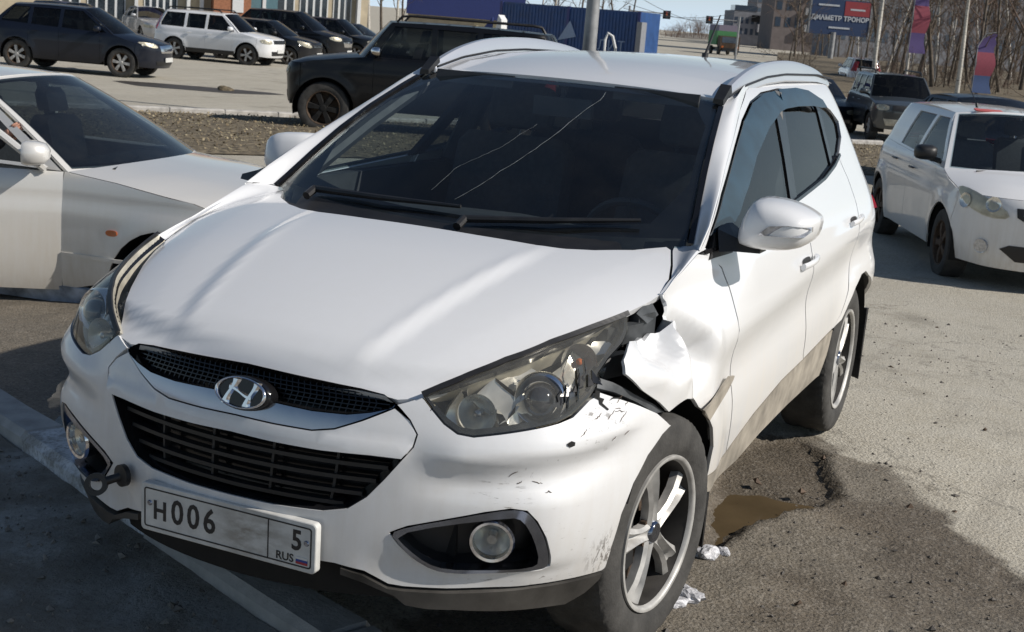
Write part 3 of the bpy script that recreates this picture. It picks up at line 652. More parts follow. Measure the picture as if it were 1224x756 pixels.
# wing top: roll from the side sheet to the bonnet edge
def to_hood(mir, a, b, extra=0.0):
    A, NA = surf_eval(B, np.array([p[0] for p in a], float), np.array([p[1] for p in a], float)); Bp = hood_f(np.array([p[0] for p in b], float), np.array([p[1] for p in b], float)); rows = []
    A2 = resample(A, 30); B2 = resample(Bp, 30)
    for p, q in zip(A2, B2):
        L = np.linalg.norm(q-p)+1e-9; d = (q-p)/L
        rows.append(hermite(p, np.array([0, d[1]*.3, abs(d[2])+.45])*L*1.0, q-np.array([0, -.001, .001]), np.array([0, -1.0, .25])*L, 7))
    return strip_mb(rows, flip=False, mirror=mir)
ta = [(74.2, 1.011), (82, 1.026), (90, 1.046), (104, 1.086), (117, 1.122), (124, 1.128)]
tb = [(.20, .755), (.12, .779), (.0, .802), (-.10, .789), (-.20, .760), (-.33, .715), (-.40, .700)]
to_hood(True, ta, tb).build('wing_top', W_, hero)
to_hood(False, [(89.0, 1.040), (92, 1.050), (97, 1.068), (104, 1.086), (117, 1.122), (124, 1.128)], [(.0, .802), (-.03, .799), (-.10, .789), (-.20, .760), (-.33, .715), (-.40, .700)]).build('wing_top', W_, hero)
# ---------------- doors
BELT = [(122, 1.120), (146, 1.127), (180, 1.142), (210, 1.158), (242.5, 1.174)]
fd = [(149.2, .440), (178, .498), (215.7, .541), (250, .553), (248.1, .58), (246.6, .715), (245.3, .858), (243.6, 1.0), (242.8, 1.174)]+BELT[::-1][1:]+[(133.6, 1.062), (137, 1.0), (139, .90), (140, .796), (145, .622)]
rd = [(250.6, .554), (303.2, .585), (312, .632), (322, .722), (333, .90), (341, 1.04), (342.5, 1.18), (338.5, 1.271), (323, 1.244), (297, 1.211), (271.8, 1.193), (243.4, 1.1745), (244.2, 1.0), (245.9, .858), (247.2, .715), (248.8, .58)]
GLF = [(124, 1.130), (132, 1.178), (150, 1.262), (165.4, 1.320), (183.2, 1.388), (204, 1.464), (225, 1.518), (245, 1.543), (262, 1.548), (257.5, 1.474), (246, 1.32), (234.5, 1.176), (210, 1.164), (180, 1.148), (146, 1.133)]
GLR = [(274, 1.552), (300, 1.556), (320, 1.545), (333, 1.515), (331, 1.45), (326, 1.36), (321, 1.255), (297, 1.218), (271.8, 1.200), (245.5, 1.183), (258, 1.33), (272.3, 1.476)]
GLQ = [(338, 1.500), (350, 1.472), (358, 1.442), (361, 1.405), (356, 1.352), (342, 1.297), (327, 1.262), (332, 1.36), (336.5, 1.45)]
ALLD = [(122, 1.124), (132, 1.181), (150, 1.266), (165.4, 1.324), (183.2, 1.393), (204, 1.471), (225, 1.527), (247, 1.555), (277, 1.565), (311, 1.552), (337, 1.513), (356, 1.463), (364.5, 1.414), (358.5, 1.348), (341, 1.282), (323.5, 1.246), (297, 1.213), (271.8, 1.195), (242.5, 1.176), (210, 1.160), (180, 1.144), (146, 1.129)]
arr = [(303.5, .585), (314, .606), (322, .661), (334, .721), (347, .760), (357, .762), (368.5, .715), (380, .64), (390, .55), (395, .44), (397, .36)]
def window_frame(mir):
    return panel('window_frame', B, ALLD, M['trim'], hero, [GLF, GLR, GLQ], res=.035, k=(.01, 1), off=-.006, depth=.02, mirror=mir)
for mir in (False, True):
    d1 = panel('front_door', B, fd, W_, hero, res=.035, k=(.01, 1), mirror=mir)
    d2 = panel('rear_door', B, rd, W_, hero, res=.035, k=(.01, 1), mirror=mir)
    for d, (u0, u1, z) in ((d1, (223, 244.2, .958)), (d2, (319, 338, 1.016))):
        s_ = -1 if mir else 1
        uv = np.stack([np.linspace(u0, u1, 12), z+np.linspace(-.006, .006, 12)], 1); P, N = surf_eval(B, uv[:, 0], uv[:, 1], 0)
        pr = np.sin(np.linspace(.12, math.pi-.12, 12))**.45*.034; R = []
        for p, n_, h in zip(P, N, pr):
            c = p+n_*h; R.append([tuple((c+n_*a*.010+np.array([0, 0, 1])*b*.013)*[1, s_, 1]) for a, b in ((math.cos(t), math.sin(t)) for t in np.linspace(0, 2*math.pi, 10, endpoint=False))])
        MB().rings(R).build('handle', M['roofwhite'], d)
        um = (u0+u1)/2
        panel('handle_recess', B, smooth_poly([(um-6, z-.022), (um+6, z-.022), (um+7, z), (um+6, z+.020), (um-6, z+.020), (um-7, z)], 2), BK, d, res=.012, k=(.01, 1), off=.0015, depth=0, mirror=mir)
    ff = window_frame(mir)
    for nm, g, mt in (('front_window', GLF, 'sideglass'), ('rear_window', GLR, 'tintglass'), ('quarter_window', GLQ, 'tintglass')):
        panel(nm, B, g, M[mt], ff, res=.05, k=(.01, 1), off=-.012, depth=0, gap=-.004, mirror=mir)
    MB().rings([list(map(tuple, [q*np.array([1, -1 if mir else 1, 1]) for q in r])) for r in bar_on(B, BELT+[(271.8, 1.193), (297, 1.211), (323, 1.244), (341, 1.281)], .012, .008, .0, 40)], smooth=False).build('belt_moulding', M['trim'], ff)
    # rain deflectors over the door windows
    dfo = [(128, 1.162), (150, 1.262), (165.4, 1.321), (183.2, 1.390), (204, 1.467), (225, 1.522), (247, 1.549), (270, 1.557), (266, 1.483), (254, 1.474), (228.4, 1.427), (198.4, 1.346), (176.4, 1.265), (164.1, 1.226), (156, 1.196), (146, 1.172)]
    panel('wind_deflector', B, dfo, M['smoke'], d1, res=.03, k=(.01, 1), depth=.004, mirror=mir, off=lambda U, V: .008+.016*ss(0, .07, -(V-np.interp(U, [124, 150, 165.4, 183.2, 204, 225, 247, 264], [1.13, 1.262, 1.321, 1.39, 1.467, 1.522, 1.549, 1.555]))))
    panel('wind_deflector', B, [(269, 1.557), (300, 1.558), (320, 1.546), (340, 1.505), (343, 1.47), (331, 1.472), (316, 1.482), (290, 1.487), (265, 1.484)], M['smoke'], d2, res=.03, k=(.01, 1), depth=.004, mirror=mir, off=.018)
    panel('sill', B, [(124, .426), (149, .434), (178, .494), (215.7, .537), (250, .549), (303, .580), (301, .47), (297.5, .385), (239, .386), (199.5, .372), (172, .345), (132, .352), (125, .37)], M['cladding'], hero, res=.05, k=(.01, 1), mirror=mir, depth=.06)
    side = [(303.7, .588)]+arr+[(400, .34), (455, .34), (455, 1.30), (438, 1.45), (415, 1.56), (400, 1.592), (360, 1.600), (300, 1.602), (250, 1.592), (228, 1.565), (206, 1.500), (184, 1.412), (165, 1.340), (148, 1.266), (131, 1.185), (119, 1.127), (122, 1.124)]+ALLD[1:15]+[(339, 1.274), (343, 1.18), (341.6, 1.04), (333.6, .90), (322.6, .722), (312.6, .634)]
    panel('rear_side', B, side, W_, hero, res=.04, k=(.01, 1), mirror=mir, gap=.001)
    panel('tail_lamp', B, [(380, 1.015), (400, .985), (440, .99), (440, 1.10), (405, 1.105), (388, 1.06)], M['red'], hero, res=.04, k=(.01, 1), off=.012, depth=.02, mirror=mir)
# ---------------- windscreen, pillars, roof
def WS(s, t):
    s = np.asarray(s, float); t = np.asarray(t, float); a = np.abs(s)
    xb, xt = -.406+.215*(1-a**2.2), -1.162+.075*(1-a**2); yb, yt = .745*s, .585*s; zb, zt = 1.128-.022*(1-a**2), 1.530+.020*(1-a**2)
    bow = .028*np.sin(np.pi*np.clip(t, 0, 1))
    return np.stack([xb+(xt-xb)*t+bow*.5, yb+(yt-yb)*t, zb+(zt-zb)*t+bow], -1)
KW = (.66, .86)
panel('windscreen', WS, [(-.985, -.10), (.985, -.10), (.985, .985), (-.985, .985)], M['wsglass'], hero, res=.05, k=KW, eu=.005, ev=.005, depth=0)
fr_i = smooth_poly([(-.945, .12), (-.5, .07), (.5, .07), (.945, .12), (.95, .972), (.5, .958), (-.5, .958), (-.95, .972)], 1)
panel('windscreen_border', WS, [(-.99, -.12), (.99, -.12), (.99, .99), (-.99, .99)], M['trim'], hero, [fr_i], res=.05, k=KW, eu=.005, ev=.005, off=-.006, depth=0)
def ws_line(pts, r, nm):
    q_ = resample(pts, 26); q_[1:-1] += np.random.default_rng(3).normal(size=(24, 2))*.0018; pts = [tuple(a) for a in q_]
    P, N = surf_eval(WS, np.array([p[0] for p in pts]), np.array([p[1] for p in pts]), .0015, .005, .005); MB().tube([tuple(p) for p in P], r, 4, flat=.5).build(nm, M['crackglass'], bpy.data.objects['windscreen'])
def roof_edge(x):
    return np.interp(x, [-3.3, -3.0, -2.6, -2.0, -1.7, -1.4, -1.162], [1.545, 1.580, 1.606, 1.612, 1.603, 1.575, 1.534])
def Rf(x, y):
    x = np.asarray(x, float); y = np.asarray(y, float)
    zc = cr([-3.4, -3.1, -2.86, -2.3, -1.8, -1.45, -1.20, -1.08], [1.585, 1.62, 1.640, 1.650, 1.643, 1.617, 1.578, 1.551])(x+.0*y-.075*(np.abs(y)/.58)**2*ss(-1.9, -1.1, x)*-1)
    e = roof_edge(x); return np.stack([x+0*y, y+0*x, zc-(zc-e)*np.clip(np.abs(y)/.565, 0, 1.1)**2.4*1.0], -1)
ys = np.linspace(-.555, .555, 15); fe = [(-1.162+.075*(1-(y/.585)**2)-.006, y) for y in ys]
panel('roof', Rf, fe+[(-2.0, .55), (-3.25, .53), (-3.25, -.53), (-2.0, -.55)], M['roofwhite'], hero, res=.05, k=(1, 1), eu=.004, ev=.004, gap=.003)
for mir in (False, True):
    a = [(119, 1.127), (131, 1.185), (148, 1.266), (165, 1.340), (184, 1.412), (206, 1.500), (228, 1.565), (250, 1.592), (300, 1.602), (360, 1.600), (400, 1.592)]
    A, NA = surf_eval(B, np.array([p[0] for p in a], float), np.array([p[1] for p in a]))
    ts = np.array([-.02, .06, .22, .40, .60, .82, .99]); Wp = WS(np.full(7, 1.0), ts)+np.array([.0, .006, .004])
    xs_ = np.array([-1.62, -2.1, -2.7, -3.15]); Rp = np.stack([xs_, np.full(4, .556), roof_edge(xs_)+.004], 1)
    Bq = np.concatenate([Wp, Rp]); idx = np.linspace(0, 10, 60)
    Ai = np.stack([np.interp(idx, range(11), A[:, i]) for i in range(3)], 1); Bi = np.stack([np.interp(idx, range(11), Bq[:, i]) for i in range(3)], 1); rows = []
    for q, (p, b_) in enumerate(zip(Ai, Bi)):
        Lg = np.linalg.norm(b_-p); w = min(1, max(0, (idx[q]-5)/2.0))
        fwd = np.array([.9*(1-w), -.12, .55]); fwd /= np.linalg.norm(fwd); inn = np.array([.10*(1-w), -1, -.12*(1-w)+.25*w]); inn /= np.linalg.norm(inn)
        rows.append(hermite(p, fwd*Lg*.9, b_, inn*Lg*.9, 8))
    strip_mb(rows, mirror=mir).build('roof_pillar', M['roofwhite'], hero)
    s_ = -1 if mir else 1
    MB().rings([[(p[0], (p[1]+dy)*s_, p[2]+dz) for dy, dz in ((-.012, -.008), (.006, -.008), (.006, .006), (-.012, .006))] for p in Bi[:34]], smooth=False).build('pillar_seal', M['trim'], hero)
    rl = [(-1.17, 1.560), (-1.23, 1.580), (-1.34, 1.612), (-1.46, 1.637), (-1.62, 1.660), (-1.85, 1.672), (-2.1, 1.674), (-2.35, 1.662), (-2.6, 1.640), (-2.78, 1.612), (-2.90, 1.585)]
    rl = smooth_line(rl, 2); R = []
    for i, (x, z) in enumerate(rl):
        zb = float(roof_edge(x))-.010; w = .019 if 0 < i < len(rl)-1 else .012; yy = .582
        z = max(z, zb+.012); R.append([(x, (yy+dy)*s_, zz) for dy, zz in ((-w, zb), (w*1.05, zb-.012), (w*.9, z-.012), (w*.45, z), (-w*.45, z), (-w*.85, z-.010))])
    rr_ = MB().rings(R).build('roof_rail', M['silverpaint'], hero, angle=50)
    for dy in (-.020, .0215):
        MB().tube([(x, (.582+dy)*s_, float(roof_edge(x))+(.012 if dy < 0 else .008)) for x, z in rl[2:-2]], .0045, 5).build('rail_shadow_line', BK, rr_)  # black strips standing in for the shadow line between rail and roof
    MB().rings([[(-1.165+dx, (.582+dy)*s_, 1.548+dz+(-dx)*.55) for dx, dy, dz in ((.05, -.018, 0), (.05, .022, -.006), (.05, .02, .014), (.05, -.016, .016))], [(-1.165+dx, (.582+dy)*s_, 1.548+dz+(-dx)*.55) for dx, dy, dz in ((-.03, -.022, 0), (-.03, .026, -.006), (-.03, .022, .020), (-.03, -.018, .022))]], smooth=False).build('rail_foot', BK, rr_)
MB().tube([(-2.86, 0, 1.635), (-2.865, 0, 1.66)], .016, 10).tube([(-2.865, 0, 1.655), (-3.05, .0, 1.845)], [.007, .0035], 8).build('aerial', BK, hero)
# cowl and wipers
cw = MB(); cs = np.linspace(-.98, .98, 25)
rowsc = []
for s in cs:
    p = WS(np.array([s]), np.array([.03]))[0]; y = p[1]; hx = float(np.interp(abs(y), [0, .19, .38, .46, .53, .62, .69, .74], [-.06, -.06, -.072, -.10, -.144, -.23, -.345, -.36])); h_ = hood_f(np.array([hx+.02]), np.array([y]))[0]
    rowsc.append([p+np.array([0, 0, -.004]), (p+h_)/2+np.array([0, 0, -.030]), h_-np.array([0, 0, .022])])
strip_mb(rowsc, flip=False).build('cowl', BK, hero)
for pts in ([(.10, .02), (.45, .055), (.80, .085)], [(-.72, .02), (-.35, .055), (.05, .075)]):
    P, N = surf_eval(WS, np.array([p[0] for p in pts]), np.array([p[1] for p in pts]), .022, .005, .005)
    MB().tube([tuple(p) for p in P], [.012, .010, .006], 8).tube([tuple(P[0]+np.array([.05, 0, -.02])), tuple(P[0])], .014, 8).build('wiper', BK, hero)
ws_line([(.325, .93), (.33, .86), (.28, .72), (.235, .56), (.16, .40), (.05, .22), (-.02, .13)], .0009, 'crack')
ws_line([(.10, .62), (.02, .45), (-.12, .30), (-.16, .16)], .0006, 'crack')
# ---------------- mirrors
def mirror_part(fold):
    Y = [(.868, 1.14), (.872, 1.20), (.900, 1.268), (.93, 1.286), (1.0, 1.283), (1.05, 1.270), (1.09, 1.251), (1.106, 1.235), (1.101, 1.19), (1.082, 1.160), (1.047, 1.138), (.99, 1.129), (.94, 1.126), (.90, 1.130)]
    Y = np.array(smooth_poly(Y, 1)); c = Y.mean(0); R = []
    for x, s in ((-.585, .93), (-.575, 1.0), (-.52, 1.0), (-.47, .96), (-.435, .88), (-.41, .74), (-.395, .55), (-.388, .3), (-.386, .05)):
        Q = c+(Y-c)*s; R.append([(x-.10*max(0, y-.95), y, z) for y, z in Q])
    root = MB().rings(R).build('wing_mirror', M['roofwhite'], hero, angle=60)
    Q = c+(Y-c)*.88; MB().add([(-.588-.10*max(0, y-.95), y, z) for y, z in Q], [tuple(range(len(Q)))]).build('mirror_glass', M['mirror'], root)
    L_ = [(.955, 1.185), (.985, 1.215), (1.04, 1.222), (1.098, 1.219), (1.100, 1.205), (1.085, 1.190), (1.02, 1.186)]
    def xf(y, z):
        k = math.hypot((y-c[0])/.12, (z-c[1])/.08); return float(np.interp(k, [0, .3, .55, .74, .88, .96, 1.0], [-.386, -.388, -.395, -.41, -.435, -.47, -.52]))-.10*max(0, y-.95)
    Ld = dens(L_, .012, (1, 1)); V = [(xf(y, z)+.006, y, z) for y, z in Ld]; V2 = [(x-.02, y, z) for x, y, z in V]; m_ = len(V)
    MB().add(V+V2, [tuple(range(m_))[::-1]]+[(i, (i+1) % m_, m_+(i+1) % m_, m_+i) for i in range(m_)]).build('side_repeater', M['clearlens'], root)
    MB().rings([[(-.40, .84, 1.115), (-.57, .835, 1.115), (-.56, .81, 1.20), (-.43, .82, 1.18)], [(-.43, .875, 1.118), (-.55, .875, 1.118), (-.55, .87, 1.165), (-.45, .87, 1.16)], [(-.46, .95, 1.118), (-.54, .95, 1.118), (-.54, .95, 1.135), (-.47, .95, 1.135)]], smooth=False).build('mirror_base', BK, root)
    return root
mirror_part(False)
rm = mirror_part(True)
Tf = Matrix.Translation((-.60, .845, .0)) @ Matrix.Rotation(math.radians(74), 4, 'Z') @ Matrix.Translation((.50, -.875, 0))
Mm = Matrix.Diagonal((1, -1, 1, 1))
for o in [rm]+list(rm.children):
    o.data.transform(Mm @ (Tf if o.name.split('.')[0] != 'mirror_base' else Matrix.Identity(4))); o.data.flip_normals()
rm['label'] = 'wing mirror folded back against the far door'
panel('mirror_gusset', B, [(124, 1.095), (133, 1.180), (147, 1.21), (147, 1.12), (143, 1.095)], BK, hero, off=.006, res=.03, k=(.01, 1))
# ---------------- wheels
def wheel(parent, c, side, steer=0.0, spin=0.0):
    """road wheel: axis along Y, face towards +Y before the side is applied"""
    Mx = Matrix.Translation(c) @ Matrix.Rotation(steer, 4, 'Z') @ Matrix.Scale(side, 4, (0, 1, 0)) @ Matrix.Rotation(spin, 4, 'Y')
    w = bpy.data.objects.new('wheel', None); link(w, parent)
    prof = [(.225, -.10), (.235, -.108), (.29, -.112), (.325, -.105), (.340, -.092), (.346, -.06), (.347, -.03), (.347, 0), (.347, .03), (.346, .06), (.340, .092), (.330, .102), (.312, .109), (.285, .113), (.262, .112), (.245, .107), (.234, .100), (.226, .096)]
    n = 144; mb = MB(); vs = []
    for i in range(n):
        a = 2*math.pi*i/n
        for q, (r, h) in enumerate(prof):
            if 3 <= q <= 11:
                gro = (i+(q % 2)*1+q) % 4 == 0
                r = r-(.005 if gro else 0)
                if q in (6, 8): r -= .007
                if q in (3, 4, 10, 11) and (i % 4 < 1): r -= .004
            vs.append((r*math.cos(a), h, r*math.sin(a)))
    m_ = len(prof); fs = [(i*m_+q, i*m_+q+1, ((i+1) % n)*m_+q+1, ((i+1) % n)*m_+q) for i in range(n) for q in range(m_-1)]
    mb.add([tuple(Mx @ Vector(v)) for v in vs], fs, True).build('tyre', M['rubber'], w, angle=35)
    MB().lathe([(.2165, .097), (.205, .06), (.195, -.02), (.19, -.09)], 48, Mx).build('rim_barrel', M['barrel'], w)
    mb = MB(); mb.lathe([(.232, .100), (.231, .108), (.223, .109), (.217, .104), (.214, .094)], 64, Mx)
    mb.build('rim', M['alloy'], w, angle=50)
    sp = []
    for k in range(5):
        a = math.radians(90+72*k); R = []
        for r, hw, h, dip in ((.030, .030, .086, .004), (.06, .024, .089, .012), (.10, .025, .092, .024), (.15, .034, .092, .030), (.185, .044, .088, .026), (.222, .054, .084, .012)):
            sec = [(-hw, h-.034), (-hw, h-.010), (-hw*.62, h), (-hw*.22, h-dip*.9), (0, h-dip), (hw*.22, h-dip*.9), (hw*.62, h), (hw, h-.010), (hw, h-.034)]
            R.append([tuple(Mx @ Vector((r*math.cos(a)-t*math.sin(a), hh_, r*math.sin(a)+t*math.cos(a)))) for t, hh_ in sec])
        MB().rings(R, smooth=True).build('spoke', M['alloy'], w, angle=35)
    MB().lathe([(0, .092), (.028, .092), (.034, .086), (.036, .070), (.050, .066)], 24, Mx).build('hub_cap', M['satin'], w)
    nb = MB()
    for k in range(5):
        a = math.radians(54+72*k); nb.lathe([(0, .078), (.009, .077), (.010, .06)], 8, Mx @ Matrix.Translation((.05*math.cos(a), 0, .05*math.sin(a))))
    nb.build('wheel_nuts', M['brake'], w)
    MB().lathe([(.05, .03), (.150, .03), (.150, .012), (.05, .012)], 32, Mx).box((0, 0, 0), (0, 0, 0)).build('brake_disc', M['brake'], w)
    cb = MB().box((.12, .03, .02), (.06, .07, .16)); cb.v = [tuple(Mx @ Vector(v)) for v in cb.v]; cb.build('brake_caliper', M['void'], w)
    MB().lathe([(.19, -.09), (.0, -.06)], 24, Mx).build('wheel_back', M['void'], w)
    return w
wheel(hero, (0, .768, .347), 1, math.radians(-7.5), math.radians(12)); wheel(hero, (0, -.768, .347), -1, math.radians(-7.5), .3)
wheel(hero, (-2.64, .768, .347), 1, 0, .55); wheel(hero, (-2.64, -.768, .347), -1, 0, .2)
for x, s_ in ((0, 1), (0, -1), (-2.64, 1), (-2.64, -1)):
    R = [[(x+r*math.cos(a), y*s_, .350+r*math.sin(a)) for a in np.radians(np.linspace(28, 192, 28))] for r, y in ((.415, .880), (.425, .80), (.43, .56))]
    m_ = MB(); m_.rings(R, closed=False, cap0=False, cap1=False); n0 = len(R[0])
    R2 = [(x, .56*s_, .35)]; m_.add(R[2]+R2, [(i, i+1, n0) for i in range(n0-1)]); m_.build('arch_liner', M['void'], hero)
    yy = .80*s_; xm = x-.445 if x > -1 else x-.46
    MB().rings([[(xm+.02, (.70)*s_, .50), (xm+.035, .885*s_, .52), (xm+.018, .890*s_, .52), (xm, .70*s_, .5)], [(xm-.01, .70*s_, .20), (xm+.015, .885*s_, .16), (xm+.002, .885*s_, .16), (xm-.022, .70*s_, .2)]], smooth=False).build('mud_flap', BK, hero)
# ---------------- cabin
MB().rings([[(-.34, y, .95), (-.34, y, 1.085-.03*abs(y)), (-.55, y, 1.105-.03*abs(y)), (-.80, y, 1.085-.03*abs(y)), (-.92, y, 1.03), (-.90, y, .80), (-.5, y, .7)] for y in np.linspace(-.72, .72, 9)], smooth=True).build('dashboard', M['interior'], hero, angle=50)
sw = MB(); Ms = Matrix.Translation((-1.0, .37, 1.0)) @ Matrix.Rotation(math.radians(-62), 4, 'Y')
sw.tube([tuple(Ms @ Vector((.185*math.cos(t), .185*math.sin(t), 0))) for t in np.linspace(0, 2*math.pi, 37)], .015, 8, cap=False)
for t in (0, math.pi, -math.pi/2): sw.tube([tuple(Ms @ Vector((.17*math.sin(t+math.pi/2)*0+.18*math.cos(t+math.pi/2), .18*math.sin(t+math.pi/2), 0))), tuple(Ms @ Vector((0, 0, -.02)))], .02, 8)
sw.lathe([(0, .02), (.06, .015), (.075, -.03)], 18, Ms, 'Z'); sw.build('steering_wheel', M['interior'], hero)
def seat(x, y, w=.50, h=.62):
    s = MB()
    def pad(c, d, rot):
        R = []
        for t, k in ((-.5, .82), (-.42, .96), (0, 1), (.42, .96), (.5, .82)):
            R.append([tuple(rot @ Vector((a*d[0]/2*k, b*d[1]/2*k, t*d[2]))+Vector(c)) for a, b in ((-.8, -1), (.8, -1), (1, -.85), (1, .85), (.8, 1), (-.8, 1), (-1, .85), (-1, -.85))])
        s.rings(R)
    r = Matrix.Rotation(math.radians(-14), 3, 'Y'); pad((x, y, .66), (.52, w, .16), Matrix.Rotation(math.radians(-8), 3, 'Y')); pad((x-.30, y, .98), (.15, w, h), r)
    pad((x-.40, y, 1.40), (.09, .27, .17), r); s.tube([(x-.36, y-.06, 1.26), (x-.385, y-.06, 1.34)], .007, 6).tube([(x-.36, y+.06, 1.26), (x-.385, y+.06, 1.34)], .007, 6)
    return s.build('seat', M['seat'], hero, angle=60)
seat(-1.20, .37); seat(-1.20, -.37); seat(-2.15, .42, .56, .56); seat(-2.15, -.42, .56, .56)
MB().box((-1.6, 0, .45), (2.6, 1.5, .06)).box((-1.0, 0, .68), (.9, .22, .24)).build('cabin_floor', M['interior'], hero)
for s_ in (1, -1): MB().box((-1.5, .795*s_, .82), (2.2, .05, .62)).build('door_lining', M['interior'], hero)
hr = [[(x, y, float(Rf(np.array([x]), np.array([y]))[0][2])-.035) for y in np.linspace(-.56, .56, 9)] for x in np.linspace(-1.2, -3.1, 9)]
MB().rings(hr, closed=False, cap0=False, cap1=False).build('headliner', M['interior'], hero)
for s_ in (1, -1):
    MB().tube([(-1.62, .70*s_, 1.14), (-1.72, .655*s_, 1.35), (-1.80, .60*s_, 1.54)], .045, 8).build('inner_pillar', M['interior'], hero)
    MB().tube([(-.50, .73*s_, 1.14), (-.85, .665*s_, 1.33), (-1.2, .585*s_, 1.51)], .030, 8).build('inner_pillar', M['interior'], hero)
MB().box((-3.2, 0, .95), (.1, 1.3, .7)).box((-3.05, 0, 1.5), (.35, 1.05, .06)).build('tailgate_lining', M['interior'], hero)
MB().box((-1.12, 0, 1.45), (.03, .23, .07)).tube([(-1.10, 0, 1.53), (-1.12, 0, 1.47)], .01, 6).build('rear_view_mirror', M['interior'], hero)
for y in (.36, -.36): MB().rings([[(-1.10+dx, y-.16, z) for dx, z in ((0, 1.50), (.012, 1.50), (.0, 1.545), (-.012, 1.545))], [(-1.10+dx, y+.16, z) for dx, z in ((0, 1.50), (.012, 1.50), (.0, 1.545), (-.012, 1.545))]], smooth=False).build('sun_visor', M['interior'], hero)
# ============================================================ other cars
def S_(a, b, d):
    t = np.clip((d-a)/(b-a), 0, 1); return t*t*(3-2*t)
def gz(x, y):
    d = np.hypot(x, y); return -.22*S_(2.6, 6.5, d)-.33*S_(8, 34, d)
def gen_surface(c):
    """side-and-ends surface of a generic car: u as in B, w widths by height"""
    W = c['W']/2; zs, zb, zr = c['zs'], c['zb'], c['zr']; wr = c['wr']
    fwg = cr([zs-.05, zs+.10, (zs+zb)*.52, zb-.10, zb, zb+.03, (zb+zr)/2, zr-.03, zr+.1], [W*.93, W*.975, W, W*.985, W*.955, W*.935, (W*.94+wr)/2+.015, wr+.01, wr-.12])
    zn = c['zn']; ff = cr([zs-.05, zs+.12, zn*.62, zn, zn+.12, zn+.5], [c['fo']*.9, c['fo']*.985, c['fo'], c['fo']*.94, c['fo']*.80, c['fo']*.3])
    fr = cr([zs-.05, zs+.15, zb*.7, zb, zb+.2, zr+.1], [c['ro']*.9, c['ro'], c['ro']*.99, c['ro']*.95, c['ro']*.85, c['ro']*c.get('rr', .6)])
    wb = c['wb']; p = c.get('p', 2.6); pr_ = c.get('pr', 3.2); rw = c['rw']
    def f(u, z):
        u = np.asarray(u, float); z = np.asarray(z, float)+0*u; s = np.where(u < 0, -1., 1.); a = np.abs(u)
        w = fwg(z); ph = np.radians(np.clip(a, 1e-6, 90)); D = ff(z)
        r = 1/((np.maximum(np.cos(ph), 1e-9)/D)**p+(np.sin(ph)/w)**p)**(1/p)
        Lm = 90+wb*100; q = np.radians(np.clip(a-Lm, 0, 90)); Dr = fr(z); r3 = 1/((np.sin(q)/Dr)**pr_+(np.maximum(np.cos(q), 1e-9)/w)**pr_)**(1/pr_)
        x = np.where(a < 90, r*np.cos(ph), np.where(a < Lm, -(a-90)/100, -wb-r3*np.sin(q)))
        y = np.where(a < 90, r*np.sin(ph), np.where(a < Lm, w, r3*np.cos(q)))
        for cx in (0, -wb):
            rr = np.hypot(x-cx, z-rw); y = y+.018*np.exp(-((rr-rw*1.16)/.09)**2)*(z < zb)*ss(.35, .65, y/np.maximum(w, .1))
        tz = (z-(zb-.16))/.02; y = y-.008*np.exp(-(tz/2.5)**2)*(a > 70)*(a < Lm+40)
        return np.stack([x, y*s, z], -1)
    return f
def ux(c, f, x, z):
    if x <= 0: 
        if x >= -c['wb']: return 90-100*x
        g = np.linspace(90+c['wb']*100, 180+c['wb']*100, 181); return float(np.interp(-x, -f(g, z+0*g)[:, 0], g))
    g = np.linspace(0, 90, 181); X = f(g, z+0*g)[:, 0]; return float(np.interp(-x, -X, g))
def wheel_small(parent, c, side, r, steer=0.0, spin=0.0, mat='alloy', n=36, spokes=5, w=.1):
    Mx = Matrix.Translation(c) @ Matrix.Rotation(steer, 4, 'Z') @ Matrix.Scale(side, 4, (0, 1, 0)) @ Matrix.Rotation(spin, 4, 'Y')
    o = link(bpy.data.objects.new('wheel', None), parent); ri = r*.66
    MB().lathe([(ri*.98, -w), (r*.93, -w), (r, -w*.75), (r*1.0, w*.75), (r*.955, w), (r*.82, w*1.12), (ri*1.02, w*1.02), (ri*.97, w*.95)], n, Mx).build('tyre', M['rubber'], o)
    MB().lathe([(ri*1.0, w*.98), (ri*.98, w*1.03), (ri*.94, w*.98), (ri*.88, w*.4), (ri*.85, -w*.6), (0, -w*.5)], n, Mx).build('rim', M['brake'], o)
    for k in range(spokes):
        a = math.radians(90+360/spokes*k); R = []
        for rr, hw, h in ((.10*ri, .28*ri*.45, w*.86), (.5*ri, .15*ri, w*.92), (.97*ri, .24*ri*(5/spokes), w*.84)):
            R.append([tuple(Mx @ Vector((rr*math.cos(a)-t*math.sin(a), hh, rr*math.sin(a)+t*math.cos(a)))) for t, hh in ((-hw, h-.03), (-hw*.8, h), (hw*.8, h), (hw, h-.03))])
        MB().rings(R, smooth=False).build('spoke', M[mat], o)
    MB().lathe([(0, w*.96), (.16*ri, w*.95), (.22*ri, w*.8)], 14, Mx).build('hub_cap', M[mat], o)
    return o
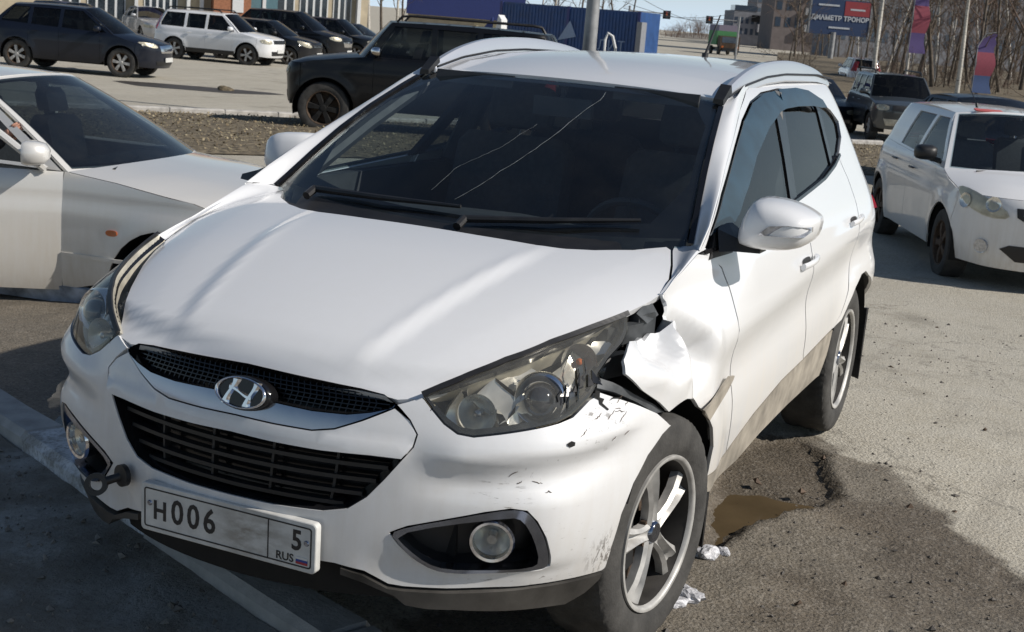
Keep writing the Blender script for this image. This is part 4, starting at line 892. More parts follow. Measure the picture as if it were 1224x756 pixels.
def make_car(name, label, c, pose, mat, group=None, detail=1, lens='lampglass', wheelmat='alloy', glass='tintglass', cladding=None):
    root = empty(name, (pose[0], pose[1], float(gz(pose[0], pose[1]))+pose[3]), math.radians(pose[2]), label, 'car', group)
    if len(pose) > 4: root.rotation_euler = (math.radians(pose[4]), math.radians(-pose[5]), math.radians(pose[2]))
    f = gen_surface(c); W = c['W']/2; zs, zb, zr, zn, wb, rw = c['zs'], c['zb'], c['zr'], c['zn'], c['wb'], c['rw']; Lm = 90+wb*100
    res = .07/detail; K = (.0125, 1.0); kw = dict(res=res, k=K, depth=.012, gap=.003)
    zbF, zbR = zb+c.get('bF', 0), zb+c.get('bR', .04); xc, xr0, xr1, xb1 = c['xc'], c['xr0'], c['xr1'], c['xb1']
    belt = lambda x: float(np.interp(-x, [-xc, -xb1], [zbF, zbR])); ra = rw*1.17
    def arc(cx, a0, a1, n=12): return [(ux(c, f, cx+ra*math.cos(t), rw+ra*math.sin(t)), rw+ra*math.sin(t)) for t in np.radians(np.linspace(a0, a1, n))]
    d1, d2, d3 = c['doors']; AF = arc(0, 38, 178); AB = arc(0, 38, 2, 5); RF = arc(-wb, 2, 150); RB = arc(-wb, 150, 178, 4)
    us = 68.0
    top = [(us, zn), (80, zn+.35*(zbF-zn)), (90-100*xc*.5, zn+.78*(zbF-zn)), (90-100*xc, zbF)]
    hb = [(0, zs+.02), (40, zs+.02)]+AB[::-1]+[(us, zn)]+[(0, zn+.0)]
    hb = [(0, zs), (45, zs+.01), (AB[-1][0], zs+.03)]+AB[::-1]+[(us, zn), (0, zn)]
    panel('front_bumper', f, dedup(hb+[(-u, z) for u, z in hb[::-1] if u > 0]), mat, root, **kw)
    zq = zbR if not c.get('deck') else c['deck']; ue = Lm+58
    for mir in (False, True):
        kk = dict(kw, mirror=mir)
        panel('front_wing', f, dedup(AF+[(90-100*d1, zs+.03), (90-100*d1, belt(d1))]+top[::-1]), mat, root, **kk)
        D1 = panel('front_door', f, [(90-100*d1, zs+.03), (90-100*d2, zs+.03), (90-100*d2, belt(d2)), (90-100*d1, belt(d1))], mat, root, **kk)
        xa = -wb+ra*math.cos(math.radians(30)); 
        if d3:
            low = [p for p in RF if p[0] < 90-100*d3-2]; 
            D2 = panel('rear_door', f, dedup([(90-100*d2, zs+.03)]+([(RF[0][0], zs+.03)]+low if low else [(90-100*d3, zs+.03)])+[(90-100*d3, (low[-1][1] if low else zs+.03)), (90-100*d3, belt(d3)), (90-100*d2, belt(d2))]), mat, root, **kk)
            hi = [p for p in RF if p[0] > 90-100*d3+2]; start = [(90-100*d3, low[-1][1])] if low else [(90-100*d3, zs+.03), (RF[0][0], zs+.03)]+RF
            if low: start += hi
        else:
            start = [(90-100*d2, zs+.03), (RF[0][0], zs+.03)]+RF; D2 = None; 
        xend = d3 if d3 else d2
        panel('rear_wing', f, dedup(start+RB+[(ue, zs+.03), (ue, zq), (90-100*xb1 if xb1 > -wb else ux(c, f, xb1, zbR), zbR), (90-100*xend, belt(xend))]), mat, root, **kk)
        # glasshouse side: frame with openings
        uu = lambda x, z: ux(c, f, x, z)
        pil = .055; Fp = [(xc-.04, zbF), (xr0, zr-.02), ((xr0+xr1)/2, zr+.005), (xr1, zr-.03), (xb1, zbR)]
        fr = [(uu(x, z), z) for x, z in Fp]+[(uu(x, belt(x)), belt(x)) for x in np.linspace(xb1, xc, 8)[1:-1]]
        zt = zr-.075; lerp = lambda z: xc+(xr0-xc)*(z-zbF)/(zr-zbF); lerpr = lambda z: xb1+(xr1-xb1)*(z-zbR)/(zr-zbR)
        wins = []; edges = [(None, d2), (d2, d3 if d3 else None)] + ([(d3, None)] if d3 and c.get('q', 1) else [])
        for (xa_, xb_) in edges:
            zl = .02
            p = []
            if xa_ is None: p += [(lerp(zbF+zl)-.14, belt(xc)+zl), (lerp(zt)-.10, zt)]
            else: p += [(xa_-.045, belt(xa_)+zl), (xa_-.045 if xa_-.045 < lerp(zt)-.1 else lerp(zt)-.1, zt)]
            if xb_ is None: p += [(lerpr(zt)+.09, zt), (lerpr(zbR+.1)+.12, belt(xb1)+.10), (lerpr(zbR)+.20, belt(xb1)+zl)]
            else: p += [(max(xb_+.045, lerpr(zt)+.08), zt), (xb_+.045, belt(xb_)+zl)]
            if xa_ is not None and xb_ is None and (p[0][0]-p[-1][0]) < .12: continue
            wins.append([(uu(x, z), z) for x, z in p])
        FR = panel('window_frame', f, fr, c.get('framemat', mat), root, wins, res=res*1.3, k=K, depth=.03, gap=0, mirror=mir)
        for w_ in wins: panel('side_window', f, w_, M[glass], FR, res=.15, k=K, depth=0, off=-.012, gap=-.006, mirror=mir)
        s_ = -1 if mir else 1
        for D, xh in ((D1, d2+.16), (D2, (d3 or 0)+.18)):
            if D is None: continue
            z = belt(xh)-.13; P, N = surf_eval(f, np.array([90-100*xh-9, 90-100*xh, 90-100*xh+9]), np.array([z]*3), .022); MB().tube([tuple(p*[1, s_, 1]) for p in P], [.010, .015, .010], 6, flat=.8).build('handle', c.get('handlemat', mat), D)
        # mirror
        ym = f(np.array([90-100*(d1-c.get('mirback', .05))]), np.array([zbF+.02]))[0]; cc = Vector((ym[0]+.02, (ym[1]+.12)*s_, ym[2]+.09)); R = []
        for dx, k in ((-.07, .9), (-.05, 1), (.0, .97), (.05, .8), (.075, .4)):
            R.append([(cc.x+dx, cc.y+math.copysign(abs(math.cos(t))**.6, math.cos(t))*.105*k, cc.z+math.copysign(abs(math.sin(t))**.6, math.sin(t))*.072*k) for t in np.linspace(0, 2*math.pi, 14, endpoint=False)])
        if c.get('onemirror') and not mir: continue_m = False
        else: continue_m = True
        wm = MB().rings(R).build('wing_mirror', c.get('mirmat', mat), root) if continue_m else None
        if wm: MB().tube([(ym[0], ym[1]*s_*.98, ym[2]+.02), (cc.x, cc.y-.05*s_, cc.z-.05)], .028, 6).build('mirror_arm', M['black'], wm)
        # headlight and tail lamp, sill, arch
        hlp = [tuple(p) for p in c['lamp']]; hp = panel('headlight', f, smooth_poly(hlp, 1), M['lampgrey'], root, res=.05, k=K, depth=0, off=.004, mirror=mir)
        ins = inset(np.array(hlp if area(np.array(hlp)) > 0 else hlp[::-1]), .012, np.array(K)); cu, cz = np.mean(np.array(hlp), 0)
        hc = np.array(hlp); 
        for k_ in (-.22, .24):
            u_, z_ = cu+k_*(hc[:, 0].max()-hc[:, 0].min()), cz; P, N = surf_eval(f, np.array([u_]), np.array([z_]), .008); P = P[0]*[1, s_, 1]; N = N[0]*[1, s_, 1]
            Mx = Matrix.Translation(P) @ Vector((1, 0, 0)).rotation_difference(Vector(N)).to_matrix().to_4x4(); rr = .28*(hc[:, 1].max()-hc[:, 1].min())
            MB().lathe([(rr, .004), (rr*.7, -.008), (0, -.012)], 16, Mx, 'X').build('reflector', M['reflector'], hp)
        panel('lens', f, smooth_poly([tuple(p) for p in ins], 1), M['lampglass'], hp, res=.05, k=K, depth=.01, off=.014, mirror=mir)
        panel('tail_lamp', f, c['tail'], M['red'], root, res=.06, k=K, depth=.02, off=.01, mirror=mir)
        if cladding: panel('sill', f, [(90+ra*100+2, zs-c.get('sd', 0)), (Lm-ra*100-2, zs-c.get('sd', 0)), (Lm-ra*100-2, zs+.14-c.get('sd', 0)*1.6), (90+ra*100+2, zs+.14-c.get('sd', 0)*1.6)], cladding, root, res=.1, k=K, depth=.03, off=.008, mirror=mir)
        for cx in (0, -wb):
            R = [[(cx+r*math.cos(a), y*s_, rw+r*math.sin(a)) for a in np.radians(np.linspace(-15, 195, 18))] for r, y in ((ra+.012, W-.02), (ra+.03, W*.6))]
            mm = MB().rings(R, closed=False, cap0=False, cap1=False); n0 = len(R[0]); mm.add(R[1]+[(cx, W*.6*s_, rw)], [(i, i+1, n0) for i in range(n0-1)]); mm.build('arch_liner', M['void'], root)
    # bonnet
    rows = []
    for t in np.linspace(0, 1, 10):
        u_ = float(np.interp(t, [0, .25, .55, 1], [p[0] for p in top])); z_ = float(np.interp(t, [0, .25, .55, 1], [p[1] for p in top])); e = f(np.array([u_]), np.array([z_]))[0]; row = []
        fc = f(np.array([0.]), np.array([zn]))[0][0]-f(np.array([us]), np.array([zn]))[0][0]
        for s in np.linspace(-1, 1, 17):
            a = abs(s); y = e[1]*s
            fx = float(f(np.array([us*a]), np.array([zn]))[0][0])-f(np.array([us]), np.array([zn]))[0][0]; yf = float(f(np.array([us*a]), np.array([zn]))[0][1])*np.sign(s)
            w_ = (1-t)**2.2; x = e[0]+fx*(1-t)**1.2+(.22*(1-s*s))*t**1.5; crown = .045*(1-s*s)*min(1, t*3.5)+.012*math.exp(-((a-.55)/.12)**2)*min(1, t*4)*(1-t)
            row.append(np.array([x, yf*w_+y*(1-w_), z_+crown]))
        rows.append(row)
    strip_mb(rows, flip=True).build('bonnet', mat, root, angle=60)
    # windscreen, roof, rear screen
    def sheet(A, Bt, bowx, bowt, bz=0.0):
        def g(s, t):
            s = np.asarray(s, float); t = np.asarray(t, float); q = 1-np.abs(s)**2.2
            return np.stack([A[0]+(Bt[0]-A[0])*t+q*(bowx*(1-t)+bowt*t), (A[1]+(Bt[1]-A[1])*t)*s, A[2]+(Bt[2]-A[2])*t+.02*np.sin(np.pi*np.clip(t, 0, 1))+bz*q*t], -1)
        return g
    eb = f(np.array([90-100*xc]), np.array([zbF]))[0]; et = f(np.array([90-100*xr0]), np.array([zr-.02]))[0]
    WSg = sheet((xc, eb[1], zbF), (xr0, et[1], zr-.02), .20, .09, c.get('crown', .045)); kS = (.65, .8)
    panel('windscreen', WSg, [(-.955, .02), (.955, .02), (.955, .97), (-.955, .97)], M[c.get('wsglass', glass)], root, res=.12, k=kS, eu=.005, ev=.005, depth=0, off=.002)
    panel('windscreen_frame', WSg, [(-1.0, -.03), (1.0, -.03), (1.0, 1.0), (-1.0, 1.0)], mat, root, [[(-.945, .04), (.945, .04), (.945, .955), (-.945, .955)]], res=.1, k=kS, eu=.005, ev=.005, depth=.02, gap=0)
    panel('screen_border', WSg, [(-.97, -.0), (.97, .0), (.97, .985), (-.97, .985)], M['trim'], root, [[(-.925, .07), (.925, .07), (.925, .93), (-.925, .93)]], res=.1, k=kS, eu=.005, ev=.005, depth=0, off=-.004)
    er = f(np.array([uu(xr1, zr-.03)]), np.array([zr-.03]))[0]
    def roofg(s, t):
        s = np.asarray(s, float); t = np.asarray(t, float); q = 1-np.abs(s)**2.4
        x = xr0+(xr1-xr0)*t+q*(.09*(1-t)-.07*t); z = (zr-.02)*(1-t)+(zr-.03)*t+.025*np.sin(np.pi*t)*1+c.get('crown', .045)*q
        return np.stack([x, (et[1]+(er[1]-et[1])*t)*s, z], -1)
    panel('roof', lambda s, t: roofg(s, t)*np.array([1, 1, 1]), [(-1.0, 0), (-1.0, 1), (1.0, 1), (1.0, 0)], mat, root, res=.1, k=(.6, abs(xr1-xr0)), eu=.01, ev=.01, depth=.01, gap=0)
    if c.get('deck'):
        e2 = f(np.array([uu(xb1, zbR)]), np.array([zbR]))[0]
        rows = []
        for t in np.linspace(0, 1, 6):
            u_ = uu(xb1, zbR)+(ue-uu(xb1, zbR))*t; z_ = zbR+(zq-zbR)*t; e = f(np.array([u_]), np.array([z_]))[0]; fxr = float(f(np.array([Lm+90.]), np.array([zq]))[0][0])-float(f(np.array([ue]), np.array([zq]))[0][0])
            rows.append([np.array([e[0]+fxr*(1-s*s)*t, e[1]*s, z_+.02*(1-s*s)]) for s in np.linspace(-1, 1, 11)])
        strip_mb(rows, flip=True).build('boot_lid', mat, root)
        RSg = sheet((xr1, er[1], zr-.03), (xb1, e2[1], zbR), -.07, -.05, 0)
    else:
        e2 = f(np.array([uu(xb1, zbR)]), np.array([zbR]))[0]; RSg = sheet((xr1, er[1], zr-.03), (xb1, e2[1], zbR), -.10, -.22, 0)
    panel('rear_screen', RSg, [(-.94, .06), (.94, .06), (.94, .95), (-.94, .95)], M['tintglass'], root, res=.12, k=kS, eu=.005, ev=.005, depth=0, off=.003)
    panel('rear_screen_frame', RSg, [(-1, 0), (1, 0), (1, 1), (-1, 1)], mat, root, [[(-.93, .07), (.93, .07), (.93, .94), (-.93, .94)]], res=.12, k=kS, eu=.005, ev=.005, depth=.02, gap=0)
    rb = [(ue, zs+.03), (Lm+90, zs+.03), (Lm+90, zq), (ue, zq)]
    for mir in (False, True): panel('rear_panel', f, rb, mat, root, mirror=mir, gap=0, **{k: v for k, v in kw.items() if k != 'gap'})
    # grille, intake, plate
    for nm, poly, mt in c['front']:
        panel(nm, f, dedup(poly+[(-u, z) for u, z in poly[::-1] if u > 0]), M[mt], root, res=.06, k=K, depth=.012, off=.006 if mt != 'chrome' else .010)
    pz = c.get('plate', zs+.22); P = f(np.array([0.]), np.array([pz]))[0]; MB().box((P[0]+.015, 0, pz), (.012, .52, .112)).build('number_plate', M['platewhite'], root)
    # dark core, floor, seats
    MB().box((-wb/2, 0, zs+.06), (wb+c['fo']*.9, W*1.3, .14)).box((c['fo']*.25, 0, (zs+zn)/2), (c['fo']*.7, W*1.2, (zn-zs)*.7)).build('underbody', M['void'], root)
    MB().box(((xc+xb1)/2-.05, 0, zb-.32), (abs(xb1-xc)*.92, W*1.72, .05)).box((xc-.10, 0, zb-.12), (.5, W*1.55, .22)).build('cabin_floor', M['interior'], root)
    for sx, sy in ((d2+.30, .36), (d2+.30, -.36), ((d3 or d2-.8)+.15, .36), ((d3 or d2-.8)+.15, -.36)):
        st = MB(); hgt = zr-zb
        for z0, z1, ww, tt in ((zb-.3, zb+hgt*.42, .23, .07), (zb+hgt*.48, zb+hgt*.80, .13, .045)):
            st.rings([[(sx-.25*(z-zb)+a*tt*k, sy+b*ww*k, z) for a, b in ((-1, -.9), (1, -.9), (1.2, 0), (1, .9), (-1, .9))] for z, k in ((z0, .9), (z0+.03, 1), (z1-.04, .97), (z1, .75))])
        st.build('seat', M['seat'], root, angle=60)
    MB().tube([(xc-.02+.20, -.60, zbF+.012), (xc-.05+.08, -.05, zbF+.03)], .010, 5).tube([(xc+.16, .10, zbF+.015), (xc-.02, .62, zbF+.03)], .010, 5).build('wiper', M['black'], root)
    for cx in (0, -wb):
        for s_ in (1, -1): wheel_small(root, (cx, (W-.125)*s_, rw), s_, rw, c.get('steer', 0) if cx == 0 else 0, .3*cx+.4*s_, wheelmat, w=.1, spokes=c.get('spokes', 5))
    return root
def rails(root, c, z0, mat, y=None, h=.06, cross=0):
    y = y or c['wr']-.05; x0, x1 = c['xr0']-.15, c['xr1']+.12
    for s_ in (1, -1):
        MB().tube([(x0+.08, y*s_, z0-.03), (x0, y*s_, z0+h*.8), (x0-.15, y*s_, z0+h), (x1+.15, y*s_, z0+h), (x1, y*s_, z0+h*.8), (x1-.06, y*s_, z0-.03)], .022, 6).build('roof_rail', mat, root)
    for i in range(cross):
        x = x0+(x1-x0)*(i+.7)/(cross+.4); MB().tube([(x, -y, z0+h), (x, y, z0+h)], .016, 6).build('rack_bar', mat, root)
SEDAN = dict(L=4.5, W=1.70, zs=.20, zb=.945, zr=1.42, wr=.57, zn=.80, fo=.92, ro=.98, wb=2.58, rw=.305, xc=-.66, xr0=-1.46, xr1=-2.5, xb1=-3.0, doors=(-.68, -1.74, -2.42), deck=.95, bF=.0, bR=.02, crown=.04,
    lamp=[(30, .72), (62, .73), (66, .64), (60, .59), (31, .59)], tail=[(350+58, .80), (350+70, .80), (350+70, .62), (350+50, .62)], front=[('upper_grille', [(0, .55), (27, .55), (27, .67), (0, .67)], 'black'), ('lower_grille', [(0, .30), (30, .30), (30, .38), (0, .38)], 'black')])
HATCH = dict(L=4.02, W=1.75, zs=.21, zb=.98, zr=1.47, wr=.60, zn=.83, fo=.82, ro=.62, wb=2.59, rw=.315, xc=-.22, xr0=-.98, xr1=-2.75, xb1=-3.05, doors=(-.47, -1.42, -2.18), bF=-.01, bR=.07, crown=.045, p=2.5, q=0,
    lamp=[(33, .66), (45, .645), (60, .72), (72, .86), (66, .885), (52, .84), (36, .745)], tail=[(Lm_ := 349+42, 1.10), (Lm_+14, 1.10), (Lm_+14, .75), (Lm_, .75)], front=[('upper_grille', [(0, .62), (22, .62), (30, .68), (31, .76), (0, .77)], 'black'), ('grille_bar', [(0, .69), (26, .69), (27, .705), (0, .705)], 'chrome'), ('lower_grille', [(0, .30), (28, .30), (37, .40), (32, .44), (0, .44)], 'black')])
OFFROAD = dict(L=4.1, W=1.68, zs=.32, zb=1.06, zr=1.62, wr=.63, zn=.93, fo=.72, ro=.70, wb=2.35, rw=.345, xc=-.28, xr0=-.82, xr1=-2.75, xb1=-2.95, doors=(-.45, -1.35, -2.0), bF=0, bR=.02, crown=.03, p=3.4, pr=4,
    lamp=[(36, .78), (57, .78), (62, .92), (38, .92)], tail=[(345, 1.0), (370, 1.0), (370, .75), (345, .75)], front=[('upper_grille', [(0, .78), (32, .78), (32, .91), (0, .91)], 'black'), ('lower_grille', [(0, .42), (40, .42), (44, .58), (0, .58)], 'lampgrey')], spokes=6)
SUV = dict(L=4.7, W=1.85, zs=.27, zb=1.06, zr=1.64, wr=.61, zn=.88, fo=.92, ro=.96, wb=2.72, rw=.37, xc=-.22, xr0=-1.10, xr1=-2.9, xb1=-3.38, doors=(-.55, -1.62, -2.42), bF=-.01, bR=.10, crown=.04,
    lamp=[(34, .76), (60, .86), (66, .92), (50, .92), (33, .86)], tail=[(405, 1.1), (430, 1.1), (430, .88), (400, .90)], front=[('upper_grille', [(0, .66), (26, .66), (30, .84), (0, .86)], 'chrome'), ('lower_grille', [(0, .36), (34, .36), (36, .46), (0, .46)], 'black')])
XT = dict(L=4.5, W=1.77, zs=.30, zb=1.05, zr=1.63, wr=.63, zn=.92, fo=.84, ro=.92, wb=2.62, rw=.355, xc=-.30, xr0=-.98, xr1=-3.05, xb1=-3.36, doors=(-.52, -1.50, -2.26), bF=0, bR=.03, crown=.035, p=3.0, pr=4, framemat=None,
    lamp=[(34, .74), (58, .76), (64, .90), (36, .90)], tail=[(395, 1.45), (412, 1.45), (412, .95), (392, .95)], front=[('upper_grille', [(0, .76), (30, .76), (32, .89), (0, .89)], 'black'), ('lower_grille', [(0, .38), (34, .38), (36, .52), (0, .52)], 'black')])
BOXY = dict(L=4.8, W=1.98, zs=.42, zb=1.28, zr=1.88, wr=.80, zn=1.12, fo=.66, ro=.92, wb=2.95, rw=.42, xc=-.62, xr0=-1.02, xr1=-3.55, xb1=-3.72, doors=(-.78, -1.72, -2.45), bF=0, bR=.0, crown=.02, p=5, pr=6,
    lamp=[(43, .92), (56, .92), (56, 1.06), (43, 1.06)], tail=[(415, 1.2), (425, 1.2), (425, .95), (415, .95)], front=[('upper_grille', [(0, .88), (40, .88), (40, 1.08), (0, 1.08)], 'chrome'), ('lower_grille', [(0, .48), (50, .48), (50, .66), (0, .66)], 'lip')], spokes=6)
for d_c in (XT,): d_c.pop('framemat')
M['sillblue'] = simple('chalky_blue_sill', (.33, .38, .45), .8, var=.6, scale=9, bump=.3)
P_silver = paint('dusty_silver_paint', (.74, .725, .69), dust=.55, dust_c=(.50, .42, .30), z0=.25, z1=.95, metal=.25, rough=.38)
P_hatch = paint('dirty_white_paint', (.78, .78, .78), dust=.55, dust_c=(.44, .38, .29), z0=.25, z1=1.0)
P_navy = paint('dusty_navy_paint', (.006, .009, .018), coat=.35, dust=.09, dust_c=(.16, .14, .11), z0=.3, z1=1.0)
P_black = paint('black_paint', (.004, .0045, .006), coat=.25, dust=.02, dust_c=(.10, .09, .075), z0=.3, z1=.9)
P_grey = paint('dark_grey_green_paint', (.035, .042, .046), dust=.2, dust_c=(.15, .135, .11), z0=.3, z1=1.1)
P_xt = paint('white_suv_paint', (.74, .75, .77), dust=.35, dust_c=(.42, .38, .30), z0=.3, z1=.9)
P_black2 = paint('black_paint_clean', (.006, .007, .010), coat=.4, dust=.04)
P_silv2 = paint('silver_paint', (.45, .46, .48), dust=.2, metal=.4)
SEDAN.update(sd=.05, wsglass='skyglass', onemirror=1, mirback=.16)
sedan = make_car('silver_sedan', 'dusty silver sedan beside the crumpled white crossover, with a hand at its open window', SEDAN, (-3.60, -3.22, 100, -.15), P_silver, detail=2.2, glass='sideglass', cladding=M['sillblue'])
# the sedan's near front door stands ajar: swing it, with its mirror, about the front hinge
hx, hy = SEDAN['doors'][0], -SEDAN['W']/2+.03
Md = Matrix.Translation((hx, hy, 0)) @ Matrix.Rotation(math.radians(24), 4, 'Z') @ Matrix.Translation((-hx, -hy, 0))
for o in list(sedan.children):
    nm = o.name.split('.')[0]; ymean = np.mean([v.co.y for v in o.data.vertices]) if o.type == 'MESH' else 0
    if nm in ('front_door', 'wing_mirror') and ymean < 0:
        for q in [o]+list(o.children): q.data.transform(Md)
    if nm == 'window_frame' and ymean < 0:
        for q in list(o.children):
            if np.mean([v.co.x for v in q.data.vertices]) > SEDAN['doors'][1]: bpy.data.objects.remove(q)
dfr = MB(); zz = [(hx-.10, .95), (hx-.46, 1.20), (hx-.70, 1.345), (SEDAN['doors'][1]+.02, 1.365), (SEDAN['doors'][1], .95)]
ysd = lambda z: hy-.02+(z-.93)*.44
dfr.tube([tuple(Md @ Vector((x, ysd(z), z))) for x, z in smooth_line(zz, 2)], .022, 6).build('door_frame', P_silver, sedan)
panel('side_marker', gen_surface(SEDAN), smooth_poly([(90+30, .60), (90+38, .60), (90+38, .64), (90+30, .64)], 2), M['orange'], sedan, res=.02, k=(.0125, 1), off=.006, mirror=True)
for z_ in (.46,): MB().rings([list(map(tuple, [q*np.array([1, -1, 1]) for q in r])) for r in bar_on(gen_surface(SEDAN), [(60, z_), (157, z_)], .022, .010, -.002, 20)], smooth=False).build('side_moulding', P_silver, sedan)
HATCH.update(handlemat=M['black'], mirmat=M['black'], wsglass='wsglass')
hatch = make_car('white_hatchback', 'dirty white hatchback with black mirrors parked right behind the crossover', HATCH, (-9.67, 1.255, 22, -.03), P_hatch, detail=2, glass='sideglass', wheelmat='brake')
gh = gen_surface(HATCH); WSz = 1.47
MB().tube([(-1.35, -.30, 1.50), (-1.38, -.30, 1.535)], .014, 8).tube([(-1.375, -.30, 1.53), (-1.75, -.30, 1.70)], .005, 6).build('aerial', M['black'], hatch)
MB().box((-.955, -.30, 1.492), (.10, .26, .012), rot=Matrix.Rotation(math.radians(8), 3, 'Y')).build('roof_sticker', simple('red_sticker', (.50, .10, .09), .5), hatch)
for s_ in (1, -1):
    P_, N_ = surf_eval(gh, np.array([47.]), np.array([.40]), .004); P_ = P_[0]*[1, s_, 1]; N_ = N_[0]*[1, s_, 1]; Mx = Matrix.Translation(P_) @ Vector((1, 0, 0)).rotation_difference(Vector(N_)).to_matrix().to_4x4(); MB().lathe([(.062, -.01), (.062, .012), (.05, .008), (0, .016)], 20, Mx, 'X').build('fog_lamp', M['clearlens'], hatch)
offr = make_car('offroad_car', 'dark grey boxy off-road car driving up behind the white hatchback', OFFROAD, (-31.9, -3.39, 23, -.0), P_grey)
rails(offr, OFFROAD, 1.66, M['black'])
SUV['spokes'] = 6
suv = make_car('dark_suv', 'dusty dark blue SUV in the lot, nearest behind the silver sedan', SUV, (-25.3, -21.8, 109, .0), P_navy)
xt = make_car('white_suv', 'white SUV with black roof rails and dark windows parked in the lot', XT, (-36.0, -25.4, 101, -.02), P_xt, cladding=M['black'])
rails(xt, XT, 1.67, M['black'])
BOXY.update(mirmat=M['chrome'])
blk = make_car('black_offroader', 'big black square off-roader with roof rack standing beyond the brown grass strip', BOXY, (-16.5, -10.43, -66, .0), P_black, detail=1.3, wheelmat='void', glass='tintglass')
rails(blk, BOXY, 1.90, M['black'], y=.72, h=.08, cross=5)
def row(k, spec, mat, name, label, dx=0.0, **kw):
    x, y = np.array([-36.0, -25.4])+np.array([-.98, -.17])*2.75*k+np.array([-.19, .98])*dx
    return make_car(name, label, spec, (x, y, 101, -.02), mat, **kw)
row(1.0, HATCH, P_black2, 'dark_hatchback', 'dark hatchback with bright headlight half hidden behind the white SUV', dx=.3)
r2_ = dict(SUV, W=1.95, zr=1.82, zb=1.18, zn=1.0, lamp=[(34, .86), (60, .88), (66, 1.02), (36, 1.02)])
row(2.25, r2_, P_black2, 'black_suv', 'large black SUV with a bright headlight parked in the second row of the lot')
row(3.5, XT, P_black2, 'black_suv', 'black SUV in the lot partly hidden behind the larger black SUV', dx=.2)
row(5.2, SEDAN, P_navy, 'dark_sedan', 'dark sedan far back in the lot beside the bare trees', dx=-.4)
make_car('silver_hatchback', 'silver car with open grille facing out beside the glass shop front', SEDAN, (-45.5, -37.0, 55, -.02), P_silv2)
make_car('dark_car', 'dark car with bluish windscreen behind the bonnet of the dark blue SUV', HATCH, (-38.6, -34.6, 80, -.02), P_grey)
make_car('dark_estate', 'dark estate car beyond the black off-roader beside the lamp post', dict(SUV), (-30.2, -9.6, -62, .0), P_black2)
make_car('dark_sedan', 'dark sedan with blue-tinted side windows behind the roof of the white hatchback', SEDAN, (-18.2, .55, 30, .0), P_navy)
make_car('dark_sedan', 'dark car whose roof shows past the rear roof rail of the crossover', SEDAN, (-33.5, -5.75, 25, -.1), P_navy)
make_car('pale_van', 'pale minivan far off on the road by the shrubs', XT, (-74.5, -12.6, 200, -.05), P_xt)
# ============================================================ place helpers: a sight line from the measured viewpoint, at a measured distance
def sight(px, py):
    v = np.array([(px-612)/FOC, -(py-378)/FOC, 1.0]); return v[0]*r2+v[1]*u2+v[2]*d_
def at(px, py, dep): return CAM+sight(px, py)*dep
def on_ground(px, py, z=None):
    d = sight(px, py); t = 5.0
    for _ in range(60):
        p = CAM+d*t; g = gz(p[0], p[1]) if z is None else z; t += (p[2]-g)/max(1e-6, -d[2])*.8
    return CAM+d*t
def vnoise(x, y, s, seed=0):
    r = np.random.default_rng(seed); T = r.random((64, 64)); x = x*s; y = y*s; i = np.floor(x).astype(int); j = np.floor(y).astype(int); a = x-i; b = y-j; a = a*a*(3-2*a); b = b*b*(3-2*b)
    g = lambda p, q: T[p % 64, q % 64]
    return (g(i, j)*(1-a)+g(i+1, j)*a)*(1-b)+(g(i, j+1)*(1-a)+g(i+1, j+1)*a)*b
def fbm(x, y, s, n=4, seed=0): return sum(vnoise(x+7.3*k, y-3.1*k, s*2**k, seed+k)*.5**k for k in range(n))/sum(.5**k for k in range(n))
def pdist(X, Y, poly):
    """signed distance to a polygon, positive inside"""
    P = np.stack([X.ravel(), Y.ravel()], 1); d = np.full(len(P), 1e9); n = len(poly)
    for i in range(n):
        a = np.array(poly[i]); b = np.array(poly[(i+1) % n]); e = b-a; t = np.clip(((P-a)@e)/(e@e), 0, 1); d = np.minimum(d, np.linalg.norm(P-a-t[:, None]*e, axis=1))
    return np.where(inpoly(P, poly), d, -d).reshape(X.shape)
# ============================================================ ground
K0 = on_ground(0, 474, .07)[:2]; K1 = on_ground(345, 700, .07)[:2]; kd = (K1-K0)/np.linalg.norm(K1-K0); kn = np.array([-kd[1], kd[0]])   # kerb line
if kn[0] < 0: kn = -kn
def kside(x, y): return (x-K0[0])*kn[0]+(y-K0[1])*kn[1]        # positive on the footpath side
damp_poly = [tuple(on_ground(*p)[:2]) for p in ((840, 575), (880, 545), (920, 520), (955, 522), (985, 538), (1010, 562), (1050, 566), (1080, 585), (1125, 622), (1180, 650), (1260, 690))]+[(.6, 2.6), (1.4, 1.7), (1.0, .9), (.0, -.2), (-.8, -.6), (-1.6, .3)]
dust_poly = [tuple(on_ground(*p)[:2]) for p in ((1075, 572), (1100, 575), (1140, 600), (1155, 615), (1120, 612), (1085, 590))]
pud_poly = [tuple(on_ground(*p)[:2]) for p in ((846, 606), (862, 572), (905, 576), (950, 586), (1000, 598), (985, 606), (925, 609), (885, 622), (858, 640))]
pud2_poly = [(-1.75, -2.5), (-.95, -2.45), (-.2, -1.7), (.05, -1.1), (-.35, -.9), (-1.2, -1.55), (-1.85, -2.0)]
xs = np.unique(np.concatenate([-np.geomspace(9, 1500, 42)[::-1], np.arange(-9, 3.4, .032), np.geomspace(3.4, 1500, 36)]))
ys = np.unique(np.concatenate([-np.geomspace(4.4, 1500, 44)[::-1], np.arange(-4.4, 4.0, .032), np.geomspace(4.0, 1500, 38)]))
GX, GY = np.meshgrid(xs, ys, indexing='ij')
dd_ = pdist(GX, GY, damp_poly)+(fbm(GX, GY, 1.6, 6, 3)-.5)*.80+(fbm(GX, GY, 11, 5, 13)-.5)*.26
damp = ss(-.035, .055, dd_)*(.80+.20*ss(.36, .56, fbm(GX, GY, 1.3, 5, 17)))*(1-.85*ss(-.02, .04, pdist(GX, GY, dust_poly)+(fbm(GX, GY, 6, 4, 9)-.5)*.1))
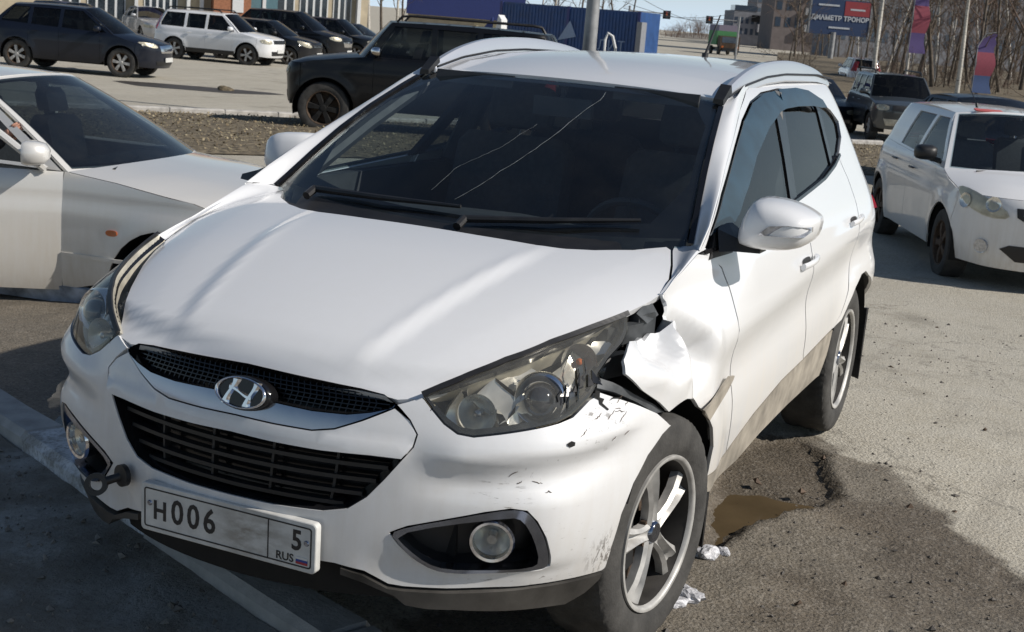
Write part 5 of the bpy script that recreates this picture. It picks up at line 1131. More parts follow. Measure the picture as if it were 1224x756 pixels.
left = ss(.1, -.5, GY-(-.6)+(fbm(GX, GY, 1.5, 4, 5)-.5)*.8)*ss(-6, -3, GX)*ss(.3, -.1, kside(GX, GY)); damp = np.maximum(damp, left*.85)
near = ss(14, 6, np.hypot(GX, GY)); GZ = gz(GX, GY)+near*((fbm(GX, GY, .8, 3, 1)-.5)*.03)+damp*near*((fbm(GX, GY, 5, 5, 2)-.5)*.030-.006)
pit = ss(-.07, .14, pdist(GX, GY, pud_poly)+(fbm(GX, GY, 5, 4, 44)-.5)*.10); GZ = GZ-.034*pit; hole_poly = [tuple(on_ground(*p)[:2]) for p in ((850, 556), (880, 530), (915, 519), (955, 524), (984, 546), (1002, 594), (968, 606), (925, 612), (880, 640), (850, 660))]
hd_ = pdist(GX, GY, hole_poly)+(fbm(GX, GY, 8, 5, 61)-.5)*.10; GZ = GZ-.030*ss(-.008, .022, hd_)+.010*np.exp(-((hd_+.03)/.03)**2)*near; damp = np.maximum(damp, ss(-.06, .0, hd_)); me_rim = 0
pit2 = ss(-.1, .25, pdist(GX, GY, pud2_poly)); GZ = GZ-.035*pit2
for cx, cy in ((0, .78), (0, -.78), (-2.64, .78), (-2.64, -.78)): k_ = np.exp(-(np.hypot(GX-cx, GY-cy)/.3)**2); GZ = GZ*(1-k_)+k_*(-.004)
GZ = GZ-.10*ss(.0, .15, kside(GX, GY))*(np.hypot(GX, GY) < 12)
nx, ny = GX.shape; me = bpy.data.meshes.new('ground')
idx = np.arange(nx*ny).reshape(nx, ny); Q = np.stack([idx[:-1, :-1], idx[1:, :-1], idx[1:, 1:], idx[:-1, 1:]], -1).reshape(-1, 4)
me.vertices.add(nx*ny); me.vertices.foreach_set('co', np.stack([GX, GY, GZ], -1).ravel()); me.loops.add(Q.size); me.loops.foreach_set('vertex_index', Q.ravel().astype(np.int32))
me.polygons.add(len(Q)); me.polygons.foreach_set('loop_start', np.arange(0, Q.size, 4, dtype=np.int32)); me.polygons.foreach_set('use_smooth', np.ones(len(Q), bool)); me.update(); me.validate()
at_ = me.attributes.new('damp', 'FLOAT', 'POINT'); at_.data.foreach_set('value', damp.ravel().astype(np.float32))
def asphalt():
    m, n, l, p = new_mat('dusty_asphalt'); 
    a = n.new("ShaderNodeAttribute"); a.attribute_name = 'damp'
    big = tex_noise(n, l, .35, 6, .6); mid = tex_noise(n, l, 3.0, 6, .65); fine = tex_noise(n, l, 95.0, 3, .7); grit = tex_noise(n, l, 38, 5, .75)
    tc = n.new("ShaderNodeTexCoord"); vo = n.new("ShaderNodeTexVoronoi"); vo.inputs['Scale'].default_value = 75; l.new(tc.outputs['Object'], vo.inputs['Vector'])
    c0 = ramp(n, l, big.outputs[0], [(.3, (.33, .305, .25)), (.5, (.42, .39, .325)), (.7, (.48, .45, .38))])
    c1 = mix_col(n, l, ramp(n, l, mid.outputs[0], [(.35, .0), (.65, .55)]).outputs[0], c0.outputs[0], (.36, .32, .245))
    c2 = mix_col(n, l, ramp(n, l, grit.outputs[0], [(.42, .0), (.62, .75)]).outputs[0], c1, (.52, .49, .42))
    c3 = mix_col(n, l, ramp(n, l, fine.outputs[0], [(.52, 0.0), (.66, .75)]).outputs[0], c2, (.14, .13, .11))
    dc = ramp(n, l, mid.outputs[0], [(.3, (.085, .070, .052)), (.7, (.16, .132, .098))]); dc2 = mix_col(n, l, ramp(n, l, grit.outputs[0], [(.5, 0.0), (.68, .7)]).outputs[0], dc.outputs[0], (.27, .24, .20))
    dc3 = mix_col(n, l, ramp(n, l, fine.outputs[0], [(.5, 0.0), (.62, .6)]).outputs[0], dc2, (.02, .018, .016))
    # scattered tar patches and hairline cracks
    v2 = n.new("ShaderNodeTexVoronoi"); v2.feature = 'DISTANCE_TO_EDGE'; v2.inputs['Scale'].default_value = .55; nz = tex_noise(n, l, 1.7, 5, .6)
    mp = n.new("ShaderNodeVectorMath"); mp.operation = 'ADD'; l.new(tc.outputs['Object'], mp.inputs[0]); l.new(nz.outputs['Color'], mp.inputs[1]); l.new(mp.outputs[0], v2.inputs['Vector'])
    ck = ramp(n, l, v2.outputs['Distance'], [(.0, .45), (.008, 0.0)])
    c4 = mix_col(n, l, math_n(n, l, 'MULTIPLY', ck.outputs[0], ramp(n, l, big.outputs[0], [(.45, 0.0), (.6, 1.0)]).outputs[0]), c3, (.05, .045, .04))
    stn = tex_noise(n, l, .9, 7, .7); c5 = mix_col(n, l, ramp(n, l, stn.outputs[0], [(.56, 0.0), (.70, .55)]).outputs[0], c4, (.17, .155, .125))
    trk = tex_noise(n, l, 2.6, 4, .6, stretch=(.12, 1.6, 1)); c6 = mix_col(n, l, ramp(n, l, trk.outputs[0], [(.55, 0.0), (.72, .32)]).outputs[0], c5, (.20, .18, .15))
    l.new(mix_col(n, l, a.outputs['Fac'], c6, dc3), p.inputs['Base Color'])
    rr = n.new("ShaderNodeMapRange"); l.new(a.outputs['Fac'], rr.inputs[0]); rr.inputs[3].default_value = .92; rr.inputs[4].default_value = .62; l.new(rr.outputs[0], p.inputs['Roughness'])
    h = math_n(n, l, 'ADD', math_n(n, l, 'MULTIPLY', fine.outputs[0], .6), math_n(n, l, 'MULTIPLY', grit.outputs[0], .8)); h2 = math_n(n, l, 'SUBTRACT', h, math_n(n, l, 'MULTIPLY', vo.outputs['Distance'], .4))
    bump_n(n, l, p, h2, .75, .012); p.inputs['Specular IOR Level'].default_value = .3
    return m
me.materials.append(asphalt()); link(bpy.data.objects.new('ground', me), kind='structure')
def water(name, c, rough=.03):
    m, n, l, p = new_mat(name); t = tex_noise(n, l, 5.0, 4); r = ramp(n, l, t.outputs[0], [(.3, tuple(x*.7 for x in c)), (.7, c)]); l.new(r.outputs[0], p.inputs['Base Color'])
    p.inputs['Roughness'].default_value = rough; p.inputs['IOR'].default_value = 1.33; w = tex_noise(n, l, 9.0, 2); bump_n(n, l, p, w.outputs[0], .05, .01); return m
def rough_outline(poly, s, amp, seed):
    P = dens(poly, s, (1, 1)); return [(x+(fbm(np.array([x]), np.array([y]), 7, 4, seed)[0]-.5)*amp, y+(fbm(np.array([x]), np.array([y]), 7, 4, seed+9)[0]-.5)*amp) for x, y in P]
for poly, z, c, lab in ((pud_poly, -.046, (.11, .08, .045), 0), (pud2_poly, None, (.045, .036, .026), 0)):
    pc = np.array(poly).mean(0); zz = float(gz(*pc))-.030 if z is None else z+float(gz(*pc)); r_o = rough_outline(smooth_poly([tuple(q) for q in inset(np.array(poly if area(np.array(poly)) > 0 else poly[::-1]), -.13, np.array([1., 1.]))], 2), .05, .05, 4)
    tri = geometry.delaunay_2d_cdt([Vector(p) for p in r_o], [(i, (i+1) % len(r_o)) for i in range(len(r_o))], [], 1, 1e-6)
    MB().add([(v[0], v[1], zz) for v in tri[0]], [tuple(t) for t in tri[2]]).build('puddle', water('puddle_water', c, .06), kind='structure')
# footpath on the near side of the kerb, kerb stones
M['concrete'] = simple('worn_concrete', (.40, .385, .36), .9, var=.3, scale=6, bump=.35, bscale=60)
def kerbmat():
    m, n, l, p = new_mat('worn_whitewashed_kerb'); t = tex_noise(n, l, 7, 8, .7); g = tex_noise(n, l, 70, 4, .7)
    c = ramp(n, l, t.outputs[0], [(.40, (.36, .345, .32)), (.47, (.56, .56, .56)), (.62, (.72, .73, .74))]); l.new(mix_col(n, l, ramp(n, l, g.outputs[0], [(.5, 0.0), (.7, .7)]).outputs[0], c.outputs[0], (.12, .11, .10)), p.inputs['Base Color'])
    p.inputs['Roughness'].default_value = .9; bump_n(n, l, p, g.outputs[0], .6, .01); return m
M['kerbwhite'] = kerbmat()
def mudmat():
    m, n, l, p = new_mat('trodden_mud'); t = tex_noise(n, l, 2.2, 7, .65); g = tex_noise(n, l, 50, 5, .75); s = tex_noise(n, l, 9, 6, .7)
    c = ramp(n, l, t.outputs[0], [(.34, (.22, .185, .14)), (.5, (.36, .325, .275)), (.62, (.55, .53, .49))]); c2 = mix_col(n, l, ramp(n, l, s.outputs[0], [(.55, 0.0), (.7, .7)]).outputs[0], c.outputs[0], (.25, .21, .165))
    l.new(mix_col(n, l, ramp(n, l, g.outputs[0], [(.52, 0.0), (.7, .75)]).outputs[0], c2, (.20, .175, .145)), p.inputs['Base Color']); p.inputs['Roughness'].default_value = .92
    bump_n(n, l, p, math_n(n, l, 'ADD', g.outputs[0], s.outputs[0]), 1.0, .035); return m
fx, fy = np.meshgrid(np.linspace(.16, 7, 170), np.linspace(-6.5, 6.5, 330), indexing='ij'); PX = K0[0]+kn[0]*fx+kd[0]*fy; PY = K0[1]+kn[1]*fx+kd[1]*fy
edge_ = ss(.0, .35, fx-.16); PZ = .045+(fbm(PX, PY, 1.1, 4, 21)-.5)*.05*edge_+(fbm(PX, PY, 6, 4, 22)-.5)*.020+.0*fx; PZ = PZ+gz(PX, PY)*.6
ii = np.arange(fx.size).reshape(fx.shape); F = np.stack([ii[:-1, :-1], ii[1:, :-1], ii[1:, 1:], ii[:-1, 1:]], -1).reshape(-1, 4)
MB().add(np.stack([PX, PY, PZ], -1).reshape(-1, 3), [tuple(f) for f in F[:, ::-1]], True).build('footpath', mudmat(), kind='structure')
def kerb_line(name, A, dirv, n, mat_a, mat_b=None, L=1.0, w=.15, top=.075, h=.3, zf=gz, kind='structure', seed=0):
    r = random.Random(seed); root = link(bpy.data.objects.new(name, None), None, kind=kind); dv = np.array(dirv)/np.linalg.norm(dirv); nv = np.array([-dv[1], dv[0]])
    for i in range(n):
        c = np.array(A)+dv*L*(i+.5); z = float(zf(c[0], c[1]))+top+r.uniform(-.008, .008); R = []
        a = L/2-.006; tw = r.uniform(-.012, .012); b = .012
        for s, k in ((-a, b), (-a+b, 0), (-a*.3, r.uniform(0, .004)), (a*.4, r.uniform(0, .006)), (a-b, 0), (a, b)):
            q = c+dv*s+nv*(tw*s/a); R.append([tuple(np.append(q+nv*o, zz)) for o, zz in ((-w/2+k*.5, z-h), (-w/2+k*.5, z-.025-k), (-w/2+.02+k, z-k*.6-r.uniform(0, .004)), (w/2-.02-k, z-k*.6), (w/2-k*.5, z-.025-k), (w/2-k*.5, z-h))])
        MB().rings(R, smooth=False).build('kerb_stone', mat_b if (mat_b and i % 3 == 1) else mat_a, root)
    return root
kerb_line('kerb', K0+kn*.07-kd*3.4, kd, 9, M['concrete'], M['kerbwhite'], zf=lambda x, y: gz(x, y)*.6, w=.18, top=.105, seed=3)
# frozen slush, stones, litter
def lump(c, r, mat, name, label, seed, sq=(1, .7, .5)):
    bm = bmesh.new(); bmesh.ops.create_icosphere(bm, subdivisions=3, radius=1); rs = np.random.default_rng(seed); o = rs.random(3)*10
    for v in bm.verts:
        n_ = v.co.copy(); k = .55+.8*fbm(np.array([n_.x*1.3+o[0]+n_.z]), np.array([n_.y*1.3+o[1]-n_.z]), 1.6, 4, seed)[0]; v.co = Vector((n_.x*sq[0], n_.y*sq[1], n_.z*sq[2]))*r*k
    me = bpy.data.meshes.new(name); bm.to_mesh(me); bm.free(); me.materials.append(mat); me.polygons.foreach_set('use_smooth', [False]*len(me.polygons)); ob = bpy.data.objects.new(name, me); ob.location = c; ob.rotation_euler = (0, 0, seed*.9)
    return link(ob, None, label, 'ice', None)
M['ice'] = simple('dirty_ice', (.50, .50, .52), .35, var=.5, scale=30, bump=.4)
for i, (px, py, r, lab) in enumerate(((845, 664, .055, 'flat lump of dirty white ice beside the front wheel rim'), (864, 661, .036, 'smaller lump of dirty ice touching the flat one by the wheel'), (820, 714, .060, 'grey lump of ice against the tread of the front tyre'), (806, 722, .045, 'dark-edged ice chip nearest to the front tyre'))):
    p = on_ground(px, py); lump((p[0], p[1], p[2]+r*.12), r, M['ice'], 'ice_lump', lab, i+3)
st = MB(); rs = np.random.default_rng(5)
def pebble(mb, p, r):
    o = rs.normal(size=(6, 3))*.25+np.array([[1, 0, 0], [-1, 0, 0], [0, 1, 0], [0, -1, 0], [0, 0, .8], [0, 0, -.6]]); mb.add([tuple(p+q*r) for q in o], [(0, 2, 4), (2, 1, 4), (1, 3, 4), (3, 0, 4), (2, 0, 5), (1, 2, 5), (3, 1, 5), (0, 3, 5)])
GZf = lambda x, y: float(GZ[min(nx-1, np.searchsorted(xs, x)), min(ny-1, np.searchsorted(ys, y))])
for _ in range(9000):
    x, y = rs.uniform(-7, 2.6), rs.uniform(.0, 3.4)
    dm = float(damp[min(nx-1, np.searchsorted(xs, x)), min(ny-1, np.searchsorted(ys, y))])
    if rs.random() > .12+.88*dm or (abs(y) < .95 and -3.3 < x < .9 and rs.random() > .1): continue
    pebble(st, np.array([x, y, GZf(x, y)+.001]), rs.choice([.003, .005, .008, .013], p=[.5, .3, .16, .04]))
st.build('gravel', simple('dark_gravel', (.10, .09, .08), .9, var=.7, scale=3), kind='stuff')
sp = MB()
for _ in range(5000):
    a, b = rs.uniform(.2, 2.6), rs.uniform(-2.5, 4.5); x, y = K0+kn*a+kd*b; pebble(sp, np.array([x, y, .05+float(gz(x, y))*.6]), rs.choice([.004, .007, .012, .018], p=[.6, .27, .1, .03]))
sp.build('gravel', simple('pale_gravel', (.17, .155, .135), .9, var=.6, scale=3), kind='stuff')
for px, py in ((1046, 563), (1142, 612), (1178, 514), (905, 575), (1088, 606), (1065, 440), (1120, 392), (985, 548), (958, 588), (953, 722), (1010, 700)):
    p = on_ground(px, py); m_ = MB(); rs = np.random.default_rng(px); pebble(m_, np.array([0, 0, 0.]), .012+.008*rs.random()); o = m_.build('clod', M['brake'], None, label='dark clod of earth on the asphalt '+('near the muddy puddle' if px < 1000 and py < 600 else 'in the damp patch by the front wheel' if py > 600 else 'on the pale dry asphalt behind the damp patch'), cat='clod', group='clods on the asphalt'); o.location = p
# ============================================================ brown grass strip and kerb beyond the sedan
sd = np.array([-.805, .594]); sn = np.array([.594, .805]); O_ = sd*0+sn*(-16.9); c0 = sn*-16.9+sd*(4.0)
def strip_pt(a, b): return sn*b+sd*a
au, bu = np.meshgrid(np.linspace(-14, 30, 180), np.linspace(-20.4, -13.4, 36), indexing='ij'); SX = sn[0]*bu+sd[0]*au; SY = sn[1]*bu+sd[1]*au
hump = np.sin(np.pi*np.clip((bu+20.4)/7, 0, 1))**.6; SZ = gz(SX, SY)+.015+hump*(.07+.08*(fbm(SX, SY, .5, 4, 31)-.4)+.05*(fbm(SX, SY, 2.5, 3, 32)-.5))
M['litter'] = simple('brown_leaf_litter', (.13, .105, .068), .95, var=.7, scale=9, bump=.6, bscale=30)
ii = np.arange(SX.size).reshape(SX.shape); F = np.stack([ii[:-1, :-1], ii[1:, :-1], ii[1:, 1:], ii[:-1, 1:]], -1).reshape(-1, 4)
MB().add(np.stack([SX, SY, SZ], -1).reshape(-1, 3), [tuple(f) for f in F], True).build('verge', M['litter'], kind='structure')
def leafmat(name, cols):
    m, n, l, p = new_mat(name); g = n.new("ShaderNodeNewGeometry"); r = n.new("ShaderNodeValToRGB"); e = r.color_ramp.elements
    while len(e) < len(cols): e.new(.5)
    for i, c in enumerate(cols): e[i].position = i/(len(cols)-1); e[i].color = (*c, 1)
    l.new(g.outputs['Random Per Island'], r.inputs[0]); l.new(r.outputs[0], p.inputs['Base Color']); p.inputs['Roughness'].default_value = .85; return m
M['leaf'] = leafmat('dead_leaves', [(.07, .05, .03), (.17, .13, .075), (.28, .22, .13), (.40, .34, .22), (.12, .105, .06)])
lv = MB(); rs = np.random.default_rng(11)
for _ in range(34000):
    a, b = rs.uniform(-10, 22), rs.uniform(-20.3, -13.5); x, y = strip_pt(a, b); i = int((a+14)/44*179); j = int((b+20.4)/7*35); z = SZ[i, j]; s = rs.uniform(.012, .042); th = rs.uniform(0, 6.28); tl = rs.uniform(-.3, .8)
    e1 = np.array([math.cos(th), math.sin(th), tl])*s; e2 = np.array([-math.sin(th), math.cos(th), rs.uniform(-.5, .5)])*s*rs.uniform(.2, .6); p = np.array([x, y, z+.01]); lv.add([p, p+e1*.6+e2, p+e1*1.2, p+e1*.6-e2], [(0, 1, 2, 3)])
lv.build('leaf_litter', M['leaf'], kind='stuff')
kerb_line('kerb', strip_pt(-14, -20.55), sd, 36, M['concrete'], None, top=.10, seed=8)
ph = on_ground(232, 106); pp = [tuple(np.array([ph[0], ph[1]])+np.array([math.cos(t)*1.9*(1+.2*math.sin(3*t)), math.sin(t)*1.1*(1+.2*math.cos(2*t))])@np.array([[-.35, .94], [-.94, -.35]])) for t in np.linspace(0, 6.28, 18)[:-1]]
tri = geometry.delaunay_2d_cdt([Vector(p) for p in pp], [(i, (i+1) % len(pp)) for i in range(len(pp))], [], 1, 1e-6); MB().add([(v[0], v[1], float(gz(v[0], v[1]))+.006) for v in tri[0]], [tuple(t) for t in tri[2]]).build('pothole', simple('wet_pothole', (.05, .042, .033), .5, var=.5), kind='structure')
lump((ph[0]-.4, ph[1]+.6, ph[2]+.0), .20, M['litter'], 'earth_heap', 'small dark heap of earth in the pothole of the parking lot', 6, (1, .6, .6))['category'] = 'earth heap'
# ============================================================ bare trees
M['bark'] = simple('grey_brown_bark', (.11, .09, .07), .95, var=.45, scale=5, bump=.4)
def birchmat():
    m, n, l, p = new_mat('birch_bark'); t = tex_noise(n, l, 6, 6, .7, stretch=(1, 1, 5)); c = ramp(n, l, t.outputs[0], [(.36, (.05, .045, .04)), (.44, (.42, .40, .36)), (.7, (.60, .57, .51))]); l.new(c.outputs[0], p.inputs['Base Color']); p.inputs['Roughness'].default_value = .85; return m
M['birch'] = birchmat(); M['twig'] = simple('brown_twigs', (.12, .092, .068), .95, var=.4, scale=2); M['twig2'] = simple('reddish_twigs', (.14, .095, .072), .95, var=.4, scale=2)
def tree_mesh(h, seed, r0, forks=7, depth=4, lean=.05, spread=.8, low=.3):
    r = np.random.default_rng(seed); tr = MB(); cr_ = MB()
    pts = [np.array([0, 0, -.3])]; d = np.array([r.normal()*lean, r.normal()*lean, 1.0]); N = 9
    for i in range(N): d = d+r.normal(size=3)*.05*np.array([1, 1, 0]); pts.append(pts[-1]+d/np.linalg.norm(d)*(h*.9+.3)/N)
    tr.tube(pts, [r0*(1-.9*i/N) for i in range(N+1)], 7)
    def br(p, d, L, rad, lv):
        n = 3; q = [p]; dd = d.copy()
        for i in range(n): dd = dd+r.normal(size=3)*.16+np.array([0, 0, .06]); dd /= np.linalg.norm(dd); q.append(q[-1]+dd*L/n)
        cr_.tube(q, [rad*(1-.75*i/n) for i in range(n+1)], 3 if lv > 1 else 4, cap=False)
        if lv < depth:
            for k in range(3 if lv < depth-1 else 4):
                t = r.uniform(.25, 1.0); i = min(n-1, int(t*n)); b = q[i]+(q[i+1]-q[i])*(t*n-i); a = r.uniform(0, 6.28); side = np.cross(dd, [0, 0, 1.0]); side /= np.linalg.norm(side)+1e-9; up = np.cross(side, dd); nd = dd*.75+(side*math.cos(a)+up*math.sin(a))*spread*.8; nd /= np.linalg.norm(nd); br(b, nd, L*r.uniform(.45, .7), max(.0075, rad*.55), lv+1)
    for k in range(forks):
        t = low+(1-low)*(k+.5*r.random())/forks; i = min(N-1, int(t*N)); p = pts[i]+(pts[i+1]-pts[i])*(t*N-i); a = k*2.4+r.uniform(-.4, .4); d = np.array([math.cos(a)*spread, math.sin(a)*spread, .75]); d /= np.linalg.norm(d); br(p, d, h*.30*(1.15-.6*t), r0*.38*(1-.6*t), 1)
    return tr, cr_
def tlabel(px, tm):
    k = 'pale barked' if tm == 'birch' else 'dark barked'
    z = 'left of the billboard' if px < 968 else 'behind the billboard' if px < 1044 else 'between the billboard and the leaning birch' if px < 1084 else 'between the leaning birch and the feather flag' if px < 1150 else 'around the tall birch by the feather flag' if px < 1185 else 'at the right edge of the roadside thicket'
    return f'{k} bare tree standing {z}'
def llabel(px, tm):
    k = 'pale barked' if tm == 'birch' else 'dark barked'
    z = 'between the shop building and the banner building' if px < 490 else 'behind the blue fascia of the banner building' if px < 622 else 'above the blue container, left of the lamp post' if px < 700 else 'above the blue container, right of the lamp post'
    return f'{k} bare tree {z}'
VAR = {}
def bare_tree(name, var, loc, s, rz, label, group, tm='bark', cm='twig', cat='tree'):
    if (var, tm, cm) not in VAR:
        tr, cr_ = tree_mesh(*var[0], **dict(var[1])); a = tr.mesh('trunk'); b = cr_.mesh('crown'); a.materials.append(M[tm]); b.materials.append(M[cm]); VAR[(var, tm, cm)] = (a, b)
    a, b = VAR[(var, tm, cm)]; root = empty(name, loc, rz, label, cat, group); root.scale = (s, s, s)
    link(bpy.data.objects.new('trunk', a), root); link(bpy.data.objects.new('crown', b), root); return root
V1 = ((9, 1, .11), (('forks', 9), ('spread', .55), ('low', .25))); V2 = ((10, 2, .13), (('forks', 10), ('spread', .7))); V3 = ((8, 3, .10), (('forks', 9), ('spread', .6), ('low', .15))); V4 = ((4, 4, .05), (('forks', 8), ('spread', .8), ('low', .05))); V5 = ((9, 5, .10), (('forks', 7), ('spread', .5), ('low', .45)))
rs = np.random.default_rng(21); VS = [V1, V2, V3, V5]
def gp_(px, dep):
    dep = dep+(52 if 958 < px < 1046 and dep > 67 else 0); p = at(px, 60, dep); return (p[0], p[1], float(gz(p[0], p[1])))
for px, dep, s, lab in ((1049, 62, 1.25, 'tall birch with pale trunk behind the dark off-road car'), (1152, 58, 1.15, 'tall pale birch with a fork high up, beside the feather flag'), (1086, 66, .95, 'slim leaning birch between the two taller pale birches')):
    bare_tree('birch_tree', V5, gp_(px, dep), s, px, lab, None, 'birch', 'twig')
for px, dep in [(962, 92), (985, 84), (1003, 100), (1018, 88), (1034, 96), (1060, 84), (1072, 98), (1098, 80), (1108, 92), (1121, 76), (1134, 96), (1143, 84), (1166, 78), (1176, 94), (1187, 72), (1197, 86), (1206, 68), (1216, 92), (1226, 74), (1240, 64), (1255, 84), (1290, 70), (950, 108), (1330, 76), (975, 104), (995, 92), (1012, 104), (1027, 82), (1045, 104), (1055, 94), (1066, 78), (1078, 86), (1090, 100), (1103, 74), (1115, 86), (1128, 98), (1139, 72), (1149, 100), (1160, 86), (1171, 70), (1182, 84), (1192, 98), (1202, 76), (1211, 102), (1221, 84), (1233, 90), (1036, 70), (1123, 68), (1178, 64)]:
    tm = 'birch' if rs.random() < .25 else 'bark'
    bare_tree('bare_tree', VS[rs.integers(4)], gp_(px, dep), rs.uniform(.8, 1.25), rs.uniform(0, 6.28), tlabel(px, tm), 'bare trees of the roadside thicket', tm, 'twig2' if rs.random() < .4 else 'twig')
for k in range(44):
    px = 945+k*7.2+rs.uniform(-3, 3); dep = rs.uniform(64, 84)
    bare_tree('shrub', V4, gp_(px, dep), rs.uniform(.6, 1.15), rs.uniform(0, 6.28), ('reddish' if k % 2 else 'grey brown')+' leafless shrub under the thicket '+('left of the billboard post' if px < 1005 else 'behind the off-road car' if px < 1105 else 'near the feather flag' if px < 1190 else 'at the far right edge'), 'leafless shrubs under the roadside trees', 'bark', 'twig2' if k % 2 else 'twig', 'shrub')
for px, dep, tm in [(392, 92, 'bark'), (412, 85, 'bark'), (440, 80, 'birch'), (455, 88, 'bark'), (470, 78, 'birch'), (482, 90, 'bark'), (628, 105, 'birch'), (640, 98, 'birch'), (655, 104, 'birch'), (668, 112, 'bark'), (690, 100, 'bark'), (718, 106, 'bark'), (738, 98, 'bark'), (752, 104, 'bark'), (425, 98, 'birch'), (500, 110, 'bark'), (540, 112, 'bark'), (580, 116, 'bark'), (605, 108, 'bark')]:
    bare_tree('bare_tree', VS[rs.integers(4)], gp_(px, dep), rs.uniform(.85, 1.2), rs.uniform(0, 6.28), llabel(px, tm), 'bare trees behind the parking lot', tm, 'twig')
wd = MB(); tr0, cr0 = tree_mesh(9, 77, .10, forks=6, depth=3, spread=.6, low=.15)
bank = MB(); bv = []
hill = lambda px: 1.2+5.2*math.exp(-((px-832)/34)**2)
for i, px in enumerate(np.linspace(735, 900, 30)):
    for dep, k in ((330, 0), (400, .35), (470, .6), (560, .4)):
        p = at(px, 60, dep); bv.append((p[0], p[1], -1.2+hill(px)*k*.55))
bank.add(bv, [(i*4+j, i*4+j+1, i*4+5+j, i*4+4+j) for i in range(29) for j in range(3)][::1], True); bank.build('hillside', simple('brown_hillside', (.16, .14, .115), .95, var=.4, scale=.2), kind='structure')
for k in range(170):
    px = rs.uniform(768, 892); dep = rs.uniform(380, 480); p = at(px, 60, dep); t = (dep-330)/140; z = -1.4+hill(px)*.3*t; s = (hill(px)*rs.uniform(.6, 1.0))/9+.08; a = rs.uniform(0, 6.28); ca, sa = math.cos(a)*s*1.5, math.sin(a)*s*1.5
    for src in (tr0, cr0):
        V = np.array(src.v); V = np.stack([V[:, 0]*ca-V[:, 1]*sa, V[:, 0]*sa+V[:, 1]*ca, V[:, 2]*s], 1)+np.array([p[0], p[1], z]); b = len(wd.v); wd.v += [tuple(v) for v in V]; wd.f += [tuple(b+i for i in f) for f in src.f]; wd.sm += src.sm
wd.build('far_wood', M['twig2'], kind='stuff')
# brown verge under the thicket
vp = [at(px, 60, dep) for px in (930, 1000, 1080, 1160, 1240, 1400) for dep in (57, 61, 120)]; 
def vz(i): return (-.52, -.10, .5)[i % 3]
rows_ = [[np.array([p[0], p[1], vz(i)]) for i, p in enumerate(vp[k*3:k*3+3])] for k in range(6)]
strip_mb(rows_, flip=True).build('verge', M['litter'], kind='structure')
A_ = at(935, 60, 56.5)[:2]; B_ = at(1260, 60, 56.5)[:2]; kerb_line('kerb', A_, B_-A_, int(np.linalg.norm(B_-A_)/2), M['concrete'], None, L=2.0, top=.12, seed=4)
# ============================================================ buildings
M['beige'] = simple('beige_render', (.42, .36, .26), .9, var=.12, scale=3); M['brick'] = simple('orange_brick', (.30, .13, .07), .9, var=.25, scale=14, bump=.3); M['whiteframe'] = simple('white_frame', (.62, .63, .63), .5, var=.06)
M['shopglass'] = simple('shop_glass', (.03, .04, .05), .06, var=.5, coat=.6); M['blue'] = simple('blue_sheet_metal', (.018, .065, .20), .5, var=.2, scale=3); M['bluefascia'] = simple('blue_fascia', (.025, .04, .16), .5, var=.15)
M['panelgrey'] = simple('grey_concrete_panel', (.20, .205, .225), .9, var=.15, scale=1); M['panelbrown'] = simple('brown_brick_panel', (.16, .135, .13), .9, var=.15, scale=1); M['winblue'] = simple('blue_grey_window', (.05, .07, .10), .1, var=.3, coat=.5); M['bay'] = simple('pale_balcony', (.34, .34, .35), .8, var=.15, scale=2)
def frame_of(A, Bp):
    A = np.array(A[:2]); Bp = np.array(Bp[:2]); e = (Bp-A)/np.linalg.norm(Bp-A); return A, e, np.array([e[1], -e[0]]) if np.dot(np.array([e[1], -e[0]]), CAM[:2]-A) > 0 else np.array([-e[1], e[0]]), np.linalg.norm(Bp-A)
def fbox(A, e, nrm, s0, s1, z0, z1, d0, d1):
    """box on a facade: along, height, and out of the wall"""
    P = [tuple(np.append(A+e*s+nrm*d, z)) for s in (s0, s1) for d in (d0, d1) for z in (z0, z1)]; return P, [(0, 1, 3, 2), (4, 6, 7, 5), (0, 4, 5, 1), (2, 3, 7, 6), (0, 2, 6, 4), (1, 5, 7, 3)]
def block(name, label, A, Bp, z0, z1, depth, mat, cat='building'):
    A, e, nrm, L = frame_of(A, Bp); root = link(bpy.data.objects.new(name, None), None, label, cat); MB().add(*fbox(A, e, nrm, 0, L, z0, z1, -depth, 0)).build('wall', mat, root); return root, A, e, nrm, L
def window(root, A, e, nrm, s0, s1, z0, z1, fm, gm, mull=0, t=.06):
    f = MB().add(*fbox(A, e, nrm, s0, s1, z0, z1, .0, .04)).build('window', fm, root); n = mull+1; w = (s1-s0)/n
    for k in range(n): MB().add(*fbox(A, e, nrm, s0+k*w+t, s0+(k+1)*w-t, z0+t, z1-t, .03, .055)).build('pane', gm, f)
    return f
bl, br_ = at(-40, 10, 60), at(440, 10, 66)
root, A, e, nrm, L = block('shop_building', 'low shop building with white framed glass front, beige panels and a brick pier', bl, br_, -.6, 6.5, 8, M['beige'])
def sx(px):      # facade coordinate under a bearing
    d = sight(px, 10)[:2]; Mx = np.stack([d, -e], 1); t = np.linalg.solve(Mx, A-CAM[:2]); return t[1]
for a, b, k in ((60, 96, 2), (104, 150, 3), (172, 212, 4), (330, 352, 1), (358, 392, 3), (398, 420, 2)):
    window(root, A, e, nrm, sx(a), sx(b), -.35, 2.6, M['whiteframe'], M['shopglass'], k)
MB().add(*fbox(A, e, nrm, sx(252), sx(296), -.6, 4.0, 0, .9)).build('brick_pier', M['brick'], root); MB().add(*fbox(A, e, nrm, sx(274), sx(287), .9, 1.9, .9, .96)).build('notice_board', M['whiteframe'], root)
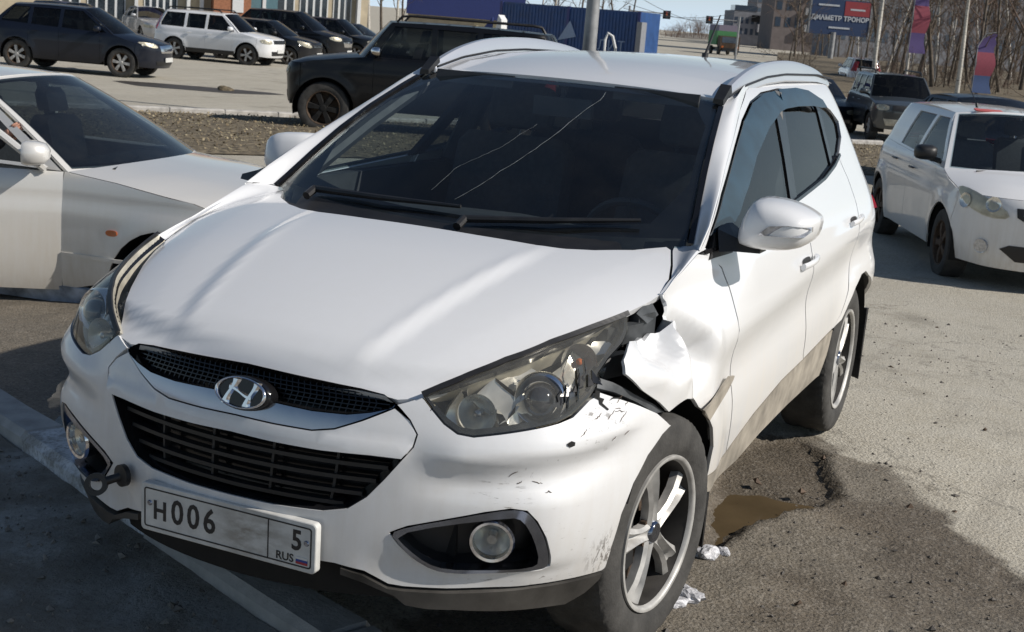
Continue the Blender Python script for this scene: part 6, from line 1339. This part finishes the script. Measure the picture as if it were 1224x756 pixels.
MB().add(*fbox(A, e, nrm, sx(296), sx(330), -.6, 3.2, 0, .35)).build('teal_panel', simple('teal_panel', (.08, .16, .19), .6), root); MB().add(*fbox(A, e, nrm, 0, L, 2.9, 3.9, 0, .5)).build('fascia', M['bluefascia'], root)
for a in (160, 222, 238, 312, 425): MB().add(*fbox(A, e, nrm, sx(a), sx(a+4), -.6, 2.9, .05, .4)).build('column', M['whiteframe'], root)
root, A, e, nrm, L = block('banner_building', 'low yellow-beige building with blue fascia behind the black off-roader', at(488, 10, 92), at(626, 10, 92), -.6, 1.35, 8, M['beige'])
MB().add(*fbox(A, e, nrm, -.1, L+.1, 1.35, 4.6, -8.1, .25)).build('fascia', M['bluefascia'], root); MB().add(*fbox(A, e, nrm, L*.60, L*.62, -.6, 1.35, 0, .1)).add(*fbox(A, e, nrm, L*.58, L*.80, -.6, 1.33, .0, .05)).build('shutter', simple('cream_shutter', (.55, .47, .30), .7), root)
cA, cB = at(596, 40, 74), at(764, 44, 70); A, e, nrm, L = frame_of(cA, cB); z0, z1 = -.4, 2.45
root = link(bpy.data.objects.new('cargo_container', None), None, 'long blue cargo container with faint white lettering behind the crossover roof', 'container'); MB().add(*fbox(A, e, nrm, 0, L, z0, z1, -2.4, 0)).build('body', M['blue'], root)
n_r = 42
for k in range(n_r): MB().add(*fbox(A, e, nrm, .15+(L-.3)*k/n_r, .15+(L-.3)*(k+.5)/n_r, z0+.12, z1-.10, 0, .035)).build('rib', M['blue'], root)
for s in (0, L/2-.08, L-.16): MB().add(*fbox(A, e, nrm, s, s+.16, z0, z1+.02, -.05, .07)).build('corner_post', M['bluefascia'], root)
Tm = lambda P, up: Matrix(((e[0], 0, nrm[0], P[0]), (e[1], 0, nrm[1], P[1]), (0, 1, 0, P[2]), (0, 0, 0, 1)))
sg = 1 if np.dot(e, r2[:2]) > 0 else -1
def wall_text(nm, s, body, size, z, m_, root, A=A, e=e, nrm=nrm, off=.09, sx_=1.0, bold=.0):
    ee = e*sg; P = np.append(A+e*s+nrm*off, z); Mx = Matrix(((ee[0], 0, nrm[0], P[0]), (ee[1], 0, nrm[1], P[1]), (0, 1, 0, P[2]), (0, 0, 0, 1))); return text_mesh(nm, body, size, m_, root, Mx, ext=.004, sx=sx_, bold=bold)
M['faded'] = simple('faded_lettering', (.22, .30, .45), .7)
wall_text('lettering', L*.82, 'ЛИТ', .75, .62, M['faded'], root)
MB().add([tuple(np.append(A+e*s+nrm*.09, z)) for s, z in ((L*.44, .7), (L*.52, 1.75), (L*.57, .95))]+[tuple(np.append(A+e*s+nrm*.05, z)) for s, z in ((L*.44, .7), (L*.52, 1.75), (L*.57, .95))], [(0, 1, 2), (3, 5, 4), (0, 3, 4, 1), (1, 4, 5, 2), (2, 5, 3, 0)]).build('emblem', M['faded'], root)
p = at(762, 45, 69); MB().add(*fbox(np.array(p[:2]), e, nrm, -.05, .22, -.5, 1.95, -.5, .1)).build('trailer_tail', simple('grey_trailer_tail', (.22, .23, .25), .6), None, label='grey tail frame standing at the right end of the blue container', cat='trailer')
p = at(594, 26, 60); MB().rings([[tuple(np.append(np.array(p[:2])+e*s, z)) for s, z in ((-.30, -.5), (.28, -.5), (.22, 1.55), (.05, 1.75))], [tuple(np.append(np.array(p[:2])+e*s+nrm*-.5, z)) for s, z in ((-.30, -.5), (.28, -.5), (.22, 1.55), (.05, 1.75))]], smooth=False).build('white_booth', M['whiteframe'], None, label='narrow white gabled booth at the left end of the blue container', cat='booth')
p = at(580, 26, 60.5); MB().rings([[tuple(np.append(np.array(p[:2])+e*s+nrm*d, z)) for s, z in ((-.45, .72), (.36, -.4), (.36, 1.62))] for d in (0, -.08)], smooth=False).build('blue_awning', M['bluefascia'], None, label='triangular blue awning fixed beside the narrow white booth', cat='awning')
p = at(722, 64, 30); q = at(735, 64, 30); zb_ = -.5; MB().tube([(p[0], p[1], zb_), (p[0], p[1], 1.42), tuple((p*.8+q*.2)[:2])+(1.56,), tuple((p*.35+q*.65)[:2])+(1.50,), (q[0], q[1], 1.25), (q[0], q[1], zb_)], .03, 8).build('white_hoop', M['whiteframe'], None, label='white bent pipe hoop standing right of the lamp post', cat='barrier')
lp = at(706, 40, 24); lr = empty('lamp_post', (lp[0], lp[1], float(gz(lp[0], lp[1]))), 0, 'grey steel lamp post standing behind the roof of the crossover', 'lamp post')
M['postgrey'] = simple('galvanised_post', (.30, .305, .31), .5, .4, var=.2, scale=4)
MB().tube([(0, 0, 0), (0, 0, 4.5), (0, 0, 9)], [.128, .105, .075], 16).build('pole', M['postgrey'], lr); MB().tube([(0, 0, -.1), (0, 0, .5)], .16, 16).build('base', M['postgrey'], lr); MB().tube([(0, 0, 8.9), (.5, .2, 9.3), (1.5, .6, 9.4)], .04, 8).box((1.7, .7, 9.4), (.6, .25, .12)).build('lamp_arm', M['postgrey'], lr)
# far apartment blocks, office
def flats(label, pxa, pxb, dep, z1, mat, nx_, nz_, z0=-.6, bays=(), wm='winblue', deps=None, zlo=3.0):
    root, A, e, nrm, L = block('apartment_building', label, at(pxa, 50, dep), at(pxb, 50, deps or dep), z0, z1, 14, mat); w = L/nx_; h = (z1-zlo-1)/nz_
    for i in range(nx_):
        for j in range(nz_):
            if i in bays: MB().add(*fbox(A, e, nrm, (i+.15)*w, (i+.85)*w, zlo+(j+.05)*h, zlo+(j+.48)*h, 0, .9)).build('balcony', M['bay'], root)
            f = MB().add(*fbox(A, e, nrm, (i+.22)*w, (i+.78)*w, zlo+(j+.50 if i in bays else j+.25)*h, zlo+(j+.9 if i in bays else j+.82)*h, 0, .05)).build('window', M[wm], root)
    return root, A, e, nrm, L
flats('tall grey-brown apartment tower left of the billboard, with pale balcony columns', 921, 1003, 260, 38, M['panelbrown'], 7, 11, bays=(3, 5))
flats('blue-grey slab tower rising behind the stepped office building', 900, 932, 330, 30, M['panelgrey'], 5, 9)
root, A, e, nrm, L = flats('stepped glass-fronted office building at the end of the road', 874, 926, 300, 6.8, M['panelgrey'], 8, 2, zlo=1.2)
MB().add(*fbox(A, e, nrm, L*.0, L*.52, 6.8, 7.9, -6, .1)).build('roof_storey', M['winblue'], root); MB().add(*fbox(A, e, nrm, L*.55, L*1.2, 2.5, 4.2, .1, 1.5)).build('canopy', M['bay'], root); MB().add(*fbox(A, e, nrm, L*.4, L*1.3, 4.6, 6.0, .1, .8)).build('dark_band', M['trim'], root)
flats('long grey apartment block behind the roadside thicket on the right', 1000, 1330, 170, 16, M['panelgrey'], 26, 5, zlo=1.5)
flats('low lilac-grey building left of the office, behind the green lorry', 858, 880, 290, 3.4, simple('lilac_render', (.22, .20, .26), .9), 4, 1, zlo=1)
# billboard
bA, bB = at(967, 22, 112), at(1041, 26, 112); A, e, nrm, L = frame_of(bA, bB); sg = 1 if np.dot(e, r2[:2]) > 0 else -1
zt_, zb2 = at(970, -3, 112)[2], at(975, 40, 112)[2]; root = link(bpy.data.objects.new('billboard', None), None, 'big blue billboard with white lettering and a red corner, above the trees', 'billboard')
M['adblue'] = simple('billboard_blue', (.028, .055, .13), .6, var=.08); M['adred'] = simple('billboard_red', (.33, .05, .06), .6, var=.08); M['adwhite'] = simple('billboard_lettering', (.55, .58, .62), .6)
MB().add(*fbox(A, e, nrm, 0, L, zb2, zt_, -.5, 0)).build('panel', M['adblue'], root); MB().add(*fbox(A, e, nrm, L*.56, L*.98, zt_-(zt_-zb2)*.44, zt_-.1, 0, .02)).build('red_corner', M['adred'], root)
for s, t_, sz, z, m_ in ((L*.30, 'ЗАПЧАСТИ ЛЮБЫЕ', .34, .82, 'adwhite'), (L*.77, 'СКИДКИ', .40, .74, 'adwhite'), (L*.50, 'ДИАМЕТР ТРОНОВ', .50, .46, 'adwhite'), (L*.5, 'звоните и приезжайте', .32, .20, 'adwhite')):
    if 'СКИД' in t_ or 'ЗАПЧ' in t_ or 'звон' in t_: 
        MB().add(*fbox(A, e, nrm, s-L*(.17 if 'СК' not in t_ else .12), s+L*(.17 if 'СК' not in t_ else .12), zb2+(zt_-zb2)*z-.07, zb2+(zt_-zb2)*z+.07, 0, .03)).build('text_line', M[m_], root)
    else: wall_text('lettering', s, t_, sz, zb2+(zt_-zb2)*z, M[m_], root, A, e, nrm, .03, 1.0, .02)
for s in (0, L-.12): MB().add(*fbox(A, e, nrm, s, s+.12, zb2, zt_, -.5, .04)).build('frame_post', M['postgrey'], root)
P = np.append(A+e*L*.42, 0); MB().tube([(P[0], P[1], -.6), (P[0], P[1], zb2+.2)], .22, 10).build('post', M['postgrey'], root)
# signals, cables, flags, green lorry
def signal(label, px, py, pxp, dep, h=5.6):
    hd = at(px, py, dep); po = at(pxp, py, dep); root = link(bpy.data.objects.new('traffic_light', None), None, label, 'traffic light'); MB().tube([(po[0], po[1], -.6), (po[0], po[1], hd[2]+.5)], .10, 8).build('pole', M['postgrey'], root)
    MB().tube([(po[0], po[1], hd[2]+.1), tuple(hd+np.array([0, 0, .1]))], .05, 6).build('arm', M['postgrey'], root); v = CAM-hd; v[2] = 0; v /= np.linalg.norm(v); s_ = np.array([-v[1], v[0], 0])
    R = [[tuple(hd+s_*a*.32+np.array([0, 0, b*.34])+v*d) for a, b in ((-1, -1), (1, -1), (1, 1), (-1, 1))] for d in (-.15, .1)]; head = MB().rings(R, smooth=False).build('signal_head', M['black'], root)
    for k, z in enumerate((.2, 0, -.2)):
        c = hd+v*.11+np.array([0, 0, z]); MB().rings([[tuple(c+s_*math.cos(t)*.085+np.array([0, 0, math.sin(t)*.085])+v*d) for t in np.linspace(0, 6.28, 12, endpoint=False)] for d in (0, .05)]).build('lens', M[('red', 'orange', 'darkglass')[k]], head)
signal('traffic light hung on an arm reaching right from behind the blue container', 797, 18, 752, 115); signal('traffic light hung on an arm reaching left from the office building', 848, 24, 884, 125)
for i, (a, b) in enumerate((((745, 2), (905, 20)), ((745, 10), (905, 8)), ((760, -6), (880, 26)))):
    p, q = at(*a, 100), at(*b, 140); MB().tube([tuple(p+(q-p)*t-np.array([0, 0, .9])*4*t*(1-t)) for t in np.linspace(0, 1, 13)], .018, 4).build('overhead_cable', M['black'], None, label=('thin black cable crossing the pale sky, highest at the left', 'thin black cable crossing the pale sky almost level', 'thin black cable sloping steeply down across the pale sky')[i], cat='cable')
def feather(label, px, py0, py1, dep, w, c1, c2, c3):
    b = at(px, py1, dep); zt = at(px, py0, dep)[2]; zb = float(gz(b[0], b[1])) if py1 > 50 else b[2]-2.5; root = empty('feather_flag', (b[0], b[1], zb), 0, label, 'flag'); ex = np.array([r2[0], r2[1], 0]); H = zt-zb
    MB().tube([(0, 0, 0), (0, 0, H*.8), tuple(ex*w*.35+np.array([0, 0, H*.97])), tuple(ex*w*.9+np.array([0, 0, H]))], .025, 6).build('pole', M['postgrey'], root); ts = [.16, .3, .45, .6, .8, .9, .98]
    for k, (t0, t1, m_) in enumerate(((.16, .40, c1), (.40, .72, c2), (.72, .98, c3))):
        R = []
        for t in np.linspace(t0, t1, 5): wv = .06*math.sin(t*14); x0 = ex*w*.9*max(0, (t-.8)/.2)**2; R.append([tuple(x0+np.array([0, wv, H*t])), tuple(x0+ex*w*(1 if t < .85 else max(.15, (1-t)/.15))+np.array([0, wv*1.5, H*t]))])
        V = [p for r in R for p in r]; MB().add(V, [(2*i, 2*i+1, 2*i+3, 2*i+2) for i in range(4)], True).build('cloth', m_, root)
Mp1, Mp2, Mp3 = simple('violet_cloth', (.10, .07, .20), .8), simple('red_cloth', (.30, .07, .10), .8), simple('blue_cloth', (.06, .10, .22), .8)
feather('violet feather flag with a red middle among the roadside birches', 1163, 37, 96, 64, .85, Mp3, Mp2, Mp1); feather('violet flag hanging high at the top edge, between the birches', 1092, -22, 14, 64, .75, Mp1, Mp2, Mp1)
gl = at(865, 66, 150); root = empty('green_lorry', (gl[0], gl[1], -.55), YAW+math.pi+.1, 'small green lorry far down the road beside the office building', 'lorry')
MB().box((-1.2, 0, 1.75), (4, 2.3, 1.5)).build('cargo_body', simple('green_tarpaulin', (.06, .22, .08), .7), root); MB().box((1.6, 0, 1.25), (1.4, 2.1, 1.5)).build('cab', M['brake'], root); MB().box((-.2, 0, .6), (5.4, 1.6, .3)).build('chassis', M['black'], root)
MB().box((2.31, 0, 1.6), (.02, 1.8, .6)).build('windscreen', M['winblue'], root)
for s_ in (1, -1): MB().box((2.31, .8*s_, .85), (.03, .25, .2)).build('headlight', M['orange'], root)
for x in (1.5, -2.2):
    for s_ in (1, -1): MB().lathe([(0, .1), (.45, .1), (.45, -.15), (0, -.15)], 16, Matrix.Translation((x, .95*s_, .45))).build('wheel', M['rubber'], root)

# ============================================================ person in the sedan: arm out at the mirror
M['skin'] = simple('skin', (.50, .26, .18), .55, var=.12, scale=30); M['jacket'] = simple('dark_jacket', (.03, .03, .035), .9, var=.3, scale=20); M['hair'] = simple('dark_hair', (.02, .015, .012), .6, var=.3)
def skin_mesh(name, pts, edges, radii, mat, parent, sub=2):
    me = bpy.data.meshes.new(name); me.from_pydata([tuple(p) for p in pts], edges, []); o = bpy.data.objects.new(name, me); col.objects.link(o); m = o.modifiers.new('skin', 'SKIN')
    for i, r in enumerate(radii): me.skin_vertices[0].data[i].radius = (r, r)
    me.skin_vertices[0].data[0].use_root = True; sb = o.modifiers.new('sub', 'SUBSURF'); sb.levels = sub; sb.render_levels = sub
    dg = bpy.context.evaluated_depsgraph_get(); dg.update(); m2 = bpy.data.meshes.new_from_object(o.evaluated_get(dg)); col.objects.unlink(o); bpy.data.objects.remove(o)
    m2.name = name; m2.materials.clear(); m2.materials.append(mat); m2.polygons.foreach_set('use_smooth', [True]*len(m2.polygons)); return link(bpy.data.objects.new(name, m2), parent)
_Ms = Matrix.Translation(sedan.location) @ Euler(sedan.rotation_euler).to_matrix().to_4x4(); _Mi = _Ms.inverted(); _dp = 7.0
while (_Mi @ Vector(at(14, 166, _dp))).y < -.70 and _dp < 9: _dp += .01
hand = at(14, 166, _dp); fwd_ = np.array([math.cos(math.radians(100)), math.sin(math.radians(100)), 0]); out_ = np.array([math.cos(math.radians(10)), math.sin(math.radians(10)), 0]); upv = np.array([0, 0, 1.])
sh = hand-fwd_*.50-out_*.10-upv*.02; el = hand-fwd_*.26+out_*.0-upv*.14; base_ = sh-out_*.18-upv*.52
pr_ = empty('person', tuple(base_), 0, 'person in a dark jacket in the silver sedan, one hand at the open window', 'person')
rel = lambda q: np.array(q)-base_
ch = base_+upv*.36; nk = base_+upv*.60; lsh = base_+upv*.52-out_*.20; lel = lsh+fwd_*.14-upv*.26; lha = lel+fwd_*.24-upv*.04; kn1 = base_+fwd_*.45+upv*.05+out_*.10; kn2 = base_+fwd_*.45+upv*.05-out_*.14
B_ = [base_, base_+upv*.18, ch, nk, base_+upv*.52+out_*.18, el, hand-fwd_*.05-upv*.01, lsh, lel, lha, kn1, kn2, kn1+fwd_*.14-upv*.40, kn2+fwd_*.14-upv*.40]
skin_mesh('clothed_body', [rel(q) for q in B_], [(0, 1), (1, 2), (2, 3), (2, 4), (4, 5), (5, 6), (2, 7), (7, 8), (8, 9), (0, 10), (0, 11), (10, 12), (11, 13)], [.15, .14, .15, .065, .075, .052, .038, .075, .052, .038, .08, .08, .05, .05], M['jacket'], pr_)
H_ = [nk-upv*.02, nk+upv*.08, nk+upv*.17+fwd_*.02, nk+upv*.26+fwd_*.015, nk+upv*.16+fwd_*.105, nk+upv*.11+fwd_*.08]
hd_ = skin_mesh('head', [rel(q) for q in H_], [(0, 1), (1, 2), (2, 3), (2, 4), (1, 5)], [.055, .06, .085, .07, .02, .035], M['skin'], pr_)
skin_mesh('hair', [rel(q) for q in (nk+upv*.20-fwd_*.03, nk+upv*.29, nk+upv*.14-fwd_*.07)], [(0, 1), (0, 2)], [.09, .07, .05], M['hair'], pr_)
def fingers(w, d, s, up):
    """palm and five bent fingers; w wrist, d reach, s across, up back-of-hand"""
    pts = [w, w+d*.045, w+d*.085]; ed = [(0, 1), (1, 2)]; rd = [.026, .034, .030]
    for k, (o, L) in enumerate(((-.030, .070), (-.010, .080), (.011, .075), (.030, .058))):
        b = len(pts); r0 = w+d*.082+s*o; pts += [r0, r0+d*L*.45+up*.012, r0+d*L*.80-up*.006, r0+d*L*.95-up*.026]; ed += [(2, b), (b, b+1), (b+1, b+2), (b+2, b+3)]; rd += [.0105, .0095, .0088, .0075]
    b = len(pts); r0 = w+d*.03-s*.036; pts += [r0, r0+d*.030-s*.022-up*.01, r0+d*.058-s*.026-up*.02]; ed += [(1, b), (b, b+1), (b+1, b+2)]; rd += [.014, .0115, .009]
    return pts, ed, rd
pt, ed, rd = fingers(hand-fwd_*.06, (fwd_*.75+upv*.55)/np.linalg.norm(fwd_*.75+upv*.55), upv*.6-fwd_*.4, out_); skin_mesh('hand', [rel(q) for q in pt], ed, rd, M['skin'], pr_)
pt, ed, rd = fingers(lha, fwd_, -out_, upv); skin_mesh('hand', [rel(q) for q in pt], ed, rd, M['skin'], pr_)
